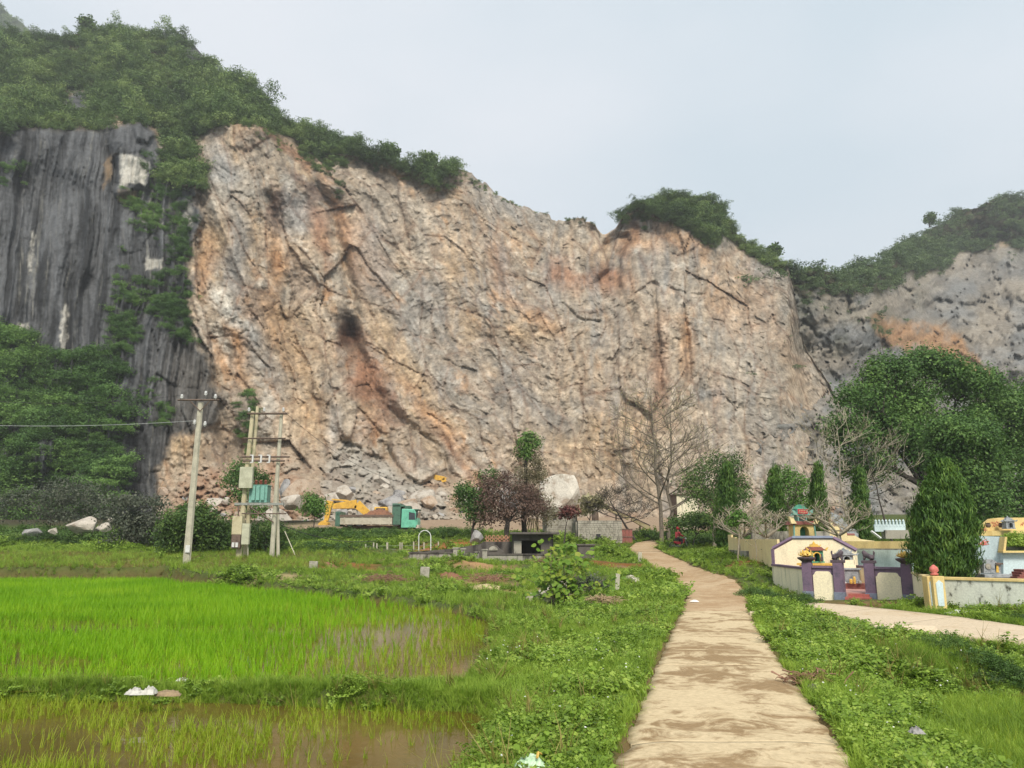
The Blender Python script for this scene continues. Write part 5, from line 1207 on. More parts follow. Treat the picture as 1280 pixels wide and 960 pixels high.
bush(60, 74, [(50, 630, 40, 22, 0), (90, 620, 34, 22, 0), (20, 640, 34, 22, 0), (120, 640, 30, 20, 0), (70, 650, 40, 12, 0)], 'dull brownish-green tree in front of the creeper thicket', M['lt_grey'], 156, leaf=.2, n=950, cr=.7, name='dull_tree', cat='tree')
bush(704, 62, [(714, 640, 9, 7, 0), (706, 643, 7, 5, 0)], 'shrub with dark red leaves beside the rubble house', LM('crimson_leaves', (.10, .04, .035), (.19, .07, .06), (.24, .13, .09)), 157, leaf=.22, n=90, cr=.4, shell=.3)
bush(738, 69, [(735, 628, 12, 9, 0), (745, 632, 12, 8, 0), (728, 640, 10, 7, 0)], 'pale yellow-green bamboo tuft behind the rubble wall', M['lt_bud'], 158, leaf=.3, n=130, cr=.4, shell=.2, name='bamboo', cat='bamboo')
bush(862, 62, [(868, 652, 22, 9, 0), (850, 658, 18, 8, 0), (890, 655, 20, 9, 0), (905, 660, 16, 8, 0)], 'dark bushes behind the red motorcycle', M['lt_mid'], 159, leaf=.19, n=480, cr=.5)
# the shrub with big heart-shaped leaves in the left middle ground
B = atdepth(700, 752, 20, 60); D = B[1]
root = empty('broad_leaved_shrub', B, label='tall shrub with large yellow-green heart-shaped leaves beside the path', cat='shrub')
rr = random.Random(161); bst = MB(); P = []; Nn = []
for k in range(34):
    px = rr.choice([rr.gauss(700, 14), rr.gauss(700, 20), rr.gauss(688, 10), rr.gauss(735, 16), rr.gauss(665, 14)]); py = rr.uniform(668, 742) if abs(px - 697) < 22 else rr.uniform(690, 745)
    X, Y, Z = at(px, py, D + rr.gauss(0, .25)); e = Vector((X - B[0], Y - B[1], Z - B[2])); s0 = Vector((rr.gauss(0, .12), rr.gauss(0, .1), 0))
    pts = wob(s0, e, 5, .035, rr, .04); bst.tube(pts, [.016, .014, .011, .008, .006, .003], 5, cap=False)
    for j in range(15):
        q = pts[min(5, 2 + int(rr.random() * 4))]; P.append(q + Vector((rr.gauss(0, .12), rr.gauss(0, .12), rr.gauss(0, .09)))); Nn.append((rr.gauss(0, .6), -.6 + rr.gauss(0, .5), 1))
bst.build('stems', M['bark'], root)
def heart_leaf(name, mat):
    o = [(0, 0, 0), (.32, .12, .05), (.5, .42, .03), (.36, .75, -.02), (0, 1.08, -.12), (-.36, .75, -.02), (-.5, .42, .03), (-.32, .12, .05), (0, .5, -.04)]
    me = bpy.data.meshes.new(name); me.from_pydata(o, [], [(8, i, i + 1) for i in range(0, 7)] + [(8, 7, 0)]); me.materials.append(mat)
    a = me.attributes.new('tint', 'FLOAT', 'POINT'); a.data.foreach_set('value', np.full(9, .5, np.float32)); return me
hm = heart_leaf('leaf', leafmat('heart_leaf', (.08, .17, .02), (.17, .29, .035), (.38, .38, .06), trans=.35, inst=True))
for p, nn in zip(P, Nn):
    o = link('leaf', hm, root); s = rr.uniform(.10, .23); q = Vector(nn).normalized().to_track_quat('Z', 'Y') @ Euler((0, 0, rr.random() * 6.28)).to_quaternion()
    o.location = p; o.rotation_euler = q.to_euler(); o.scale = (s, s, s)
bush(675, 27, [(670, 752, 14, 7, 0), (655, 758, 12, 6, 0), (690, 765, 14, 7, 0)], 'low dark green bush below the heart-leaved shrub', M['lt_mid'], 162, leaf=.09, n=260, cr=.16)
bush(735, 29, [(735, 728, 14, 8, 0), (722, 738, 12, 8, 0), (748, 735, 12, 8, 0)], 'thin grey-green bush right of the heart-leaved shrub', M['lt_grey'], 163, leaf=.08, n=170, cr=.18, shell=.2)
for px, py, D, s, lab, mt, sd_ in [(487, 188, 182, 9, 'lone dark tree highest on the rim above the orange face', M['lt_mid'], 171), (537, 198, 184, 5, 'tiny tree on the bare rim right of the lone dark tree', M['lt_mid'], 172), (108, 28, 215, 10, 'bushy tree sticking up from the mountain top', M['lt_mid'], 173), (968, 312, 192, 5, 'small tree on the ridge right of the middle peak', M['lt_mid'], 174), (1162, 272, 285, 7, 'round tree standing up on the far right ridge', M['lt_mid'], 175)]:
    X, Y, Z = at(px, py + s * 1.6, D); B = (X, Y, Z)
    tree('rim_tree', lab, 'tree', B, [lobe(px, py, s * .8, s * .7, D, B), lobe(px + s * .4, py + s * .5, s * .8, s * .5, D, B), lobe(px - s * .4, py + s * .6, s * .7, s * .5, D, B)], .8, 150, 8, mt, .3, M['bark_dark'], sd_, clump_r=1.2)
# ================================================================ BUILT THINGS
def sm(name, c1, c2=None, **k): M[name] = stain(name, c1, c2, **k); return M[name]
sm('concrete_pole', (.50, .47, .36), (.36, .34, .26), scale=2, rough=.9, bump=.2)
sm('cream_pole', (.56, .50, .32), (.42, .36, .22), scale=2, rough=.9, bump=.2)
sm('rust_steel', (.16, .11, .08), (.08, .055, .045), scale=5, rough=.8)
sm('grey_steel', (.30, .31, .28), (.18, .18, .16), scale=5, rough=.6)
sm('teal_paint', (.20, .43, .36), (.13, .30, .25), scale=4, rough=.5, bump=.1)
sm('cream_box', (.52, .52, .38), (.38, .38, .27), scale=3, rough=.6, bump=.1)
sm('brown_ceramic', (.24, .07, .04), scale=8, rough=.3, bump=.05)
sm('white_ceramic', (.72, .72, .70), (.55, .55, .53), scale=8, rough=.3, bump=.05)
sm('machine_yellow', (.72, .42, .05), (.48, .27, .05), scale=3, rough=.5, bump=.15)
sm('mint_paint', (.16, .52, .36), (.10, .36, .25), scale=3, rough=.4, bump=.08)
sm('dark_green_paint', (.07, .16, .11), (.04, .09, .06), scale=3, rough=.5, bump=.1)
sm('dusty_steel', (.52, .48, .38), (.36, .32, .24), scale=2, rough=.8, bump=.2)
sm('tyre_rubber', (.03, .03, .03), (.06, .05, .04), scale=5, rough=.9)
sm('black_glass', (.03, .04, .045), (.02, .025, .03), scale=2, rough=.08, bump=0, spec=.6)
sm('red_soil', (.24, .11, .06), (.14, .065, .04), scale=5, rough=1, bump=.8)
sm('boulder_pale', (.50, .45, .38), (.28, .23, .18), scale=1.2, rough=.95, bump=.8, bscale=7, bdist=.06)
sm('boulder_white', (.68, .63, .54), (.38, .31, .24), scale=.9, rough=.95, bump=.8, bscale=7, bdist=.06)
sm('boulder_tan', (.46, .36, .27), (.28, .18, .11), scale=1.2, rough=.95, bump=.8, bscale=7, bdist=.06)
sm('boulder_grey', (.34, .33, .32), (.17, .16, .16), scale=1.2, rough=.95, bump=.8, bscale=7, bdist=.06)
sm('old_concrete', (.36, .335, .275), (.07, .065, .055), scale=1.6, rough=.95, bump=.6, stretch=(1, 1, .35), lo=.40, hi=.62)
sm('old_concrete_dark', (.115, .10, .085), (.035, .03, .027), scale=1.6, rough=.95, bump=.6, stretch=(1, 1, .4))
sm('old_brick', (.50, .25, .14), (.26, .13, .09), scale=6, rough=.9)
sm('rubble_stone', (.42, .39, .32), (.22, .2, .16), scale=2.5, rough=.95, bump=.7)
sm('purple_paint', (.19, .125, .19), (.11, .09, .13), scale=2.5, rough=.7, bump=.1)
sm('blue_grey_paint', (.20, .23, .30), (.13, .14, .19), scale=2.5, rough=.7, bump=.1)
sm('cream_wall', (.90, .80, .56), (.74, .63, .42), scale=2.6, rough=.85, bump=.08, stretch=(1, 1, .4), lo=.25, hi=.46)
sm('cream_stained', (.84, .77, .57), (.50, .50, .34), scale=2.0, rough=.85, bump=.15, stretch=(2, 2, .25), lo=.36, hi=.55)
sm('yellow_wall', (.76, .58, .24), (.56, .40, .16), scale=1.5, rough=.85, bump=.12, stretch=(1, 1, .4))
sm('pale_yellow_wall', (.86, .70, .38), (.70, .55, .29), scale=1.5, rough=.85, bump=.12, stretch=(1, 1, .4))
sm('blue_wall', (.58, .70, .72), (.40, .50, .50), scale=1.6, rough=.85, bump=.12, stretch=(1, 1, .3), lo=.32, hi=.55)
sm('mould_wall', (.60, .62, .54), (.10, .10, .075), scale=2.4, rough=.9, bump=.3, stretch=(1.6, 1.6, .8), lo=.33, hi=.50)
sm('red_step', (.48, .13, .10), (.34, .10, .08), scale=3, rough=.7, bump=.1)
sm('pink_floor', (.58, .32, .27), (.45, .25, .21), scale=3, rough=.7, bump=.1)
sm('carved_grey', (.36, .38, .39), (.17, .18, .19), scale=5, rough=.85, bump=.4)
sm('dark_carving', (.10, .07, .085), (.05, .04, .05), scale=5, rough=.6, bump=.3)
sm('gold_paint', (.80, .52, .10), (.62, .36, .06), scale=5, rough=.45, bump=.15)
sm('green_paint', (.08, .34, .22), (.05, .22, .15), scale=4, rough=.5, bump=.1)
sm('maroon_tile', (.28, .09, .07), (.17, .06, .05), scale=4, rough=.6, bump=.2)
sm('white_plastic', (.82, .82, .80), (.62, .62, .60), scale=6, rough=.45, bump=.2)
sm('red_cloth', (.50, .06, .07), (.36, .04, .05), scale=8, rough=.9)
sm('red_enamel', (.48, .03, .04), (.30, .02, .03), scale=4, rough=.3, bump=.05)
sm('skin', (.50, .30, .20), scale=6, rough=.6, bump=.05)
sm('black_and_hole_shade', (.03, .03, .035), scale=4, rough=.5)  # plain black finish, also used as painted shade inside wall openings
sm('wood', (.30, .22, .13), (.18, .13, .08), scale=5, rough=.9)
sm('conveyor_tan', (.62, .50, .28), (.42, .32, .17), scale=3, rough=.8)
sm('flower_pink', (.70, .20, .16), (.5, .12, .10), scale=9, rough=.7)
sm('wire', (.05, .05, .05), scale=2, rough=.7, bump=0)
sm('pale_wire', (.5, .52, .52), scale=2, rough=.5, bump=0)

def A3(px, py, D): return Vector(at(px, py, D))
def wb(b, name, mat, root, bevel=0.0, smooth=False, **kw):
    L = root.location if root is not None else Vector((0, 0, 0))
    b.v = [(v[0] - L.x, v[1] - L.y, v[2] - L.z) for v in b.v]
    return b.build(name, mat, root, bevel=bevel, smooth=smooth, **kw)
def single(b, name, mat, base, label, cat, bevel=0.0, group=None, smooth=False):
    b.v = [(v[0] - base[0], v[1] - base[1], v[2] - base[2]) for v in b.v]
    return b.build(name, mat, None, base, bevel=bevel, smooth=smooth, label=label, cat=cat, group=group)
def seg(b, p, q, h, t, z0=None):
    """upright wall piece from p to q (xy), height h, thickness t"""
    dx, dy = q[0] - p[0], q[1] - p[1]; z = p[2] if z0 is None else z0
    return b.box(((p[0] + q[0]) / 2, (p[1] + q[1]) / 2, z + h / 2), (math.hypot(dx, dy), t, h), rz=math.atan2(dy, dx))

# ---- utility pole
B = atdepth(233, 705, 30, 70); D = B[1]; base = Vector(B); top = A3(251, 503, D)
root = empty('utility_pole', base, label='leaning pale concrete utility pole with one steel crossarm at the left', cat='utility pole')
b = MB(); b.tube([base - Vector((0, 0, .3)), base.lerp(top, .5), top], [.24, .2, .165], 8); wb(b, 'pole', M['concrete_pole'], root)
b = MB(); l, r = A3(222, 500, D - .25), A3(274, 500, D - .25); b.tube([l, r], .055, 4); c = A3(250, 514, D - .2); b.tube([l.lerp(r, .28), c], .03, 4); b.tube([l.lerp(r, .8), c], .03, 4); wb(b, 'crossarm', M['rust_steel'], root)
ends = []
def insulator(root, p, s=1.0, name='insulator', mat=None):
    b = MB(); b.lathe([(.03 * s, 0), (.03 * s, .05 * s), (.10 * s, .07 * s), (.05 * s, .12 * s), (.10 * s, .15 * s), (.05 * s, .2 * s), (.08 * s, .23 * s), (.03 * s, .28 * s)], p, 8); return wb(b, name, mat or M['white_ceramic'], root)
for px, py in [(227, 499), (257, 495), (269, 499), (243, 531), (256, 533)]: p = A3(px, py, D - .28); insulator(root, p, 1.1); ends.append(p + Vector((0, 0, .25)))
b = MB(); b.box(A3(234.5, 686, D - .27), (.26, .04, .42)); wb(b, 'number_plate', M['white_ceramic'], root)
POLE_ENDS = ends
# ---- transformer station
B = atdepth(298, 697, 30, 75); D = B[1]; base = Vector(B)
root = empty('transformer_station', base, label='pole-mounted green transformer between two concrete poles with crossarms', cat='transformer')
rb_ = Vector((A3(340, 690, D)[0], D, float(zbase(np.array([A3(340, 690, D)[0]]), np.array([D]))[0])))
for p0, p1, r0_, mt in [(base, A3(316, 514, D), .2, 'cream_pole'), (base + Vector((.25, .5, 0)), A3(322, 508, D + .6), .16, 'cream_pole'), (rb_, A3(352, 516, D), .17, 'concrete_pole'), (rb_ + Vector((.35, .3, 0)), A3(347, 600, D + .3), .12, 'concrete_pole')]:
    b = MB(); b.tube([p0 - Vector((0, 0, .3)), p0.lerp(p1, .5), p1], [r0_, r0_ * .84, r0_ * .66], 8); wb(b, 'pole', M[mt], root)
for x0, x1, py, th in [(309, 359, 517, .07), (304, 357, 548, .05), (302, 362, 571, .06), (304, 356, 576, .06), (302, 358, 642, .04)]:
    b = MB(); b.tube([A3(x0, py, D - .3), A3(x1, py, D - .3)], th, 4); wb(b, 'crossarm', M['rust_steel'], root)
for px in (316, 326.5, 337):
    b = MB(); b.box(A3(px, 573, D - .45), (.10, .10, .48)); b.box(A3(px - 1.5, 569, D - .45), (.2, .08, .06)); b.box(A3(px - 1.5, 578, D - .45), (.2, .08, .06)); wb(b, 'fuse_cutout', M['white_ceramic'], root)
for px in (311, 330, 354): insulator(root, A3(px, 515, D - .3), 1.1)
b = MB(); b.box(A3(324, 630, D - .1), (3.25, .16, .16)); b.box(A3(324, 630, D + .9), (3.25, .12, .14)); wb(b, 'platform', M['grey_steel'], root)
b = MB(); b.tube([A3(312, 634, D - .25), A3(342, 653, D - .25)], .045, 4); b.tube([A3(298, 632, D - .2), A3(298, 645, D - .2)], .05, 4); wb(b, 'brace', M['rust_steel'], root)
tc = A3(325, 618, D + .35); tr = MB(); tr.box(tc, (1.2, .8, 1.12)); tr.box(tc + Vector((0, 0, .58)), (1.28, .88, .06)); T_ = wb(tr, 'transformer', M['teal_paint'], root, bevel=.02)
for px in (317, 322.5, 328.5):
    f = MB(); c = A3(px, 616.5, D - .13); f.box(c, (.23, .14, .95)); f.v = [tuple(Vector(v) - root.location) for v in f.v]; f.build('fin', M['teal_paint'], T_, bevel=.02)
for px in (320, 326, 332):
    f = MB(); c = A3(px, 606, D + .3); f.lathe([(.06, 0), (.13, .05), (.07, .1), (.13, .15), (.07, .2), (.12, .25), (.04, .33)], c, 8); f.v = [tuple(Vector(v) - root.location) for v in f.v]; f.build('bushing', M['brown_ceramic'], T_)
for x0, x1, y0, y1, mt, nm in [(300, 316, 584, 610, 'cream_box', 'cable_box'), (291, 303, 646, 668, 'cream_pole', 'cable_box'), (303, 312, 655, 680, 'cream_box', 'switch_box'), (290, 301, 668, 685, 'rust_steel', 'meter_box')]:
    c = A3((x0 + x1) / 2, (y0 + y1) / 2, D - .4); b = MB(); s = D / F; b.box(c, ((x1 - x0) * s, .28, (y1 - y0) * s)); o = wb(b, nm, M[mt], root, bevel=.015)
    if nm == 'meter_box':
        for px in (291.5, 296): g = MB(); g.box(A3(px, 681, D - .58), (.16, .1, .3)); g.v = [tuple(Vector(v) - root.location) for v in g.v]; g.build('meter', M['white_ceramic'], o)
b = MB(); b.tube([A3(310, 683, D - .3), A3(310, 697, D - .3)], .03, 5); b.tube([A3(356, 664, D + 1), A3(369, 694, D)], .035, 4); wb(b, 'guy_rod', M['concrete_pole'], root)
ST = (A3(311, 513, D - .3), A3(330, 513, D - .3), A3(354, 513, D - .3)); STD = D
def wire(p, q, sag, r, label, mat='wire', n=24):
    b = MB(); pts = [p.lerp(q, i / n) - Vector((0, 0, sag * 4 * (i / n) * (1 - i / n))) for i in range(n + 1)]; b.tube(pts, r, 4, cap=False)
    return single(b, 'power_line', M[mat], tuple(p), label, 'power line')
wire(POLE_ENDS[3], A3(-120, 527, 47), .3, .012, 'thin pale wire from the utility pole toward the left edge', 'pale_wire')
wire(POLE_ENDS[0], A3(-160, 478, 50), .9, .012, 'thin dark wire from the left crossarm tip toward the left edge')
wire(POLE_ENDS[2], ST[0], .5, .012, 'short wire between the utility pole and the transformer station')
wire(ST[2], A3(560, 640, 62) + Vector((0, 0, 2.0)), 1.5, .012, 'thin sagging wire from the transformer station toward the old tomb')
wire(A3(342, 652, STD), A3(470, 676, 62), .5, .022, 'black cable drooping from the transformer platform over the scrub')

# ---- dump truck
D = 79.0; B = A3(475, 664, D); B.z = float(zbase(np.array([B.x]), np.array([D]))[0]) + 0.25; root = empty('dump_truck', B, label='green dump truck with a grey tipper body loaded with brown soil', cat='truck'); s = D / F
def TX(px): return A3(px, 650, D)[0] - B.x
def TZ(py): return A3(475, py, D)[2] - B.z
W = 2.5
b = MB(); b.prism([(TX(428), TZ(656)), (TX(494), TZ(656)), (TX(494), TZ(644)), (TX(428), TZ(644))], -W / 2, W / 2); b.build('tipper_body', M['dusty_steel'], root, bevel=.04)
b = MB(); b.box(((TX(428) + TX(494)) / 2, -W / 2 - .03, TZ(645.3)), (TX(494) - TX(428), .10, .22)); b.box(((TX(428) + TX(494)) / 2, W / 2 + .03, TZ(645.3)), (TX(494) - TX(428), .10, .22)); b.build('side_rail', M['rust_steel'], root)
for i in range(6):
    b = MB(); b.box((TX(434 + i * 11), -W / 2 - .03, TZ(650.5)), (.10, .06, .95)); b.build('rib', M['dusty_steel'], root)
b = MB(); b.box((TX(425.5), 0, TZ(649)), (.5, W + .05, 1.45)); b.build('tailgate', M['dark_green_paint'], root, bevel=.04)
b = MB(); b.box((TX(497.5), 0, TZ(643)), (.85, W, 2.1)); b.box((TX(500), 0, TZ(633)), (1.15, W, .18)); b.build('headboard', M['dark_green_paint'], root, bevel=.04)
b = MB(); b.prism([(TX(503.5), TZ(660)), (TX(523.5), TZ(660)), (TX(524), TZ(652)), (TX(521.5), TZ(641)), (TX(519.5), TZ(637)), (TX(504), TZ(636.5))], -W / 2, W / 2); cab = b.build('cab', M['mint_paint'], root, bevel=.06)
b = MB(); b.prism([(TX(513), TZ(650)), (TX(521), TZ(650)), (TX(520.2), TZ(642)), (TX(513), TZ(640.5))], -W / 2 - .02, -W / 2 + .02); b.build('side_window', M['black_glass'], cab)
b = MB(); b.box((TX(523), 0, TZ(645.5)), (.06, W - .3, .75), ry=.2); b.build('windscreen', M['black_glass'], cab)
b = MB(); b.box((TX(521.5), 0, TZ(637.5)), (.5, W - .1, .12)); b.box((TX(510), 0, TZ(634.5)), (.6, 1.6, .3)); b.build('roof_visor', M['dark_green_paint'], cab, bevel=.03)
b = MB(); b.box((TX(522.5), -W / 2 - .16, TZ(645)), (.08, .16, .6)); b.build('mirror', M['black_and_hole_shade'], cab, bevel=.02)
b = MB(); b.box((TX(523.5), 0, TZ(658.5)), (.3, W, .35)); b.build('bumper', M['dusty_steel'], root, bevel=.03)
b = MB(); b.box(((TX(430) + TX(522)) / 2, 0, TZ(659)), (TX(522) - TX(430), .9, .3)); b.build('chassis', M['rust_steel'], root)
for px in (440, 452, 497, 514):
    for sy in (-1, 1):
        b = MB(); c = Vector((TX(px), sy * (W / 2 - .2), .5)); b.tube([c - Vector((0, .17, 0)), c + Vector((0, .17, 0))], .5, 18); w_ = b.build('wheel', M['tyre_rubber'], root)
        b = MB(); b.tube([c + Vector((0, sy * .14, 0)), c + Vector((0, sy * .19, 0))], .24, 12); b.build('rim', M['grey_steel'], w_)
b = MB(); n = 22
xs = np.linspace(TX(455), TX(492), n); hs = .18 + .55 * np.sin(np.linspace(0, math.pi, n)) + fbm(xs * 3, xs * 0, 5, 3) * .15
vs = [(xs[i], (j - 4) / 4 * 1.15, TZ(644.5) - .1 + hs[i] * (1 - ((j - 4) / 4) ** 2) + fbm(np.array([xs[i] * 4.0]), np.array([j * 1.3]), 6, 2)[0] * .12) for i in range(n) for j in range(9)]
b.add(vs, [(i * 9 + j, (i + 1) * 9 + j, (i + 1) * 9 + j + 1, i * 9 + j + 1) for i in range(n - 1) for j in range(8)]); single(b, 'soil_load', M['red_soil'], (B.x, B.y, B.z), 'heap of reddish brown soil in the tipper of the green truck', 'soil heap').data.vertices.foreach_get
o = bpy.data.objects['soil_load']; o.data.transform(Matrix.Translation(B))
# ---- excavators
def excavator(D, pts, label, zoff=0.0):
    """pts: photo pixels of bucket, stick lower, stick upper, boom tip, boom knee, boom foot, body centre"""
    P = [A3(px, py, D) for px, py in pts]; bd = P[6]; base = Vector((bd.x, D, P[5].z - 2.1)); root = empty('excavator', base, label=label, cat='excavator')
    base = base + Vector((0, 0, zoff)); root.location = base
    def beam(p, q, w0, w1, name, par=root, mat='machine_yellow', th=.42):
        p, q = p - base, q - base; d = (q - p); n_ = Vector((-d.z, 0, d.x)).normalized()
        poly = [p + n_ * w0 / 2, q + n_ * w1 / 2, q - n_ * w1 / 2, p - n_ * w0 / 2]; b = MB(); b.prism([(v.x, v.z) for v in poly], -th / 2, th / 2); return b.build(name, M[mat], par, bevel=.03)
    bk = MB(); c = P[0] - base; bk.prism([(c.x - .55, c.z - .5), (c.x + .5, c.z - .45), (c.x + .55, c.z + .2), (c.x + .1, c.z + .5), (c.x - .25, c.z + .35), (c.x - .5, c.z + .1)], -.6, .6); bk.build('bucket', M['machine_yellow'] if D < 100 else M['rust_steel'], root, bevel=.04)
    beam(P[1], P[2], .42, .75, 'stick'); b1 = beam(P[3], P[4], .55, .95, 'boom'); beam(P[4], P[5], .95, .7, 'boom_heel', b1)
    beam(P[2] + Vector((.2, -.25, .15)), P[4] + Vector((-.9, -.25, .35)), .16, .16, 'stick_cylinder', mat='machine_yellow', th=.14)
    beam(P[4] + Vector((.0, -.3, -.5)), P[5] + Vector((-1.2, -.3, -.4)), .14, .14, 'boom_cylinder', mat='grey_steel', th=.12)
    bx_ = base.x; b = MB(); b.box((1.6, 0, 1.75), (3.4, 2.6, 1.0)); b.box((2.6, 0, 2.3), (1.4, 2.4, .5)); b.build('house', M['machine_yellow'], root, bevel=.08)
    b = MB(); b.box((.5, -.8, 2.2), (1.4, .95, 1.5)); cb = b.build('cab', M['machine_yellow'], root, bevel=.08); b = MB(); b.box((.5, -1.29, 2.35), (1.0, .04, .9)); b.build('window', M['black_glass'], cb)
    for sy in (-1, 1):
        b = MB(); b.prism([(-1.4, .0), (2.6, .0), (3.0, .4), (2.6, .85), (-1.4, .85), (-1.8, .4)], sy * 1.25 - .3, sy * 1.25 + .3); b.build('track', M['tyre_rubber'], root, bevel=.04)
    b = MB(); b.lathe([(1.0, .6), (1.0, 1.25)], (.8, 0, 0), 16); b.build('turntable', M['rust_steel'], root)
    return root
excavator(86, [(405, 656), (408, 651), (412.5, 626), (416, 633), (446, 630), (462, 644), (472, 652)], 'yellow excavator reaching its arm over the tail of the green truck')
excavator(124, [(550, 606), (552, 602), (557, 599), (556, 598), (543, 597), (534, 598), (528, 603)], 'small distant yellow excavator working on top of the rubble pile', zoff=-2.0)

# ---- boulders
def boulder(loc, sx, sy, sz, mat, seed, label, cat='boulder', group=None, cut=7):
    import bmesh
    rr = random.Random(seed); bm = bmesh.new(); bmesh.ops.create_icosphere(bm, subdivisions=3, radius=1.0)
    planes = []
    for k in range(cut + 9):
        n = Vector((rr.gauss(0, 1), rr.gauss(0, 1), rr.gauss(0, .8))).normalized(); planes.append((n, rr.uniform(.5, .82)))
    for v in bm.verts:
        for n, d in planes:
            e = v.co.dot(n) - d
            if e > 0: v.co -= n * e
        c = v.co * 1.25; v.co = c; k = fbm(np.array([c.x * 2.4 + seed]), np.array([c.y * 2.4 + c.z * 1.9]), seed, 3)[0]; v.co = v.co * (1 + .07 * k)
        v.co = Vector((v.co.x * sx, v.co.y * sy, v.co.z * sz))
    me = bpy.data.meshes.new('boulder'); bm.to_mesh(me); bm.free(); me.materials.append(M[mat])
    o = link('boulder', me, None, loc, label=label, cat=cat, group=group); o.rotation_euler = (0, 0, rr.random() * .6 - .3); return o
def bpx(px, py, w, h, D, mat, seed, label, **k):
    c = A3(px, py, D); s = D / F; return boulder(c, w * s * .62, w * s * .5, h * s * .62, mat, seed, label, **k)
bpx(699, 620, 46, 50, 82, 'boulder_white', 3, 'huge white boulder standing behind the rubble house', cut=12)
bpx(103, 658, 28, 19, 66, 'boulder_pale', 4, 'pale pointed boulder lying at the foot of the dull tree at the left', cut=8)
bpx(42, 665, 20, 9, 67, 'boulder_grey', 5, 'low grey rock farthest left beyond the fallow field')
bpx(66, 664, 12, 7, 67, 'boulder_pale', 6, 'small pale rock between the low grey rock and the pointed boulder')
bpx(130, 660, 16, 9, 68, 'boulder_pale', 7, 'pale rock right beside the pointed boulder')
bpx(139, 651, 9, 8, 70, 'boulder_pale', 8, 'small pale rock perched behind the tiered grey tree')
bpx(380, 614, 38, 30, 94, 'boulder_tan', 9, 'big grey-brown angular boulder above the small bright tree', cut=9)
bpx(367, 629, 24, 15, 92, 'boulder_pale', 10, 'pale flat boulder below the big angular boulder')
bpx(357, 611, 14, 18, 95, 'boulder_grey', 11, 'dark grey boulder left of the big angular boulder')
bpx(431, 617, 20, 14, 93, 'boulder_pale', 12, 'pale boulder above the yellow excavator arm')
bpx(596, 672, 15, 12, 62, 'boulder_grey', 13, 'rounded grey rock left of the old tomb')
bpx(743, 637, 13, 8, 84, 'boulder_pale', 14, 'small white rock between the white boulder and the hopper')
rr = random.Random(55)
P, k = sample_grid(CL, ((CL['x'] > 195) & (CL['x'] < 650) & (CL['y'] > 596 + 24 * np.abs(np.sin(CL['x'] / 50.0))) & (CL['y'] < 655)) * 1.0, 95, 66)
for i in range(95):
    s = .35 + rr.random() ** 2.4 * 1.9; boulder((P[i][0], P[i][1] - .3 * s, P[i][2]), s, s * .8, s * rr.uniform(.5, .85), rr.choice(['boulder_pale', 'boulder_pale', 'boulder_tan', 'boulder_grey']), 300 + i, 'broken rock lying loose on the rubble slope at the foot of the quarry face', group='loose rocks on the rubble slope')
for i, (px, py, D) in enumerate([(665, 742, 0), (672, 747, 0), (680, 741, 0), (690, 738, 0), (661, 748, 0), (705, 731, 0), (713, 728, 0), (720, 735, 0), (730, 726, 0), (684, 748, 0), (787, 722, 0), (793, 724, 0)]):
    g = atdepth(px, py + 3, 20, 60); s = rr.uniform(.13, .3); boulder((g[0], g[1], g[2] + s * .2), s, s, s * .7, 'boulder_pale', 500 + i, 'pale rubble stone lying in the weeds around the heart-leaved shrub', group='rubble stones in the weeds', cat='stone')

# ---- masonry of rough stones
def stone_wall(name, p, q, h, t, size, mat, root, seed, holes=()):
    """rough stones proud of a mortar core; p,q world xy with base z"""
    rr = random.Random(seed); p, q = Vector(p), Vector(q); L = (q - p).length; d = (q - p).normalized(); nrm = Vector((d.y, -d.x, 0)); ang = math.atan2(d.y, d.x); b = MB(); z = 0
    while z < h:
        hh = min(size * rr.uniform(.7, 1.2), h - z + .02); x = 0
        while x < L:
            w = min(size * rr.uniform(.8, 1.9), L - x + .01)
            if not any(hx0 < x + w / 2 < hx1 and hz0 < z + hh / 2 < hz1 for hx0, hx1, hz0, hz1 in holes):
                c = p + d * (x + w / 2) + nrm * (t / 2 - .02 + rr.uniform(-.02, .035)) + Vector((0, 0, z + hh / 2)); b.box(c, (w * .92, .14, hh * .88), rz=ang + rr.gauss(0, .03), ry=rr.gauss(0, .05))
            x += w
        z += hh
    o = wb(b, name, mat, root); o['kind'] = 'stuff'; return o
# rubble house
D = 70.0
def gz(x, y): return float(ground_z(np.array([float(x)]), np.array([float(y)]))[0])
x0, x1 = A3(683, 650, D).x, A3(720, 650, D).x; zt = A3(700, 635, D).z; z0 = 2.0
root = empty('rubble_house', ((x0 + x1) / 2, D + 1.6, z0), label='roofless grey rubble stone house with one tiny square window', cat='house')
wx0, wx1 = A3(691, 646, D).x, A3(695.5, 646, D).x; wz0, wz1 = A3(693, 650, D).z, A3(693, 642.5, D).z
b = MB(); seg(b, (x0, D, z0), (wx0, D, z0), zt - z0, .3); seg(b, (wx1, D, z0), (x1, D, z0), zt - z0, .3); seg(b, (wx0, D, z0), (wx1, D, z0), wz0 - z0, .3); seg(b, (wx0, D, wz1), (wx1, D, wz1), zt - wz1, .3); wb(b, 'front_wall', M['rubble_stone'], root)
stone_wall('stonework', (x0, D, z0), (x1, D, z0), zt - z0, .3, .17, M['rubble_stone'], root, 21, holes=[(wx0 - x0 - .02, wx1 - x0 + .02, wz0 - z0, wz1 - z0)])
b = MB(); seg(b, (x0, D + .15, z0), (x0 - .1, D + 3.2, z0), zt - z0, .25); seg(b, (x1, D + .15, z0), (x1, D + 3.2, z0), zt - z0 - .2, .25); seg(b, (x0, D + 3.2, z0), (x1, D + 3.2, z0), zt - z0, .25); wb(b, 'side_wall', M['old_concrete'], root)
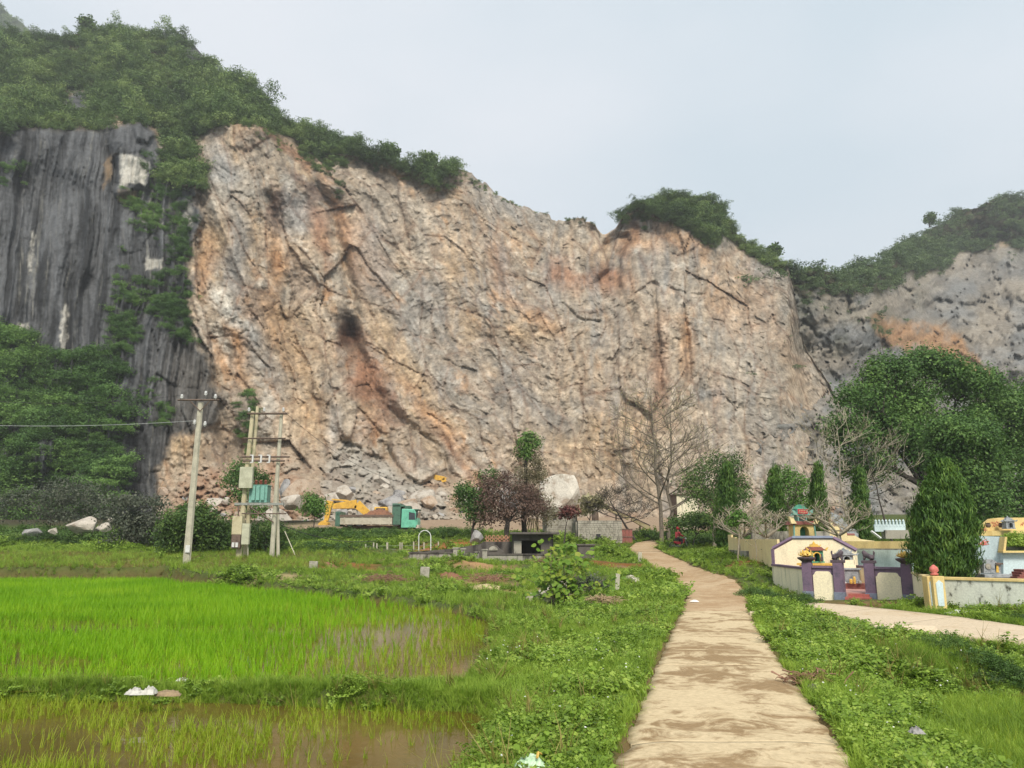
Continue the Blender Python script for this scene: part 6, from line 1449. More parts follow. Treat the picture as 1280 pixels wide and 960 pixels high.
b = MB(); b.box(((x0 + x1) / 2, D + 1.6, zt + .04), (x1 - x0 + .2, 3.6, .08)); wb(b, 'roof_slab', M['old_concrete'], root)
b = MB(); b.box(((wx0 + wx1) / 2, D + .02, (wz0 + wz1) / 2), (wx1 - wx0, .06, wz1 - wz0)); wb(b, 'window', M['black_and_hole_shade'], root)  # black sheet stands in for the darkness inside the empty window hole
# stone yard wall with rusty gate
D = 66.0; x0, x1 = A3(722, 660, D).x, A3(777, 660, D).x; z0 = A3(750, 676, D).z - .2; zt = A3(750, 651, D).z
root = empty('stone_wall', ((x0 + x1) / 2, D, z0), label='rough stone yard wall with a small vent beside the far end of the path', cat='wall')
b = MB(); seg(b, (x0, D, z0), (x1, D, z0), zt - z0, .35); wb(b, 'core', M['old_concrete_dark'], root)
stone_wall('stonework', (x0, D, z0), (x1, D, z0), zt - z0, .35, .2, M['rubble_stone'], root, 22, holes=[(A3(743, 670, D).x - x0, A3(752, 670, D).x - x0, A3(748, 674, D).z - z0, A3(748, 667, D).z - z0)])
b = MB(); b.box(A3(747.5, 670.5, D - .16), (.7, .1, .42)); wb(b, 'vent', M['black_and_hole_shade'], root)  # black block painted as the shade inside the vent opening
b = MB(); seg(b, (x0, D + .2, z0), (x0, D + 4, z0), zt - z0 - .1, .3); wb(b, 'return_wall', M['old_concrete'], root)
root = empty('rusty_gate', (A3(784, 670, D).x, D, z0), label='rust red sheet metal gate between the stone wall and the leaning trunk', cat='gate')
for i in range(3):
    b = MB(); b.box((A3(779.5 + i * 4.4, 668, D).x, D, (z0 + A3(780, 661, D).z) / 2), (.28, .05, A3(780, 661, D).z - z0)); wb(b, 'panel', M['maroon_tile'], root)
b = MB(); b.box((A3(784, 662, D).x, D - .04, A3(784, 661.5, D).z), (.95, .05, .06)); b.box((A3(784, 662, D).x, D - .04, A3(784, 671, D).z), (.95, .05, .06)); wb(b, 'frame', M['rust_steel'], root)
# hopper and conveyor
D = 76.0; base = A3(749, 668, D); root = empty('stone_crusher', base, label='rusty hopper on a curved leg with a tan conveyor ramp sloping to the right', cat='crusher')
c = A3(749, 629, D); b = MB(); b.prism([(c.x - .32, c.z - .3), (c.x + .32, c.z - .3), (c.x + .38, c.z + .34), (c.x - .38, c.z + .34)], D - .4, D + .4); wb(b, 'hopper', M['dark_green_paint'], root, bevel=.02)
b = MB(); b.box(c + Vector((0, 0, .38)), (.84, .9, .08)); wb(b, 'rim', M['grey_steel'], root)
b = MB(); b.tube([A3(749, 634, D), A3(744, 641, D), A3(744, 650, D), A3(748, 668, D)], [.3, .34, .34, .25], 10); wb(b, 'chute', M['rust_steel'], root, smooth=True)
for k, (p, q, mt, th) in enumerate([((757, 634), (786, 648), 'conveyor_tan', .35), ((790, 648), (812, 661), 'conveyor_tan', .4), ((755, 631), (812, 657), 'rust_steel', .1)]):
    p, q = A3(*p, D - .2 - k * .02), A3(*q, D - .2 - k * .02); b = MB(); b.box((p + q) / 2, ((q - p).length, .7, th), ry=math.atan2(p.z - q.z, q.x - p.x)); wb(b, 'conveyor', M[mt], root)
for p, q in [((770, 641), (770, 672)), ((800, 655), (800, 674))]:
    b = MB(); b.tube([A3(*p, D), A3(*q, D)], .07, 5); wb(b, 'leg', M['rust_steel'], root)
# shed behind the bare trees
D = 78.0; x0, x1 = A3(846, 630, D).x, A3(872, 630, D).x; z0 = 3.0; root = empty('metal_shed', ((x0 + x1) / 2, D, z0), label='pale corrugated sheet shed half hidden by the grey-green tree', cat='shed')
for i in range(7):
    b = MB(); xa = x0 + (x1 - x0) * i / 7; b.box((xa + .14, D + (i % 2) * .05, (z0 + A3(850, 619, D).z) / 2), (.27, .05, A3(850, 619, D).z - z0)); wb(b, 'sheet', M['cream_stained'], root)
b = MB(); seg(b, (x0, D + .1, z0), (x0, D + 3, z0), 3.6, .06); seg(b, (x1, D + .1, z0), (x1, D + 3, z0), 3.6, .06); b.box(((x0 + x1) / 2, D + 1.5, A3(850, 618, D).z), (x1 - x0 + .3, 3.4, .07)); wb(b, 'roof', M['rust_steel'], root)
# wooden post and shredded yellow board near the purple tree
D = 66; b = MB(); b.tube([A3(672, 664, D), A3(671.5, 626, D)], [.11, .09], 6); single(b, 'wooden_post', M['wood'], tuple(A3(672, 664, D)), 'weathered upright wooden post left of the rubble house', 'post')
root = empty('timber_stack', A3(662, 665, D), label='leaning yellow planks under the purple-leaved tree', cat='planks')
for i in range(6):
    b = MB(); b.tube([A3(655 + i * 4, 666, D - .1 * i), A3(662 + i * 1.6, 648, D)], .05, 4); wb(b, 'plank', M['conveyor_tan'], root)

# ---- the old grey tomb
D = 50.0
def VX(px, py, D_=None): return A3(px, py, D_ or D)
zg = VX(600, 707).z - .15
root = empty('old_tomb', (VX(600, 700).x, D, zg), label='mossy grey concrete tomb with low walls, gate posts and arched headstone', cat='tomb')
b = MB(); seg(b, (VX(512, 700).x, D, zg), (VX(567, 700).x, D, zg), VX(540, 692).z - zg, .2); seg(b, (VX(606, 700).x, D, zg), (VX(690, 700).x, D, zg), VX(640, 694).z - zg, .2); wb(b, 'front_wall', M['old_concrete'], root, bevel=.02)
b = MB(); b.box(((VX(512, 700).x + VX(567, 700).x) / 2, D, VX(540, 691).z), (2.95, .3, .09)); b.box(((VX(606, 700).x + VX(690, 700).x) / 2, D, VX(640, 693).z), (4.5, .3, .09)); wb(b, 'coping', M['old_concrete_dark'], root)
for px, py, w in [(570, 686, .34), (579, 687, .26), (596, 691, .3), (606, 688, .3), (690, 688, .34)]:
    b = MB(); zt = VX(px, py).z; b.box((VX(px, 700).x, D - .05, (zg + zt) / 2), (w, w, zt - zg)); b.box((VX(px, 700).x, D - .05, zt + .04), (w + .1, w + .1, .08)); wb(b, 'post', M['old_concrete'], root, bevel=.015)
b = MB(); seg(b, (VX(512, 700).x, D + .1, zg), (VX(512, 700).x, D + 3.5, zg), .75, .18); seg(b, (VX(690, 700).x, D + .1, zg), (VX(692, 700).x, D + 3.5, zg), .75, .18); wb(b, 'side_wall', M['old_concrete'], root)
D2 = D + 3.6; prof = [(512, 690), (565, 686), (600, 680), (604, 677), (640, 677), (640, 708), (512, 708)]
b = MB(); b.prism([(VX(px, py, D2).x, VX(px, py, D2).z) for px, py in prof], D2 - .12, D2 + .12); wb(b, 'back_wall', M['old_concrete_dark'], root)
D3 = D + 2.3; arch = [(602, 706), (602, 690), (607, 686), (611, 682), (616, 680.5), (621, 682), (625, 686), (630, 690), (630, 706)]
b = MB(); b.prism([(VX(px, py, D3).x, VX(px, py, D3).z) for px, py in arch], D3 - .2, D3 + .2); hs = wb(b, 'headstone', M['old_concrete_dark'], root, bevel=.03)
arch2 = [(611, 688), (611.5, 685), (614, 683), (617, 682.5), (620, 683.5), (622, 686), (622, 688)]
b = MB(); b.prism([(VX(px, py, D3 - .25).x - root.location.x, VX(px, py, D3 - .25).z - root.location.z) for px, py in arch2], D3 - .27 - root.location.y, D3 - .2 - root.location.y); b.build('tablet', M['rubble_stone'], hs)
for row, py in enumerate((670.5, 675)):
    for i in range(12):
        px = 608 + i * 2.6; b = MB(); c = VX(px, py, D2); b.box(c, (.06, .12, .2), ry=.5 if i % 2 else -.5); wb(b, 'brick', M['old_brick'], root)
    b = MB(); b.box(VX(622, py + 2.2, D2), (1.75, .16, .05)); wb(b, 'rail', M['old_brick'], root)
root = empty('tomb_vault', (VX(668, 700).x, D + 3.0, zg), label='dark blackened concrete vault with a flat overhanging slab beside the old tomb', cat='vault')
x0, x1 = VX(642, 690, D + 2.2).x, VX(690, 690, D + 2.2).x; zt = VX(668, 668, D + 2.2).z
b = MB(); seg(b, (x0, D + 2.2, zg), (VX(652, 690, D + 2.2).x, D + 2.2, zg), zt - zg, .2); seg(b, (VX(676, 690, D + 2.2).x, D + 2.2, zg), (x1, D + 2.2, zg), zt - zg, .2); b.box(((x0 + x1) / 2, D + 2.2, zt - .2), (x1 - x0, .22, .4)); seg(b, (x0, D + 4.4, zg), (x1, D + 4.4, zg), zt - zg, .2); seg(b, (x0, D + 2.3, zg), (x0, D + 4.3, zg), zt - zg, .2); seg(b, (x1, D + 2.3, zg), (x1, D + 4.3, zg), zt - zg, .2); wb(b, 'wall', M['old_concrete_dark'], root)
b = MB(); b.box(((x0 + x1) / 2 + .1, D + 3.1, zt + .07), (x1 - x0 + .7, 3.4, .14)); wb(b, 'roof_slab', M['old_concrete_dark'], root, bevel=.02)
b = MB(); b.box(VX(647, 684, D + 2.05), (.5, .08, .8)); wb(b, 'plaster_patch', M['old_concrete'], root)
b = MB(); c = VX(732, 690, 48); b.box(c, (.95, .9, .75)); b.box(c + Vector((0, 0, .42)), (1.1, 1.05, .1)); single(b, 'grave_block', M['old_concrete_dark'], tuple(c - Vector((0, 0, .4))), 'low square dark grave block between the vault and the path', 'grave', bevel=.03)
# post fence and white pipe arch
D = 57.0; root = empty('wire_fence', (VX(507, 700, D).x, D, VX(507, 700, D).z), label='row of thin grey posts strung with wire around a dug plot', cat='fence')
for px, pt, pb, th in [(467, 678, 699, .06), (471, 679, 697, .06), (484, 678, 694, .08), (500, 678, 694, .055), (502.5, 678, 693, .055), (517, 677, 691, .06), (530, 678, 691, .06), (548, 677, 690, .055), (457, 680, 699, .055)]:
    b = MB(); Dp = D + (700 - pb) * .5; b.tube([VX(px, pb + 2, Dp), VX(px, pt, Dp)], th, 5); wb(b, 'post', M['concrete_pole'], root)
for py in (682, 687):
    b = MB(); b.tube([VX(457, py + 1, D), VX(500, py, D + 2.5), VX(548, py - .5, D + 4.5)], .012, 3); wb(b, 'strand', M['grey_steel'], root)
b = MB(); Dp = 58.0; b.tube([VX(523.5, 693, Dp), VX(523.5, 673, Dp)] + [VX(531 + 7.5 * math.cos(a), 671 - 8 * math.sin(a), Dp) for a in np.linspace(math.pi * .95, .05, 10)] + [VX(538.5, 675, Dp), VX(538.5, 692, Dp)], .032, 6)
single(b, 'pipe_arch', M['white_plastic'], tuple(VX(531, 692, Dp)), 'white bent pipe arch standing at the fenced plot', 'arch')
# marker stones and posts
for px, py, w, h, lab in [(391.5, 714, 10, 13, 'upright grey marker stone beside the reddish soil mound'), (531, 721, 11, 13, 'upright grey marker stone below the low tomb wall'), (529, 715, 5, 6, 'small stone block leaning behind the lower marker stone')]:
    g = atdepth(px, py, 30, 60); s = g[1] / F; b = MB(); b.box((g[0], g[1], g[2] + h * s / 2 - .05), (w * s, .18, h * s), ry=.04); single(b, 'marker_stone', M['rubble_stone'], g, lab, 'grave marker', bevel=.02)
for px, py, h, w, lab in [(800, 702, 12, 4.5, 'short white concrete post at the inner bend of the path'), (772, 736, 19, 5, 'leaning concrete post in the weeds beside the brush pile'), (795, 726, 5, 9, 'low broken slab near the leaning concrete post')]:
    g = atdepth(px, py, 25, 70); s = g[1] / F; b = MB(); b.box((g[0], g[1], g[2] + h * s / 2 - .04), (w * s, .12, h * s), ry=.08); single(b, 'concrete_post', M['concrete_pole'], g, lab, 'post', bevel=.01)
# earth mounds
for px, py, w, h, mt, lab in [(410, 712, 40, 17, 'red_soil', 'mound of fresh reddish soil beside a marker stone'), (562, 722, 34, 14, 'red_soil', 'low brown grave mound below the grey tomb wall'), (560, 698, 60, 8, 'red_soil', 'flattened orange soil heap inside the fenced plot'), (775, 712, 46, 9, 'red_soil', 'patch of dug red earth left of the path bend'), (606, 733, 44, 6, 'conveyor_tan', 'pale heap of dug clods in front of the old tomb')]:
    g = atdepth(px, py, 30, 75); s = g[1] / F; n = 26; vs = []; rx = w * s / 2; hh = h * s * .5
    for i in range(n):
        for j in range(n):
            u_, v_ = i / (n - 1) * 2 - 1, j / (n - 1) * 2 - 1; r_ = math.hypot(u_, v_); z = hh * max(0, math.cos(min(r_, 1) * math.pi / 2)) ** 1.3 * (1 + .5 * fbm(np.array([u_ * 2.2 + px]), np.array([v_ * 2.2]), 7, 4)[0]) + .07 * fbm(np.array([u_ * 9.0]), np.array([v_ * 9.0 + px]), 8, 3)[0] * (r_ < 1) - .08 * (r_ > .97)
            vs.append((u_ * rx, v_ * rx * .9, z))
    b = MB(); b.add(vs, [(i * n + j, (i + 1) * n + j, (i + 1) * n + j + 1, i * n + j + 1) for i in range(n - 1) for j in range(n - 1)]); b.build('soil_mound', M[mt], None, (g[0], g[1], g[2] - .03), label=lab, cat='mound', smooth=True)
# ================================================================ CEMETERY AT THE RIGHT
def petals(b, c, r, h, n, tilt=.5, w=.5):
    for k in range(n):
        a = 2 * math.pi * k / n; d = Vector((math.cos(a), math.sin(a), 0)); s = Vector((-d.y, d.x, 0))
        p = [c + d * r * .35, c + d * r + s * r * w * .6 + Vector((0, 0, h * .35)), c + d * r * (1 - tilt * .2) + Vector((0, 0, h)), c + d * r - s * r * w * .6 + Vector((0, 0, h * .35)), c + d * r * 1.12 + Vector((0, 0, h * .45))]
        b.add(p, [(0, 1, 4), (1, 2, 4), (2, 3, 4), (3, 0, 4)])
    return b
FD = lambda px: 28.2 - (px - 1005) / 135.0 * 1.9        # depth of the enclosure's front line
def FP(px, z=0.0): D = FD(px); return Vector((A3(px, 730, D).x, D, z))
base = FP(1075)
root = empty('tomb_enclosure', base, label='cream walled tomb enclosure with purple pillars and an open gate', cat='tomb enclosure')
fd = (FP(1140) - FP(1010)).normalized(); bd = Vector((-fd.y, fd.x, 0)); ang = math.atan2(fd.y, fd.x)
HP = 1.22
PIL = [1010.5, 1049.5, 1088.5, 1135]
for px in PIL:
    p = FP(px, -.2); b = MB(); b.box(p + Vector((0, 0, .22)), (.36, .36, .44), rz=ang); wb(b, 'pillar_foot', M['blue_grey_paint'], root, bevel=.01)
    b = MB(); b.box(p + Vector((0, 0, .2 + HP / 2 + .11)), (.32, .32, HP - .22), rz=ang); wb(b, 'pillar', M['purple_paint'], root, bevel=.01)
def panel_face(p, q, h, z0, nm='wall_panel', rnd=.16, mat='cream_wall'):
    """cream panel with notched upper corners, proud of the purple wall"""
    L = (q - p).length; pts = [(0.02, 0), (L - .02, 0), (L - .02, h - rnd - .04), (L - .07, h - rnd), (L - .10, h - .03), (L - .16, h), (.16, h), (.10, h - .03), (.07, h - rnd), (.02, h - rnd - .04)]
    d = (q - p).normalized(); n = Vector((d.y, -d.x, 0)); b = MB(); vs = []
    for off in (.085, .02):
        for x, z in pts: v = p + d * x + n * off; vs.append((v.x, v.y, z0 + z))
    k = len(pts); b.add(vs, [tuple(range(k)), tuple(range(2 * k - 1, k - 1, -1))] + [(i, i + k, (i + 1) % k + k, (i + 1) % k) for i in range(k)]); return wb(b, nm, M[mat], root)
for a, c in [(1010.5, 1049.5), (1088.5, 1135)]:
    p, q = FP(a) + fd * .17, FP(c) - fd * .17; b = MB(); seg(b, (p.x, p.y, -.2), (q.x, q.y, -.2), HP + .02, .14); wb(b, 'front_wall', M['purple_paint'], root); panel_face(p, q, HP - .13, -.16, rnd=.10)
    b = MB(); seg(b, (p.x, p.y, HP - .18), (q.x, q.y, HP - .18), .07, .24); wb(b, 'coping', M['purple_paint'], root)
BLp = Vector((A3(967, 700, 32.6).x, 32.6, 0)); FLp = FP(1010.5); FRp = FP(1135); BRp = BLp + (FRp - FLp) + bd * .2
for p, q in [(FLp + bd * .16, BLp), (FRp + bd * .16, BRp)]:
    b = MB(); seg(b, (p.x, p.y, -.2), (q.x, q.y, -.2), HP - .06, .16); wb(b, 'side_wall', M['cream_stained'], root)
    b = MB(); seg(b, (p.x, p.y, HP - .26), (q.x, q.y, HP - .26), .08, .24); wb(b, 'coping', M['purple_paint'], root)
# back wall with cut corners
bl = (BRp - BLp).length; hb = A3(1020, 672.5, 32.6).z; hs_ = A3(967, 686, 32.6).z
prof = [(0, -.2), (bl, -.2), (bl, hs_ - .05), (bl - .82, hb), (.80, hb), (0, hs_)]
bdx = (BRp - BLp).normalized(); nb_ = Vector((bdx.y, -bdx.x, 0))
def lathed(prof, off0, off1, nm, mat, par=None):
    b = MB(); vs = []
    for off in (off0, off1):
        for x, z in prof: v = BLp + bdx * x + nb_ * off; vs.append((v.x, v.y, z))
    k = len(prof); b.add(vs, [tuple(range(k)), tuple(range(2 * k - 1, k - 1, -1))] + [(i, i + k, (i + 1) % k + k, (i + 1) % k) for i in range(k)]); return wb(b, nm, M[mat], root)
lathed(prof, .02, -.12, 'back_wall', 'cream_wall')
for (xa, za), (xb, zb_) in zip(prof[2:], prof[3:] + prof[:1]):
    p = BLp + bdx * xa + Vector((0, 0, za)); q = BLp + bdx * xb + Vector((0, 0, zb_)); b = MB(); b.tube([p + nb_ * .0, q + nb_ * .0], .085, 4); wb(b, 'wall_trim', M['blue_grey_paint'] if abs(zb_ - za) < .01 else M['purple_paint'], root)
# floor, steps, altar ledge
ins = [FLp + bd * .1 + fd * .1, FRp + bd * .1 - fd * .1, BRp - fd * .1 - bd * .1, BLp + fd * .1 - bd * .1]
b = MB(); b.slab([(v.x, v.y) for v in ins], -.2, .24); wb(b, 'floor', M['pink_floor'], root)
gl, gr = FP(1056), FP(1083)
cen = A3(1065.5, 722, 29.6); cen.z = 0
for k in range(2):
    c = (FP(1058) + FP(1090)) / 2 - bd * (.32 - .22 * k); b = MB(); b.box(c + Vector((0, 0, .04 + .10 * k)), ((FP(1090) - FP(1058)).length - .15 * k, .26, .14 + .001 * k), rz=ang); wb(b, 'step', M['red_step'], root, bevel=.008)
c = cen.copy(); b = MB(); b.box(c + Vector((0, 0, .32)), (1.3, .7, .22), rz=ang); wb(b, 'ledge', M['maroon_tile'], root)
ac = A3(1022, 704, 30.6); b = MB(); b.box((ac.x, ac.y, (ac.z + .2) / 2), (1.15, .9, ac.z - .24), rz=ang); b.box((ac.x, ac.y, ac.z - .03), (1.3, 1.05, .07), rz=ang); wb(b, 'altar_plinth', M['gold_paint'], root)
# altar table
t = empty('altar_table', cen + Vector((0, 0, .43)), label='grey carved stone altar table inside the gate of the purple enclosure', cat='altar table')
b = MB(); b.box(cen + Vector((0, 0, .70)), (.46, .34, .42), rz=ang); wb(b, 'body', M['carved_grey'], t, bevel=.01)
b = MB(); b.box(cen + Vector((0, 0, .94)), (.60, .44, .06), rz=ang); wb(b, 'top', M['carved_grey'], t, bevel=.01)
b = MB(); b.box(cen + Vector((0, 0, .46)), (.56, .40, .06), rz=ang); wb(b, 'foot', M['carved_grey'], t, bevel=.01)
for k, (dx, h, r_, mt, lab) in enumerate([(-.30, .07, .045, 'white_ceramic', 'white offering cup farthest left below the altar table'), (-.18, .06, .04, 'white_ceramic', 'white offering cup next to the farthest left one'), (.02, .17, .06, 'gold_paint', 'short yellow offering jar below the altar table'), (.14, .26, .05, 'gold_paint', 'tall yellow candle jar below the altar table'), (.32, .12, .07, 'old_concrete', 'dull grey incense bowl at the right of the yellow jars')]):
    p = cen - bd * .42 + fd * dx + Vector((0, 0, .43)); b = MB(); b.lathe([(r_ * .7, 0), (r_, h * .3), (r_ * .95, h * .8), (r_ * .6, h)], (0, 0, 0), 10); b.build('offering_jar', M[mt], None, p, label=lab, cat='offering jar')
# lotus ornaments and lions on the pillars
for px, lab in [(1010.5, 'yellow lotus finial on the leftmost purple pillar'), (1135, 'yellow lotus finial on the rightmost purple pillar')]:
    p = FP(px, HP); t = empty('lotus_finial', p, label=lab, cat='finial')
    b = MB(); b.lathe([(.16, 0), (.18, .04), (.30, .12), (.32, .17), (.24, .19)], p, 14); wb(b, 'dish', M['dark_carving'], t)
    b = MB(); petals(b, p + Vector((0, 0, .17)), .25, .20, 9); petals(b, p + Vector((0, 0, .20)), .19, .26, 7); wb(b, 'petals', M['gold_paint'], t)
    b = MB(); b.lathe([(.10, .17), (.14, .26), (.11, .36), (.03, .42)], p, 10); wb(b, 'bud', M['gold_paint'], t, smooth=True)
def skin_obj(name, verts, edges, radii, mat, parent=None, loc=None, sub=1, **kw):
    me = bpy.data.meshes.new(name); me.from_pydata(verts, edges, []); me.materials.append(mat); o = link(name, me, parent, loc, **kw)
    m = o.modifiers.new('skin', 'SKIN'); m.use_smooth_shade = True
    for i, r in enumerate(radii): o.data.skin_vertices[0].data[i].radius = (r, r)
    o.data.skin_vertices[0].data[0].use_root = True
    s = o.modifiers.new('sub', 'SUBSURF'); s.levels = sub; s.render_levels = sub
    return o
for px, sgn, lab in [(1049.5, 1, 'dark crouching lion statue on the left gate pillar'), (1088.5, -1, 'dark crouching lion statue on the right gate pillar')]:
    p = FP(px, HP); t = empty('lion_statue', p, rz=ang, label=lab, cat='lion statue')
    b = MB(); b.box((0, 0, .05), (.44, .3, .10)); b.build('plinth', M['dark_carving'], t, bevel=.015)
    s = sgn
    V = [(-.10 * s, 0, .20), (.02 * s, 0, .24), (.10 * s, 0, .31), (.15 * s, 0, .37), (.21 * s, 0, .35), (.13 * s, .06, .16), (.15 * s, .06, .10), (.13 * s, -.06, .16), (.15 * s, -.06, .10), (-.12 * s, .08, .15), (-.04 * s, .09, .11), (-.12 * s, -.08, .15), (-.04 * s, -.09, .11), (-.17 * s, 0, .26), (-.19 * s, 0, .36), (-.16 * s, 0, .42)]
    E = [(0, 1), (1, 2), (2, 3), (3, 4), (2, 5), (5, 6), (2, 7), (7, 8), (0, 9), (9, 10), (0, 11), (11, 12), (0, 13), (13, 14), (14, 15)]
    skin_obj('body', V, E, [.085, .08, .085, .085, .045, .035, .03, .035, .03, .06, .03, .06, .03, .025, .035, .02], M['dark_carving'], t)
# shrines
def roof_tiers(t, c, w, d, mats, z):
    for k, (ww, hh, mt, fl) in enumerate(mats):
        b = MB(); b.prism([(c.x - ww * w / 2 * 1.15, z), (c.x + ww * w / 2 * 1.15, z), (c.x + ww * w / 2 * .75, z + hh * .6), (c.x + ww * w / 2 * .55, z + hh), (c.x - ww * w / 2 * .55, z + hh), (c.x - ww * w / 2 * .75, z + hh * .6)], c.y - ww * d / 2 * 1.1, c.y + ww * d / 2 * 1.1); wb(b, 'roof', M[mt], t)
        for sx in (-1, 1):
            b = MB(); b.prism([(c.x + sx * ww * w * .57, z - .01), (c.x + sx * ww * w * .70, z + hh * .9), (c.x + sx * ww * w * .62, z + hh * .75), (c.x + sx * ww * w * .5, z + hh * .3)][::sx], c.y - ww * d / 2 * 1.15, c.y - ww * d / 2 * .8); wb(b, 'roof_horn', M[fl], t)
        z += hh
    return z
def shrine(name, px, py_base, py_top, D, w, d, body, arch, inner, tiers, label, cat='shrine', post=None, top=None):
    c = A3(px, py_base, D); zt = A3(px, py_top, D).z; H = zt - c.z; t = empty(name, c, label=label, cat=cat); hb_ = H * .55
    aw = w * .22
    b = MB()
    for sx in (-1, 1): b.box((c.x + sx * (w / 2 + aw) / 2, c.y, c.z + hb_ * .45), (w / 2 - aw, d, hb_ * .9))
    b.box((c.x, c.y, c.z + hb_ * .95), (w, d, hb_ * .1 + .002)); b.box((c.x, c.y + d * .4, c.z + hb_ * .45), (aw * 2, d * .2, hb_ * .9)); b.box((c.x, c.y, c.z + .02), (w * 1.12, d * 1.12, .05)); wb(b, 'body', M[body], t)
    pts = [(c.x + aw * math.cos(a), c.z + hb_ * .58 + aw * .9 * math.sin(a)) for a in np.linspace(0, math.pi, 9)]
    b = MB(); b.prism([(c.x + aw * 1.35, c.z + hb_ * .1), (c.x + aw * 1.35, c.z + hb_ * .6)] + [(c.x + aw * 1.35 * math.cos(a), c.z + hb_ * .58 + aw * 1.25 * math.sin(a)) for a in np.linspace(.1, math.pi - .1, 7)] + [(c.x - aw * 1.35, c.z + hb_ * .6), (c.x - aw * 1.35, c.z + hb_ * .1)] + [(c.x - aw, c.z + hb_ * .1)] + pts[::-1] + [(c.x + aw, c.z + hb_ * .1)], c.y - d / 2 - .035, c.y - d / 2 - .001); wb(b, 'arch', M[arch], t)
    b = MB(); b.box((c.x, c.y + d * .28, c.z + hb_ * .42), (aw * 1.98, .02, hb_ * .82)); wb(b, 'niche', M[inner], t)
    if post:
        for sx in (-1, 1): b = MB(); b.box((c.x + sx * w * .47, c.y - d / 2 - .02, c.z + hb_ * .5), (w * .1, .06, hb_)); wb(b, 'column', M[post], t)
    z = roof_tiers(t, c, w, d, [(k, h * H, m1, m2) for k, h, m1, m2 in tiers], c.z + hb_)
    b = MB(); b.lathe([(w * .12, 0), (w * .15, H * .03), (w * .06, H * .06), (w * .08, H * .09), (.004, H * .13)], (c.x, c.y, z), 8); wb(b, 'finial', M[top or tiers[-1][3]], t)
    return t
shrine('altar_shrine', 1019, 703, 676, 30.6, .50, .42, 'green_paint', 'gold_paint', 'black_and_hole_shade', [(1.25, .17, 'maroon_tile', 'gold_paint'), (.62, .13, 'gold_paint', 'gold_paint')], 'small green and yellow shrine with a maroon roof inside the purple enclosure', top='gold_paint')
p = A3(1027.5, 702, 30.2); b = MB(); b.lathe([(.03, 0), (.06, .06), (.05, .16), (.025, .22), (.04, .26), (.01, .3)], (0, 0, 0), 8); b.build('statuette', M['dark_carving'], None, p, label='small dark statuette right of the green and yellow shrine', cat='statuette')
shrine('stone_shrine', 1056, 706, 684, 30.9, .56, .45, 'carved_grey', 'carved_grey', 'black_and_hole_shade', [(1.2, .14, 'carved_grey', 'carved_grey'), (.7, .18, 'carved_grey', 'carved_grey')], 'grey carved stone shrine with a pointed gable inside the purple enclosure', post='cream_wall')
b = MB(); c = A3(1056, 722, 30.9); b.box((c.x, c.y, c.z + .25), (.7, .55, .85)); single(b, 'shrine_pedestal', M['cream_wall'], (c.x, c.y, .24), 'cream pedestal carrying the grey stone shrine', 'pedestal')
# yellow tower shrine
D = 37.0; c = A3(1003.5, 690, D); T = empty('tower_shrine', c, label='tall yellow tower shrine with a green arch and red sign roof', cat='shrine')
z1 = A3(1003, 656, D).z
b = MB(); b.prism([(c.x - .50, c.z), (c.x - .21, c.z), (c.x - .21, c.z + .95)] + [(c.x - .21 * math.cos(a), c.z + .95 + .22 * math.sin(a)) for a in np.linspace(.2, math.pi - .2, 7)] + [(c.x + .21, c.z + .95), (c.x + .21, c.z), (c.x + .50, c.z), (c.x + .44, z1), (c.x - .44, z1)], D - .4, D + .4); wb(b, 'tower', M['yellow_wall'], T)
b = MB(); b.box((c.x, D + .1, c.z + .6), (.44, .04, 1.2)); wb(b, 'arch', M['green_paint'], T)
for sx in (-1, 1):
    b = MB(); b.prism([(c.x + sx * .50, c.z), (c.x + sx * .56, c.z), (c.x + sx * .50, z1), (c.x + sx * .44, z1)][::sx], D - .44, D - .38); wb(b, 'edge_strip', M['teal_paint'], T)
b = MB(); b.prism([(c.x - .58, z1), (c.x + .58, z1), (c.x + .46, z1 + .16), (c.x - .46, z1 + .16)], D - .5, D + .5); wb(b, 'roof', M['maroon_tile'], T)
for sx in (-1, 1):
    b = MB(); b.prism([(c.x + sx * .38, z1 + .04), (c.x + sx * .62, z1 + .04), (c.x + sx * .72, z1 + .38), (c.x + sx * .52, z1 + .30), (c.x + sx * .46, z1 + .18)][::sx], D - .55, D - .35); wb(b, 'roof_horn', M['pale_yellow_wall'], T)
b = MB(); b.box((c.x, D, z1 + .30), (.42, .5, .28)); u = wb(b, 'upper_storey', M['teal_paint'], T); b = MB(); b.box((c.x, D - .27, z1 + .29), (.30, .03, .16)); wb(b, 'window', M['black_and_hole_shade'], T)
z2 = z1 + .44; b = MB(); b.prism([(c.x - .38, z2), (c.x + .38, z2), (c.x + .26, z2 + .12), (c.x + .24, z2 + .30), (c.x - .24, z2 + .30), (c.x - .26, z2 + .12)], D - .34, D + .34); wb(b, 'upper_roof', M['teal_paint'], T)
b = MB(); b.box((c.x, D - .36, z2 + .17), (.46, .04, .22)); sg = wb(b, 'sign', M['red_enamel'], T)
for dz in (-.045, .035):
    for k in range(5): b = MB(); b.box((c.x - .15 + k * .075 - T.location.x, D - .385 - T.location.y, z2 + .17 + dz - T.location.z), (.045, .008, .03)); b.build('letter_stroke', M['conveyor_tan'], sg)
for sx in (-1, 1):
    b = MB(); b.prism([(c.x + sx * .26, z2 + .0), (c.x + sx * .44, z2 + .02), (c.x + sx * .50, z2 + .26), (c.x + sx * .36, z2 + .18)][::sx], D - .38, D - .2); wb(b, 'roof_horn', M['teal_paint'], T)
b = MB(); b.prism([(c.x - .3, z2 + .30), (c.x + .3, z2 + .30), (c.x + .05, z2 + .50), (c.x - .05, z2 + .50)], D - .2, D + .2); wb(b, 'ridge', M['green_paint'], T)

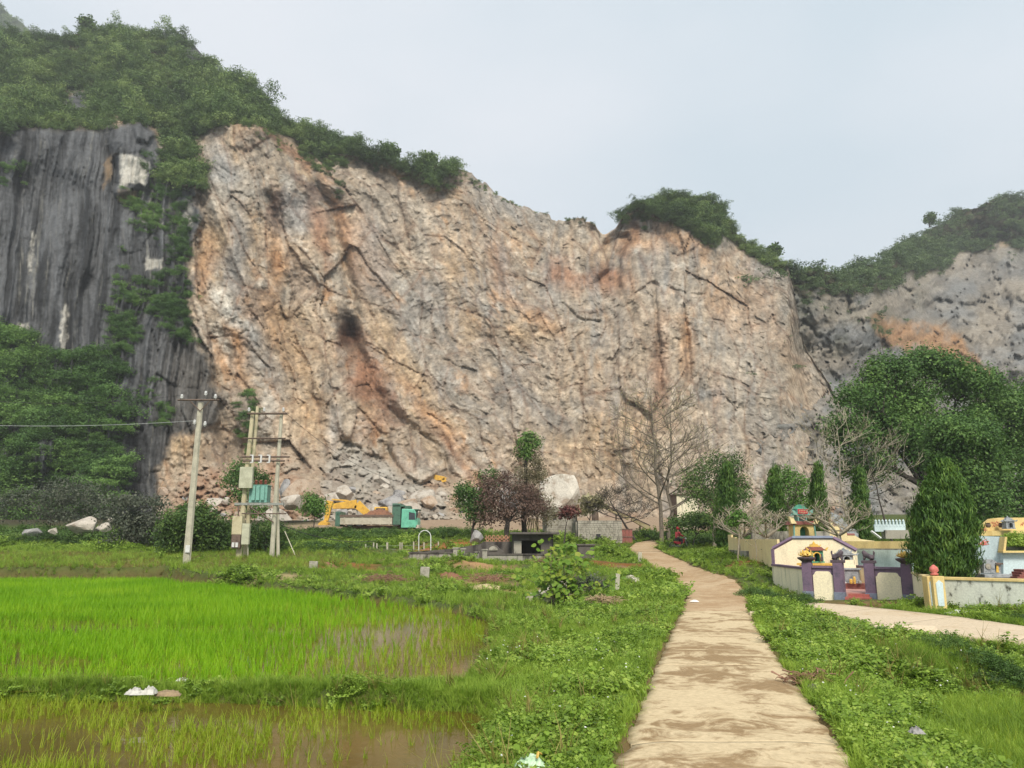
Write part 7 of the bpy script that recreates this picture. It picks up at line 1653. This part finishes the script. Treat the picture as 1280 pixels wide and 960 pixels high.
# cream fence of upright panels
p0 = A3(912, 690, 44.0); p1 = A3(975, 706, 33.6); n = 11; root = empty('cream_fence', (p0 + p1) / 2, label='pale yellow fence of upright panels left of the tomb enclosure', cat='fence')
tops = [(912, 667), (920, 671), (926, 673.5)] ; rr = random.Random(5)
for i in range(n):
    a, c = i / n, (i + .97) / n; pa, pb_ = p0.lerp(p1, a), p0.lerp(p1, c); px = 912 + 63 * (a + .04); D_ = pa.y; zt = A3(px, np.interp(px, [912, 921, 935, 975], [667, 672, 674, 674]), D_).z
    b = MB(); seg(b, (pa.x, pa.y, pa.z - .2), (pb_.x, pb_.y, pa.z - .2), zt - pa.z + .2, .10 + .002 * (i % 2)); wb(b, 'panel', M['pale_yellow_wall'], root)
b = MB(); seg(b, tuple(p0 - Vector((0, .25, .15))), tuple(p0.lerp(p1, .45) - Vector((0, .3, .1))), .42, .22, z0=p0.z - .3); single(b, 'stone_curb', M['old_concrete'], (p0.x, p0.y, p0.z - .3), 'low grey stone curb under the left half of the yellow fence', 'curb', bevel=.02)
# cream garden walls behind, with stepped dark red coping
D = 40.5; root = empty('stepped_wall', A3(1055, 690, D), label='cream wall with a dark red stepped coping behind the grey-headed frangipani', cat='wall')
steps = [(1036, 650), (1040, 650), (1041, 656), (1048, 656), (1049, 663), (1057, 663), (1058, 667.5), (1068, 667.5)]
poly = [(1036, 692)] + [(x, y + 2) for x, y in steps] + [(1075, 674), (1092, 676), (1092, 692)]
b = MB(); b.prism([(A3(x, y, D).x, A3(x, y, D).z) for x, y in poly][::-1], D - .1, D + .1); wb(b, 'wall', M['pale_yellow_wall'], root)
for (xa, ya), (xb, yb) in zip(steps[:-1], steps[1:]):
    b = MB(); b.tube([A3(xa, ya + 1, D), A3(xb, yb + 1, D)], .07, 4); wb(b, 'coping', M['maroon_tile'], root)
b = MB(); b.prism([(A3(x, y, D + 1).x, A3(x, y, D + 1).z) for x, y in [(1038, 640), (1050, 646), (1060, 658), (1072, 664), (1072, 672), (1038, 665)]][::-1], D + .9, D + 1.1); single(b, 'grey_wall', M['carved_grey'], tuple(A3(1055, 670, D + 1)), 'pale grey sloping wall behind the stepped coping', 'wall')
b = MB(); b.prism([(A3(x, y, 40).x, A3(x, y, 40).z) for x, y in [(940, 680), (945, 655), (968, 655), (972, 664), (1040, 664), (1040, 692), (940, 692)]][::-1], 40.3, 40.5); single(b, 'garden_wall', M['old_concrete'], tuple(A3(990, 690, 40.4)), 'brown wall behind the yellow fence and cypresses', 'wall')
b = MB(); b.tube([A3(1089, 664, 37), A3(1101, 673, 37)], .06, 4); single(b, 'white_rail', M['white_plastic'], tuple(A3(1089, 664, 37)), 'short white sloping rail right of the stepped wall', 'rail')
# blue-grey balustrade
D = 47.0; root = empty('balustrade', A3(1112, 668, D), label='pale blue-grey balustrade with pointed posts beyond the cemetery walls', cat='balustrade')
b = MB(); b.box((A3(1112, 660, D).x, D, A3(1112, 660, D).z), (1.85, .15, .42)); wb(b, 'rail', M['blue_wall'], root)
for i in range(9):
    px = 1095 + i * 4.3; b = MB(); c = A3(px, 655, D - .02); b.box(c, (.10, .14, .3)); b.lathe([(.05, .15), (.08, .18), (.008, .28)], c, 6); wb(b, 'baluster', M['blue_wall'], root)
b = MB(); b.box((A3(1120, 668, D).x, D, A3(1112, 668, D).z), (1.5, .5, .5)); wb(b, 'base', M['old_concrete'], root)
# yellow band wall and pale blue wall behind the enclosure
D = 33.6; root = empty('blue_wall', A3(1105, 715, D), label='pale blue retaining wall with a yellow upper band between enclosure and biggest cypress', cat='wall')
def wallquad(pts, D0, D1, th, nm, mat, root):
    """pts photo pixels; depth runs from D0 at the left end to D1 at the right end"""
    xs = [p[0] for p in pts]; xa, xb = min(xs), max(xs); b = MB(); vs = []
    for o_ in (0, th):
        for x, y in pts: D_ = D0 + (D1 - D0) * (x - xa) / (xb - xa); v = A3(x, y, D_); vs.append((v.x, v.y + o_, v.z))
    k = len(pts); b.add(vs, [tuple(range(k)), tuple(range(2 * k - 1, k - 1, -1))] + [(i, i + k, (i + 1) % k + k, (i + 1) % k) for i in range(k)]); return wb(b, nm, M[mat], root)
wallquad([(1062, 687), (1146, 687), (1160, 722), (1062, 722)], 34, 31, .2, 'wall', 'blue_wall', root)
wallquad([(1058, 676.5), (1146, 676.5), (1146, 686), (1058, 686)], 33.9, 30.9, .2, 'band', 'yellow_wall', root)
wallquad([(1058, 685.5), (1146, 686), (1146, 687.5), (1058, 687)], 33.7, 30.7, .3, 'ledge', 'old_concrete', root)
root = empty('terrace_wall', A3(1250, 715, 27), label='pale blue terrace wall stepping up at the right edge behind the grey tomb', cat='wall')
wallquad([(1200, 669), (1256, 671), (1254, 690), (1254, 722), (1200, 722)], 28, 27, .2, 'wall', 'blue_wall', root)
wallquad([(1254.3, 691), (1330, 691), (1330, 722), (1254.3, 722)], 26.9, 26.5, .2, 'wall', 'blue_wall', root)
wallquad([(1256.3, 671), (1259, 671), (1257, 690), (1254, 690)], 26.8, 26.8, .3, 'yellow_edge', 'yellow_wall', root)
wallquad([(1254, 688.6), (1330, 688.6), (1330, 690.9), (1254, 690.9)], 26.7, 26.3, .3, 'yellow_edge', 'yellow_wall', root)
wallquad([(1257, 672), (1330, 672), (1330, 688), (1257, 688)], 29.5, 29, .1, 'planter', 'old_concrete', root)
P_ = np.array([A3(1260 + (i % 14) * 5, 684 - (i // 14) * 2.5, 28.6 + (i // 14) * .2) for i in range(70)]); scatter('ground_cover', WD, P_, 1.6 + .6 * np.random.default_rng(3).random(70), 'green weeds filling the yellow-edged planter at the right edge', seed=91)
# yellow memorial wall with a grey shrine
D = 34.0; root = empty('memorial_wall', A3(1255, 670, D), label='ochre yellow memorial wall with faded red lettering at the right edge', cat='wall')
b = MB(); pts = [(1219, 670), (1219, 657), (1229, 656), (1238, 648.5), (1252, 647), (1330, 647), (1330, 670)]; b.prism([(A3(x, y, D).x, A3(x, y, D).z) for x, y in pts][::-1], D, D + .2); wb(b, 'wall', M['yellow_wall'], root)
b = MB(); b.prism([(A3(x, y, D - .4).x, A3(x, y, D - .4).z) for x, y in [(1219, 670), (1219, 664), (1330, 661), (1330, 668.5)]][::-1], D - .4, D - .002); wb(b, 'ledge', M['yellow_wall'], root)
for i, (px, py) in enumerate([(1240, 653.5), (1243, 654.5), (1246, 653), (1249, 654.5), (1242, 657.5), (1245.5, 656.5), (1277, 656), (1279, 654)]):
    b = MB(); c = A3(px, py, D - .02); b.tube([c + Vector((-.05, 0, -.04)), c + Vector((0, 0, .05)), c + Vector((.04, 0, -.03)), c + Vector((.06, 0, .04))], .012, 3); wb(b, 'letter_stroke', M['flower_pink'], root)
for px in (1235.5, 1251.5):
    b = MB(); b.lathe([(.06, 0), (.10, .05), (.11, .12), (.07, .16), (.10, .2)], (0, 0, 0), 8); b.build('incense_urn', M['rust_steel'], None, A3(px, 659.5, D - .25), label='dark incense urn on the yellow ledge, %s of the pair' % ('left one' if px < 1240 else 'right one'), cat='urn')
shrine('grave_shrine', 1261, 661, 644.5, 33.4, .36, .3, 'carved_grey', 'carved_grey', 'black_and_hole_shade', [(1.2, .14, 'carved_grey', 'carved_grey'), (.6, .16, 'carved_grey', 'carved_grey')], 'small grey two-tier shrine in front of the yellow memorial wall')
# grey tomb at the right
D = 25.0; t = empty('carved_tomb', A3(1240, 722, D), label='grey carved stone tomb with a yellow inlay right of the biggest cypress', cat='tomb')
b = MB(); b.box(A3(1241, 719.5, D), (.86, .6, .10)); b.box(A3(1241, 723, D), (.78, .55, .16)); wb(b, 'base', M['carved_grey'], t, bevel=.01)
b = MB(); b.prism([(A3(x, y, D).x, A3(x, y, D).z) for x, y in [(1227, 716.5), (1227, 703), (1229, 700), (1237, 699), (1243, 702), (1243, 716.5)]][::-1], D - .12, D + .12); wb(b, 'headstone', M['carved_grey'], t, bevel=.01)
b = MB(); c = A3(1235, 708, D - .12); b.tube([c, c - Vector((0, .03, 0))], .09, 12); wb(b, 'medallion', M['rubble_stone'], t)
b = MB(); b.prism([(A3(x, y, D).x, A3(x, y, D).z) for x, y in [(1243.2, 716.5), (1243.2, 705.5), (1249, 705.5), (1249, 716.5)]][::-1], D - .1, D + .1); wb(b, 'side_niche', M['carved_grey'], t)
b = MB(); b.box(A3(1246, 711, D - .11), (.11, .02, .22)); wb(b, 'inlay', M['gold_paint'], t)
b = MB(); b.box(A3(1246, 704.5, D - .02), (.22, .3, .05)); wb(b, 'side_roof', M['rust_steel'], t)
b = MB(); b.lathe([(.03, 0), (.07, .05), (.07, .2), (.04, .3)], (0, 0, 0), 8); b.build('stone_vase', M['rubble_stone'], None, A3(1223, 718, 25), label='pale stone vase left of the grey carved tomb', cat='vase')
# red sprays of flowers and hands-like branches beside the cypress
for px, py, sd_, lab in [(1227, 660, 1, 'pinkish dry spray sticking out beside the memorial wall'), (1230, 677, 2, 'reddish dry branch poking out right of the biggest cypress'), (1225, 704, 3, 'pink flower spray beside the grey carved tomb')]:
    rr = random.Random(sd_); b = MB(); o_ = A3(px - 7, py + 4, 27)
    for k in range(9): b.tube(wob(o_, A3(px + rr.uniform(-4, 7), py + rr.uniform(-5, 4), 27), 3, .06, rr), [.03, .022, .018, .008], 4, cap=False)
    single(b, 'flower_spray', M['flower_pink'], tuple(o_), lab, 'flowers')
# stacked dark red roof tiles at the right edge
root = empty('tile_stack', A3(1275, 724, 24.5), label='stack of dark red tiles beside the grey carved tomb', cat='tile stack')
for i in range(4):
    b = MB(); b.box(A3(1278 + i * 1.5, 722 - i * 3, 24.6), (.62 - i * .05, .5, .07)); wb(b, 'tile', M['maroon_tile'], root, bevel=.008)
# front stained wall, corner pillar, link wall
FW0 = Vector((A3(1181, 750, 23.6).x, 23.6, 0)); FW1 = Vector((A3(1345, 750, 21.6).x, 21.6, 0))
root = empty('stained_wall', (FW0 + FW1) / 2, label='long white wall blotched with black mould under a yellow coping', cat='wall')
b = MB(); seg(b, (FW0.x, FW0.y, -.2), (FW1.x, FW1.y, -.2), .85 + .2, .22); wb(b, 'wall', M['mould_wall'], root)
b = MB(); seg(b, (FW0.x, FW0.y, .852), (FW1.x, FW1.y, .852), .08, .30); wb(b, 'coping', M['yellow_wall'], root, bevel=.01)
b = MB(); b.slab([(FW0.x + .25, FW0.y + .2), (FW1.x, FW1.y + .2), (A3(1345, 720, 27).x, 27.0), (A3(1212, 720, 26.3).x, 26.3)], -.2, .7); wb(b, 'terrace', M['old_concrete'], root)
root = empty('corner_pillar', (A3(1169, 760, 23.3).x, 23.3, 0), label='yellow corner pillar with a long pale blue panel and red bud on top', cat='pillar')
for px, w_, D_ in [(1171.5, .34, 23.2), (1161.5, .20, 23.35)]:
    c = A3(px, 740, D_); zt = A3(px, 720, D_).z; b = MB(); b.box((c.x, D_, (zt - .2) / 2), (w_, .3, zt + .2)); wb(b, 'shaft', M['yellow_wall'], root, bevel=.012)
    b = MB(); hh = zt * .72; b.prism([(c.x - w_ * .25, zt * .5 - hh / 2), (c.x + w_ * .25, zt * .5 - hh / 2), (c.x + w_ * .3, zt * .5 + hh * .42), (c.x, zt * .5 + hh * .54), (c.x - w_ * .3, zt * .5 + hh * .42)], D_ - .17, D_ - .148); wb(b, 'inset', M['blue_wall'], root)
c = A3(1168, 719, 23.3); b = MB(); b.lathe([(.10, 0), (.12, .04), (.07, .07), (.13, .13), (.11, .22), (.02, .30)], c, 10); wb(b, 'bud', M['flower_pink'], root, smooth=True)
root = empty('link_wall', (A3(1150, 760, 25).x, 25.0, 0), label='cream wall linking the rightmost purple pillar to the yellow corner pillar', cat='wall')
p, q = FRp + fd * .2, Vector((A3(1160, 740, 23.6).x, 23.6, 0)); b = MB(); seg(b, (p.x, p.y, -.2), (q.x, q.y, -.2), 1.12, .14); wb(b, 'wall', M['cream_wall'], root)
b = MB(); seg(b, (p.x, p.y, .922), (q.x, q.y, .922), .06, .2); wb(b, 'coping', M['pale_yellow_wall'], root)
b = MB(); g = onz(1152, 759, 0); b.box((g[0], g[1], .06), (.22, .16, .12), rz=.4); single(b, 'brick', M['boulder_tan'], g, 'single loose block lying at the foot of the link wall', 'block', bevel=.01)

# ================================================================ SMALL THINGS
# rider and motorcycle by the bend
Bm = ground_at(850, 61); root = empty('motorcycle', Bm, rz=math.radians(20), label='red motorcycle parked where the far path bends', cat='motorcycle')
for x_ in (-.62, .62):
    b = MB(); b.tube([(x_ + .29 * math.cos(a), 0, .31 + .29 * math.sin(a)) for a in np.linspace(0, 2 * math.pi, 21)], .045, 6, cap=False); w_ = b.build('wheel', M['tyre_rubber'], root)
    b = MB(); b.tube([(x_, -.04, .31), (x_, .04, .31)], .07, 8)
    for k in range(8): a = k * math.pi / 4; b.tube([(x_, 0, .31), (x_ + .27 * math.cos(a), 0, .31 + .27 * math.sin(a))], .008, 3)
    b.build('rim', M['grey_steel'], w_)
b = MB(); b.prism([(-.45, .48), (-.05, .38), (.25, .42), (.42, .78), (.32, .86), (.12, .62), (-.5, .66), (-.62, .6)], -.11, .11); b.build('body', M['red_enamel'], root, bevel=.03)
b = MB(); b.box((-.28, 0, .74), (.62, .24, .09)); b.build('seat', M['black_and_hole_shade'], root, bevel=.03)
b = MB(); b.tube([(.62, 0, .31), (.40, 0, .92)], .035, 6); b.tube([(.36, -.33, .98), (.42, 0, .93), (.36, .33, .98)], .018, 5); b.build('handlebar', M['grey_steel'], root)
b = MB(); b.lathe([(.02, 0), (.09, .03), (.09, .1), (.03, .13)], (.50, 0, .80), 8); b.build('headlight', M['white_ceramic'], root)
b = MB(); b.box((0, 0, .34), (.4, .18, .22)); b.tube([(0, -.14, .26), (-.7, -.14, .3)], .035, 6); b.build('engine', M['grey_steel'], root, bevel=.02)
V = [(-.28, 0, .86), (-.24, 0, 1.05), (-.18, 0, 1.28), (-.15, 0, 1.40), (-.13, 0, 1.52), (-.12, 0, 1.62), (-.20, .10, .86), (.10, .16, .80), (.08, .17, .55), (.04, .17, .34), (.16, .17, .32), (-.20, -.10, .86), (.10, -.16, .80), (.08, -.17, .55), (.04, -.17, .34), (.16, -.17, .32), (-.18, .19, 1.33), (-.06, .24, 1.14), (.16, .27, 1.02), (.30, .28, 1.00), (-.18, -.19, 1.33), (-.06, -.24, 1.14), (.16, -.27, 1.02), (.30, -.28, 1.00)]
E = [(0, 1), (1, 2), (2, 3), (3, 4), (4, 5), (0, 6), (6, 7), (7, 8), (8, 9), (9, 10), (0, 11), (11, 12), (12, 13), (13, 14), (14, 15), (2, 16), (16, 17), (17, 18), (18, 19), (2, 20), (20, 21), (21, 22), (22, 23)]
Rr = [.13, .13, .14, .055, .07, .09, .10, .075, .06, .045, .04, .10, .075, .06, .045, .04, .06, .048, .038, .035, .06, .048, .038, .035]
man = empty('person', Bm, rz=math.radians(20), label='person in a red jacket sitting on the red motorcycle at the bend', cat='person')
skin_obj('body', V, E, Rr, M['skin'], man, sub=2)
k = [i for i in range(24) if i in (0, 1, 2, 16, 17, 18, 20, 21, 22)]; mp_ = {v: i for i, v in enumerate(k)}
skin_obj('jacket', [V[i] for i in k], [(mp_[a], mp_[c]) for a, c in E if a in mp_ and c in mp_], [Rr[i] + .022 for i in k], M['red_cloth'], man, sub=2)
k = [0, 6, 7, 8, 9, 11, 12, 13, 14]; mp_ = {v: i for i, v in enumerate(k)}
skin_obj('trousers', [V[i] for i in k], [(mp_[a], mp_[c]) for a, c in E if a in mp_ and c in mp_], [Rr[i] + .016 for i in k], M['black_and_hole_shade'], man, sub=2)
b = MB(); b.lathe([(.10, -.08), (.135, -.02), (.14, .06), (.10, .13), (.03, .16)], (-.125, 0, 1.62), 12); b.build('helmet', M['red_enamel'], man, smooth=True)
M['litter'] = stain('dusty_plastic', (.52, .51, .46), (.34, .33, .28), scale=8, rough=.5)
# plastic litter
def crumple(px, py, w, d, h, mat, lab, seed, cat='plastic bag', z=None, name='plastic_bag'):
    g = onz(px, py, z if z is not None else -.1); n = 16; vs = []; rr = np.random.default_rng(seed)
    for i in range(n):
        for j in range(n):
            u_, v_ = i / (n - 1) * 2 - 1, j / (n - 1) * 2 - 1; e = max(0, 1 - max(abs(u_), abs(v_)) ** 2)
            z_ = h * e * (.5 + .9 * float(vn(np.array([u_ * 2.5 + seed]), np.array([v_ * 2.5]), seed)[0])) + .035 * rr.random() * e; q = 1 + .25 * float(fbm(np.array([u_ * 1.7 + seed]), np.array([v_ * 1.7]), seed + 2, 2)[0]); vs.append((u_ * w / 2 * q, v_ * d / 2 * q, z_))
    b = MB(); b.add(vs, [(i * n + j, (i + 1) * n + j, (i + 1) * n + j + 1, i * n + j + 1) for i in range(n - 1) for j in range(n - 1)]); return b.build(name, mat, None, g, label=lab, cat=cat)
crumple(187, 867, .20, .18, .08, M['litter'], 'crumpled white plastic bag on the bund between the paddies', 1, z=-.12)
crumple(168, 867, .26, .20, .05, M['litter'], 'flat white plastic scrap touching the crumpled bag', 2, z=-.12)
crumple(228, 851, .22, .10, .03, M['white_plastic'], 'small white scrap floating at the edge of the large paddy', 3, z=-.26)
crumple(210, 869, .36, .18, .05, M['wood'], 'wet clod of earth beside the white plastic bag', 4, cat='clod', z=-.16, name='clod')
crumple(1146, 916, .14, .12, .04, M['boulder_grey'], 'broken grey slab lying in the weeds of the right verge', 5, cat='stone', z=-.05, name='broken_slab')
crumple(1020, 863, .3, .2, .06, M['old_concrete_dark'], 'dark crumbled lump in the right verge', 6, cat='clod', z=0.02, name='clod')
crumple(941, 828, .1, .08, .03, M['white_plastic'], 'tiny white scrap in the weeds at the left edge of the path', 7, z=.08) if False else None
crumple(837, 754, .22, .16, .03, M['white_plastic'], 'tiny white scrap at the left edge of the path near the culvert', 8, z=.06) if False else None
crumple(868, 752, .26, .12, .03, M['white_plastic'], 'small white litter on the path beside the culvert lip', 9, z=.04)
crumple(1122, 797, .9, .5, .12, M['conveyor_tan'], 'orange-brown lump of clay under the broken road edge', 10, cat='clay lump', z=-.1, name='clay_lump')
crumple(1198, 767, .5, .35, .08, M['white_plastic'], 'pale litter on the grass in front of the stained wall', 11, z=.05)
lp = crumple(664, 957, .26, .16, .06, stain('pale_green_plastic', (.50, .68, .46), (.36, .55, .34), scale=6, rough=.4), 'pale green plastic sheet with a yellow stripe in the weeds at the bottom edge', 12, z=.10, name='plastic_sheet')
b = MB(); b.tube([(.05, -.06, .08), (.06, .02, .10), (.09, .08, .07)], .012, 4); b.build('stripe', M['gold_paint'], lp)
# broken concrete slabs at the road edge
for i, (px, py, w, rz, lab) in enumerate([(1118, 792, .9, .3, 'tilted broken slab under the road edge, nearest the ditch shrubs'), (1150, 793, .8, -.2, 'stained broken slab under the middle of the road edge')]):
    g = onz(px, py, -.05); b = MB(); b.box((0, 0, .02), (w, .6, .1), rz=rz, rx=.35); b.build('broken_slab', M['road'], None, g, bevel=.015, label=lab, cat='concrete slab')
# tiny white flowers over the verges
x, y, z = field_points(2600, 6.0, 24, 1.0, lambda x, y: land(x, y, .1) * (np.abs(dpath_(x, y)) < 3.5) * .5)
V, Fq = leaf_quads(np.stack([x, y, z + .10 + .08 * rg.random(len(x))], -1), np.tile([0, -.3, 1.0], (len(x), 1)) + rg.normal(size=(len(x), 3)) * .3, .022 + .012 * rg.random(len(x)), 1.0, rg)
link('flowers', np_mesh('flowers', V, Fq, M['white_plastic']), kind='stuff', label='tiny white flowers scattered through the verge weeds')
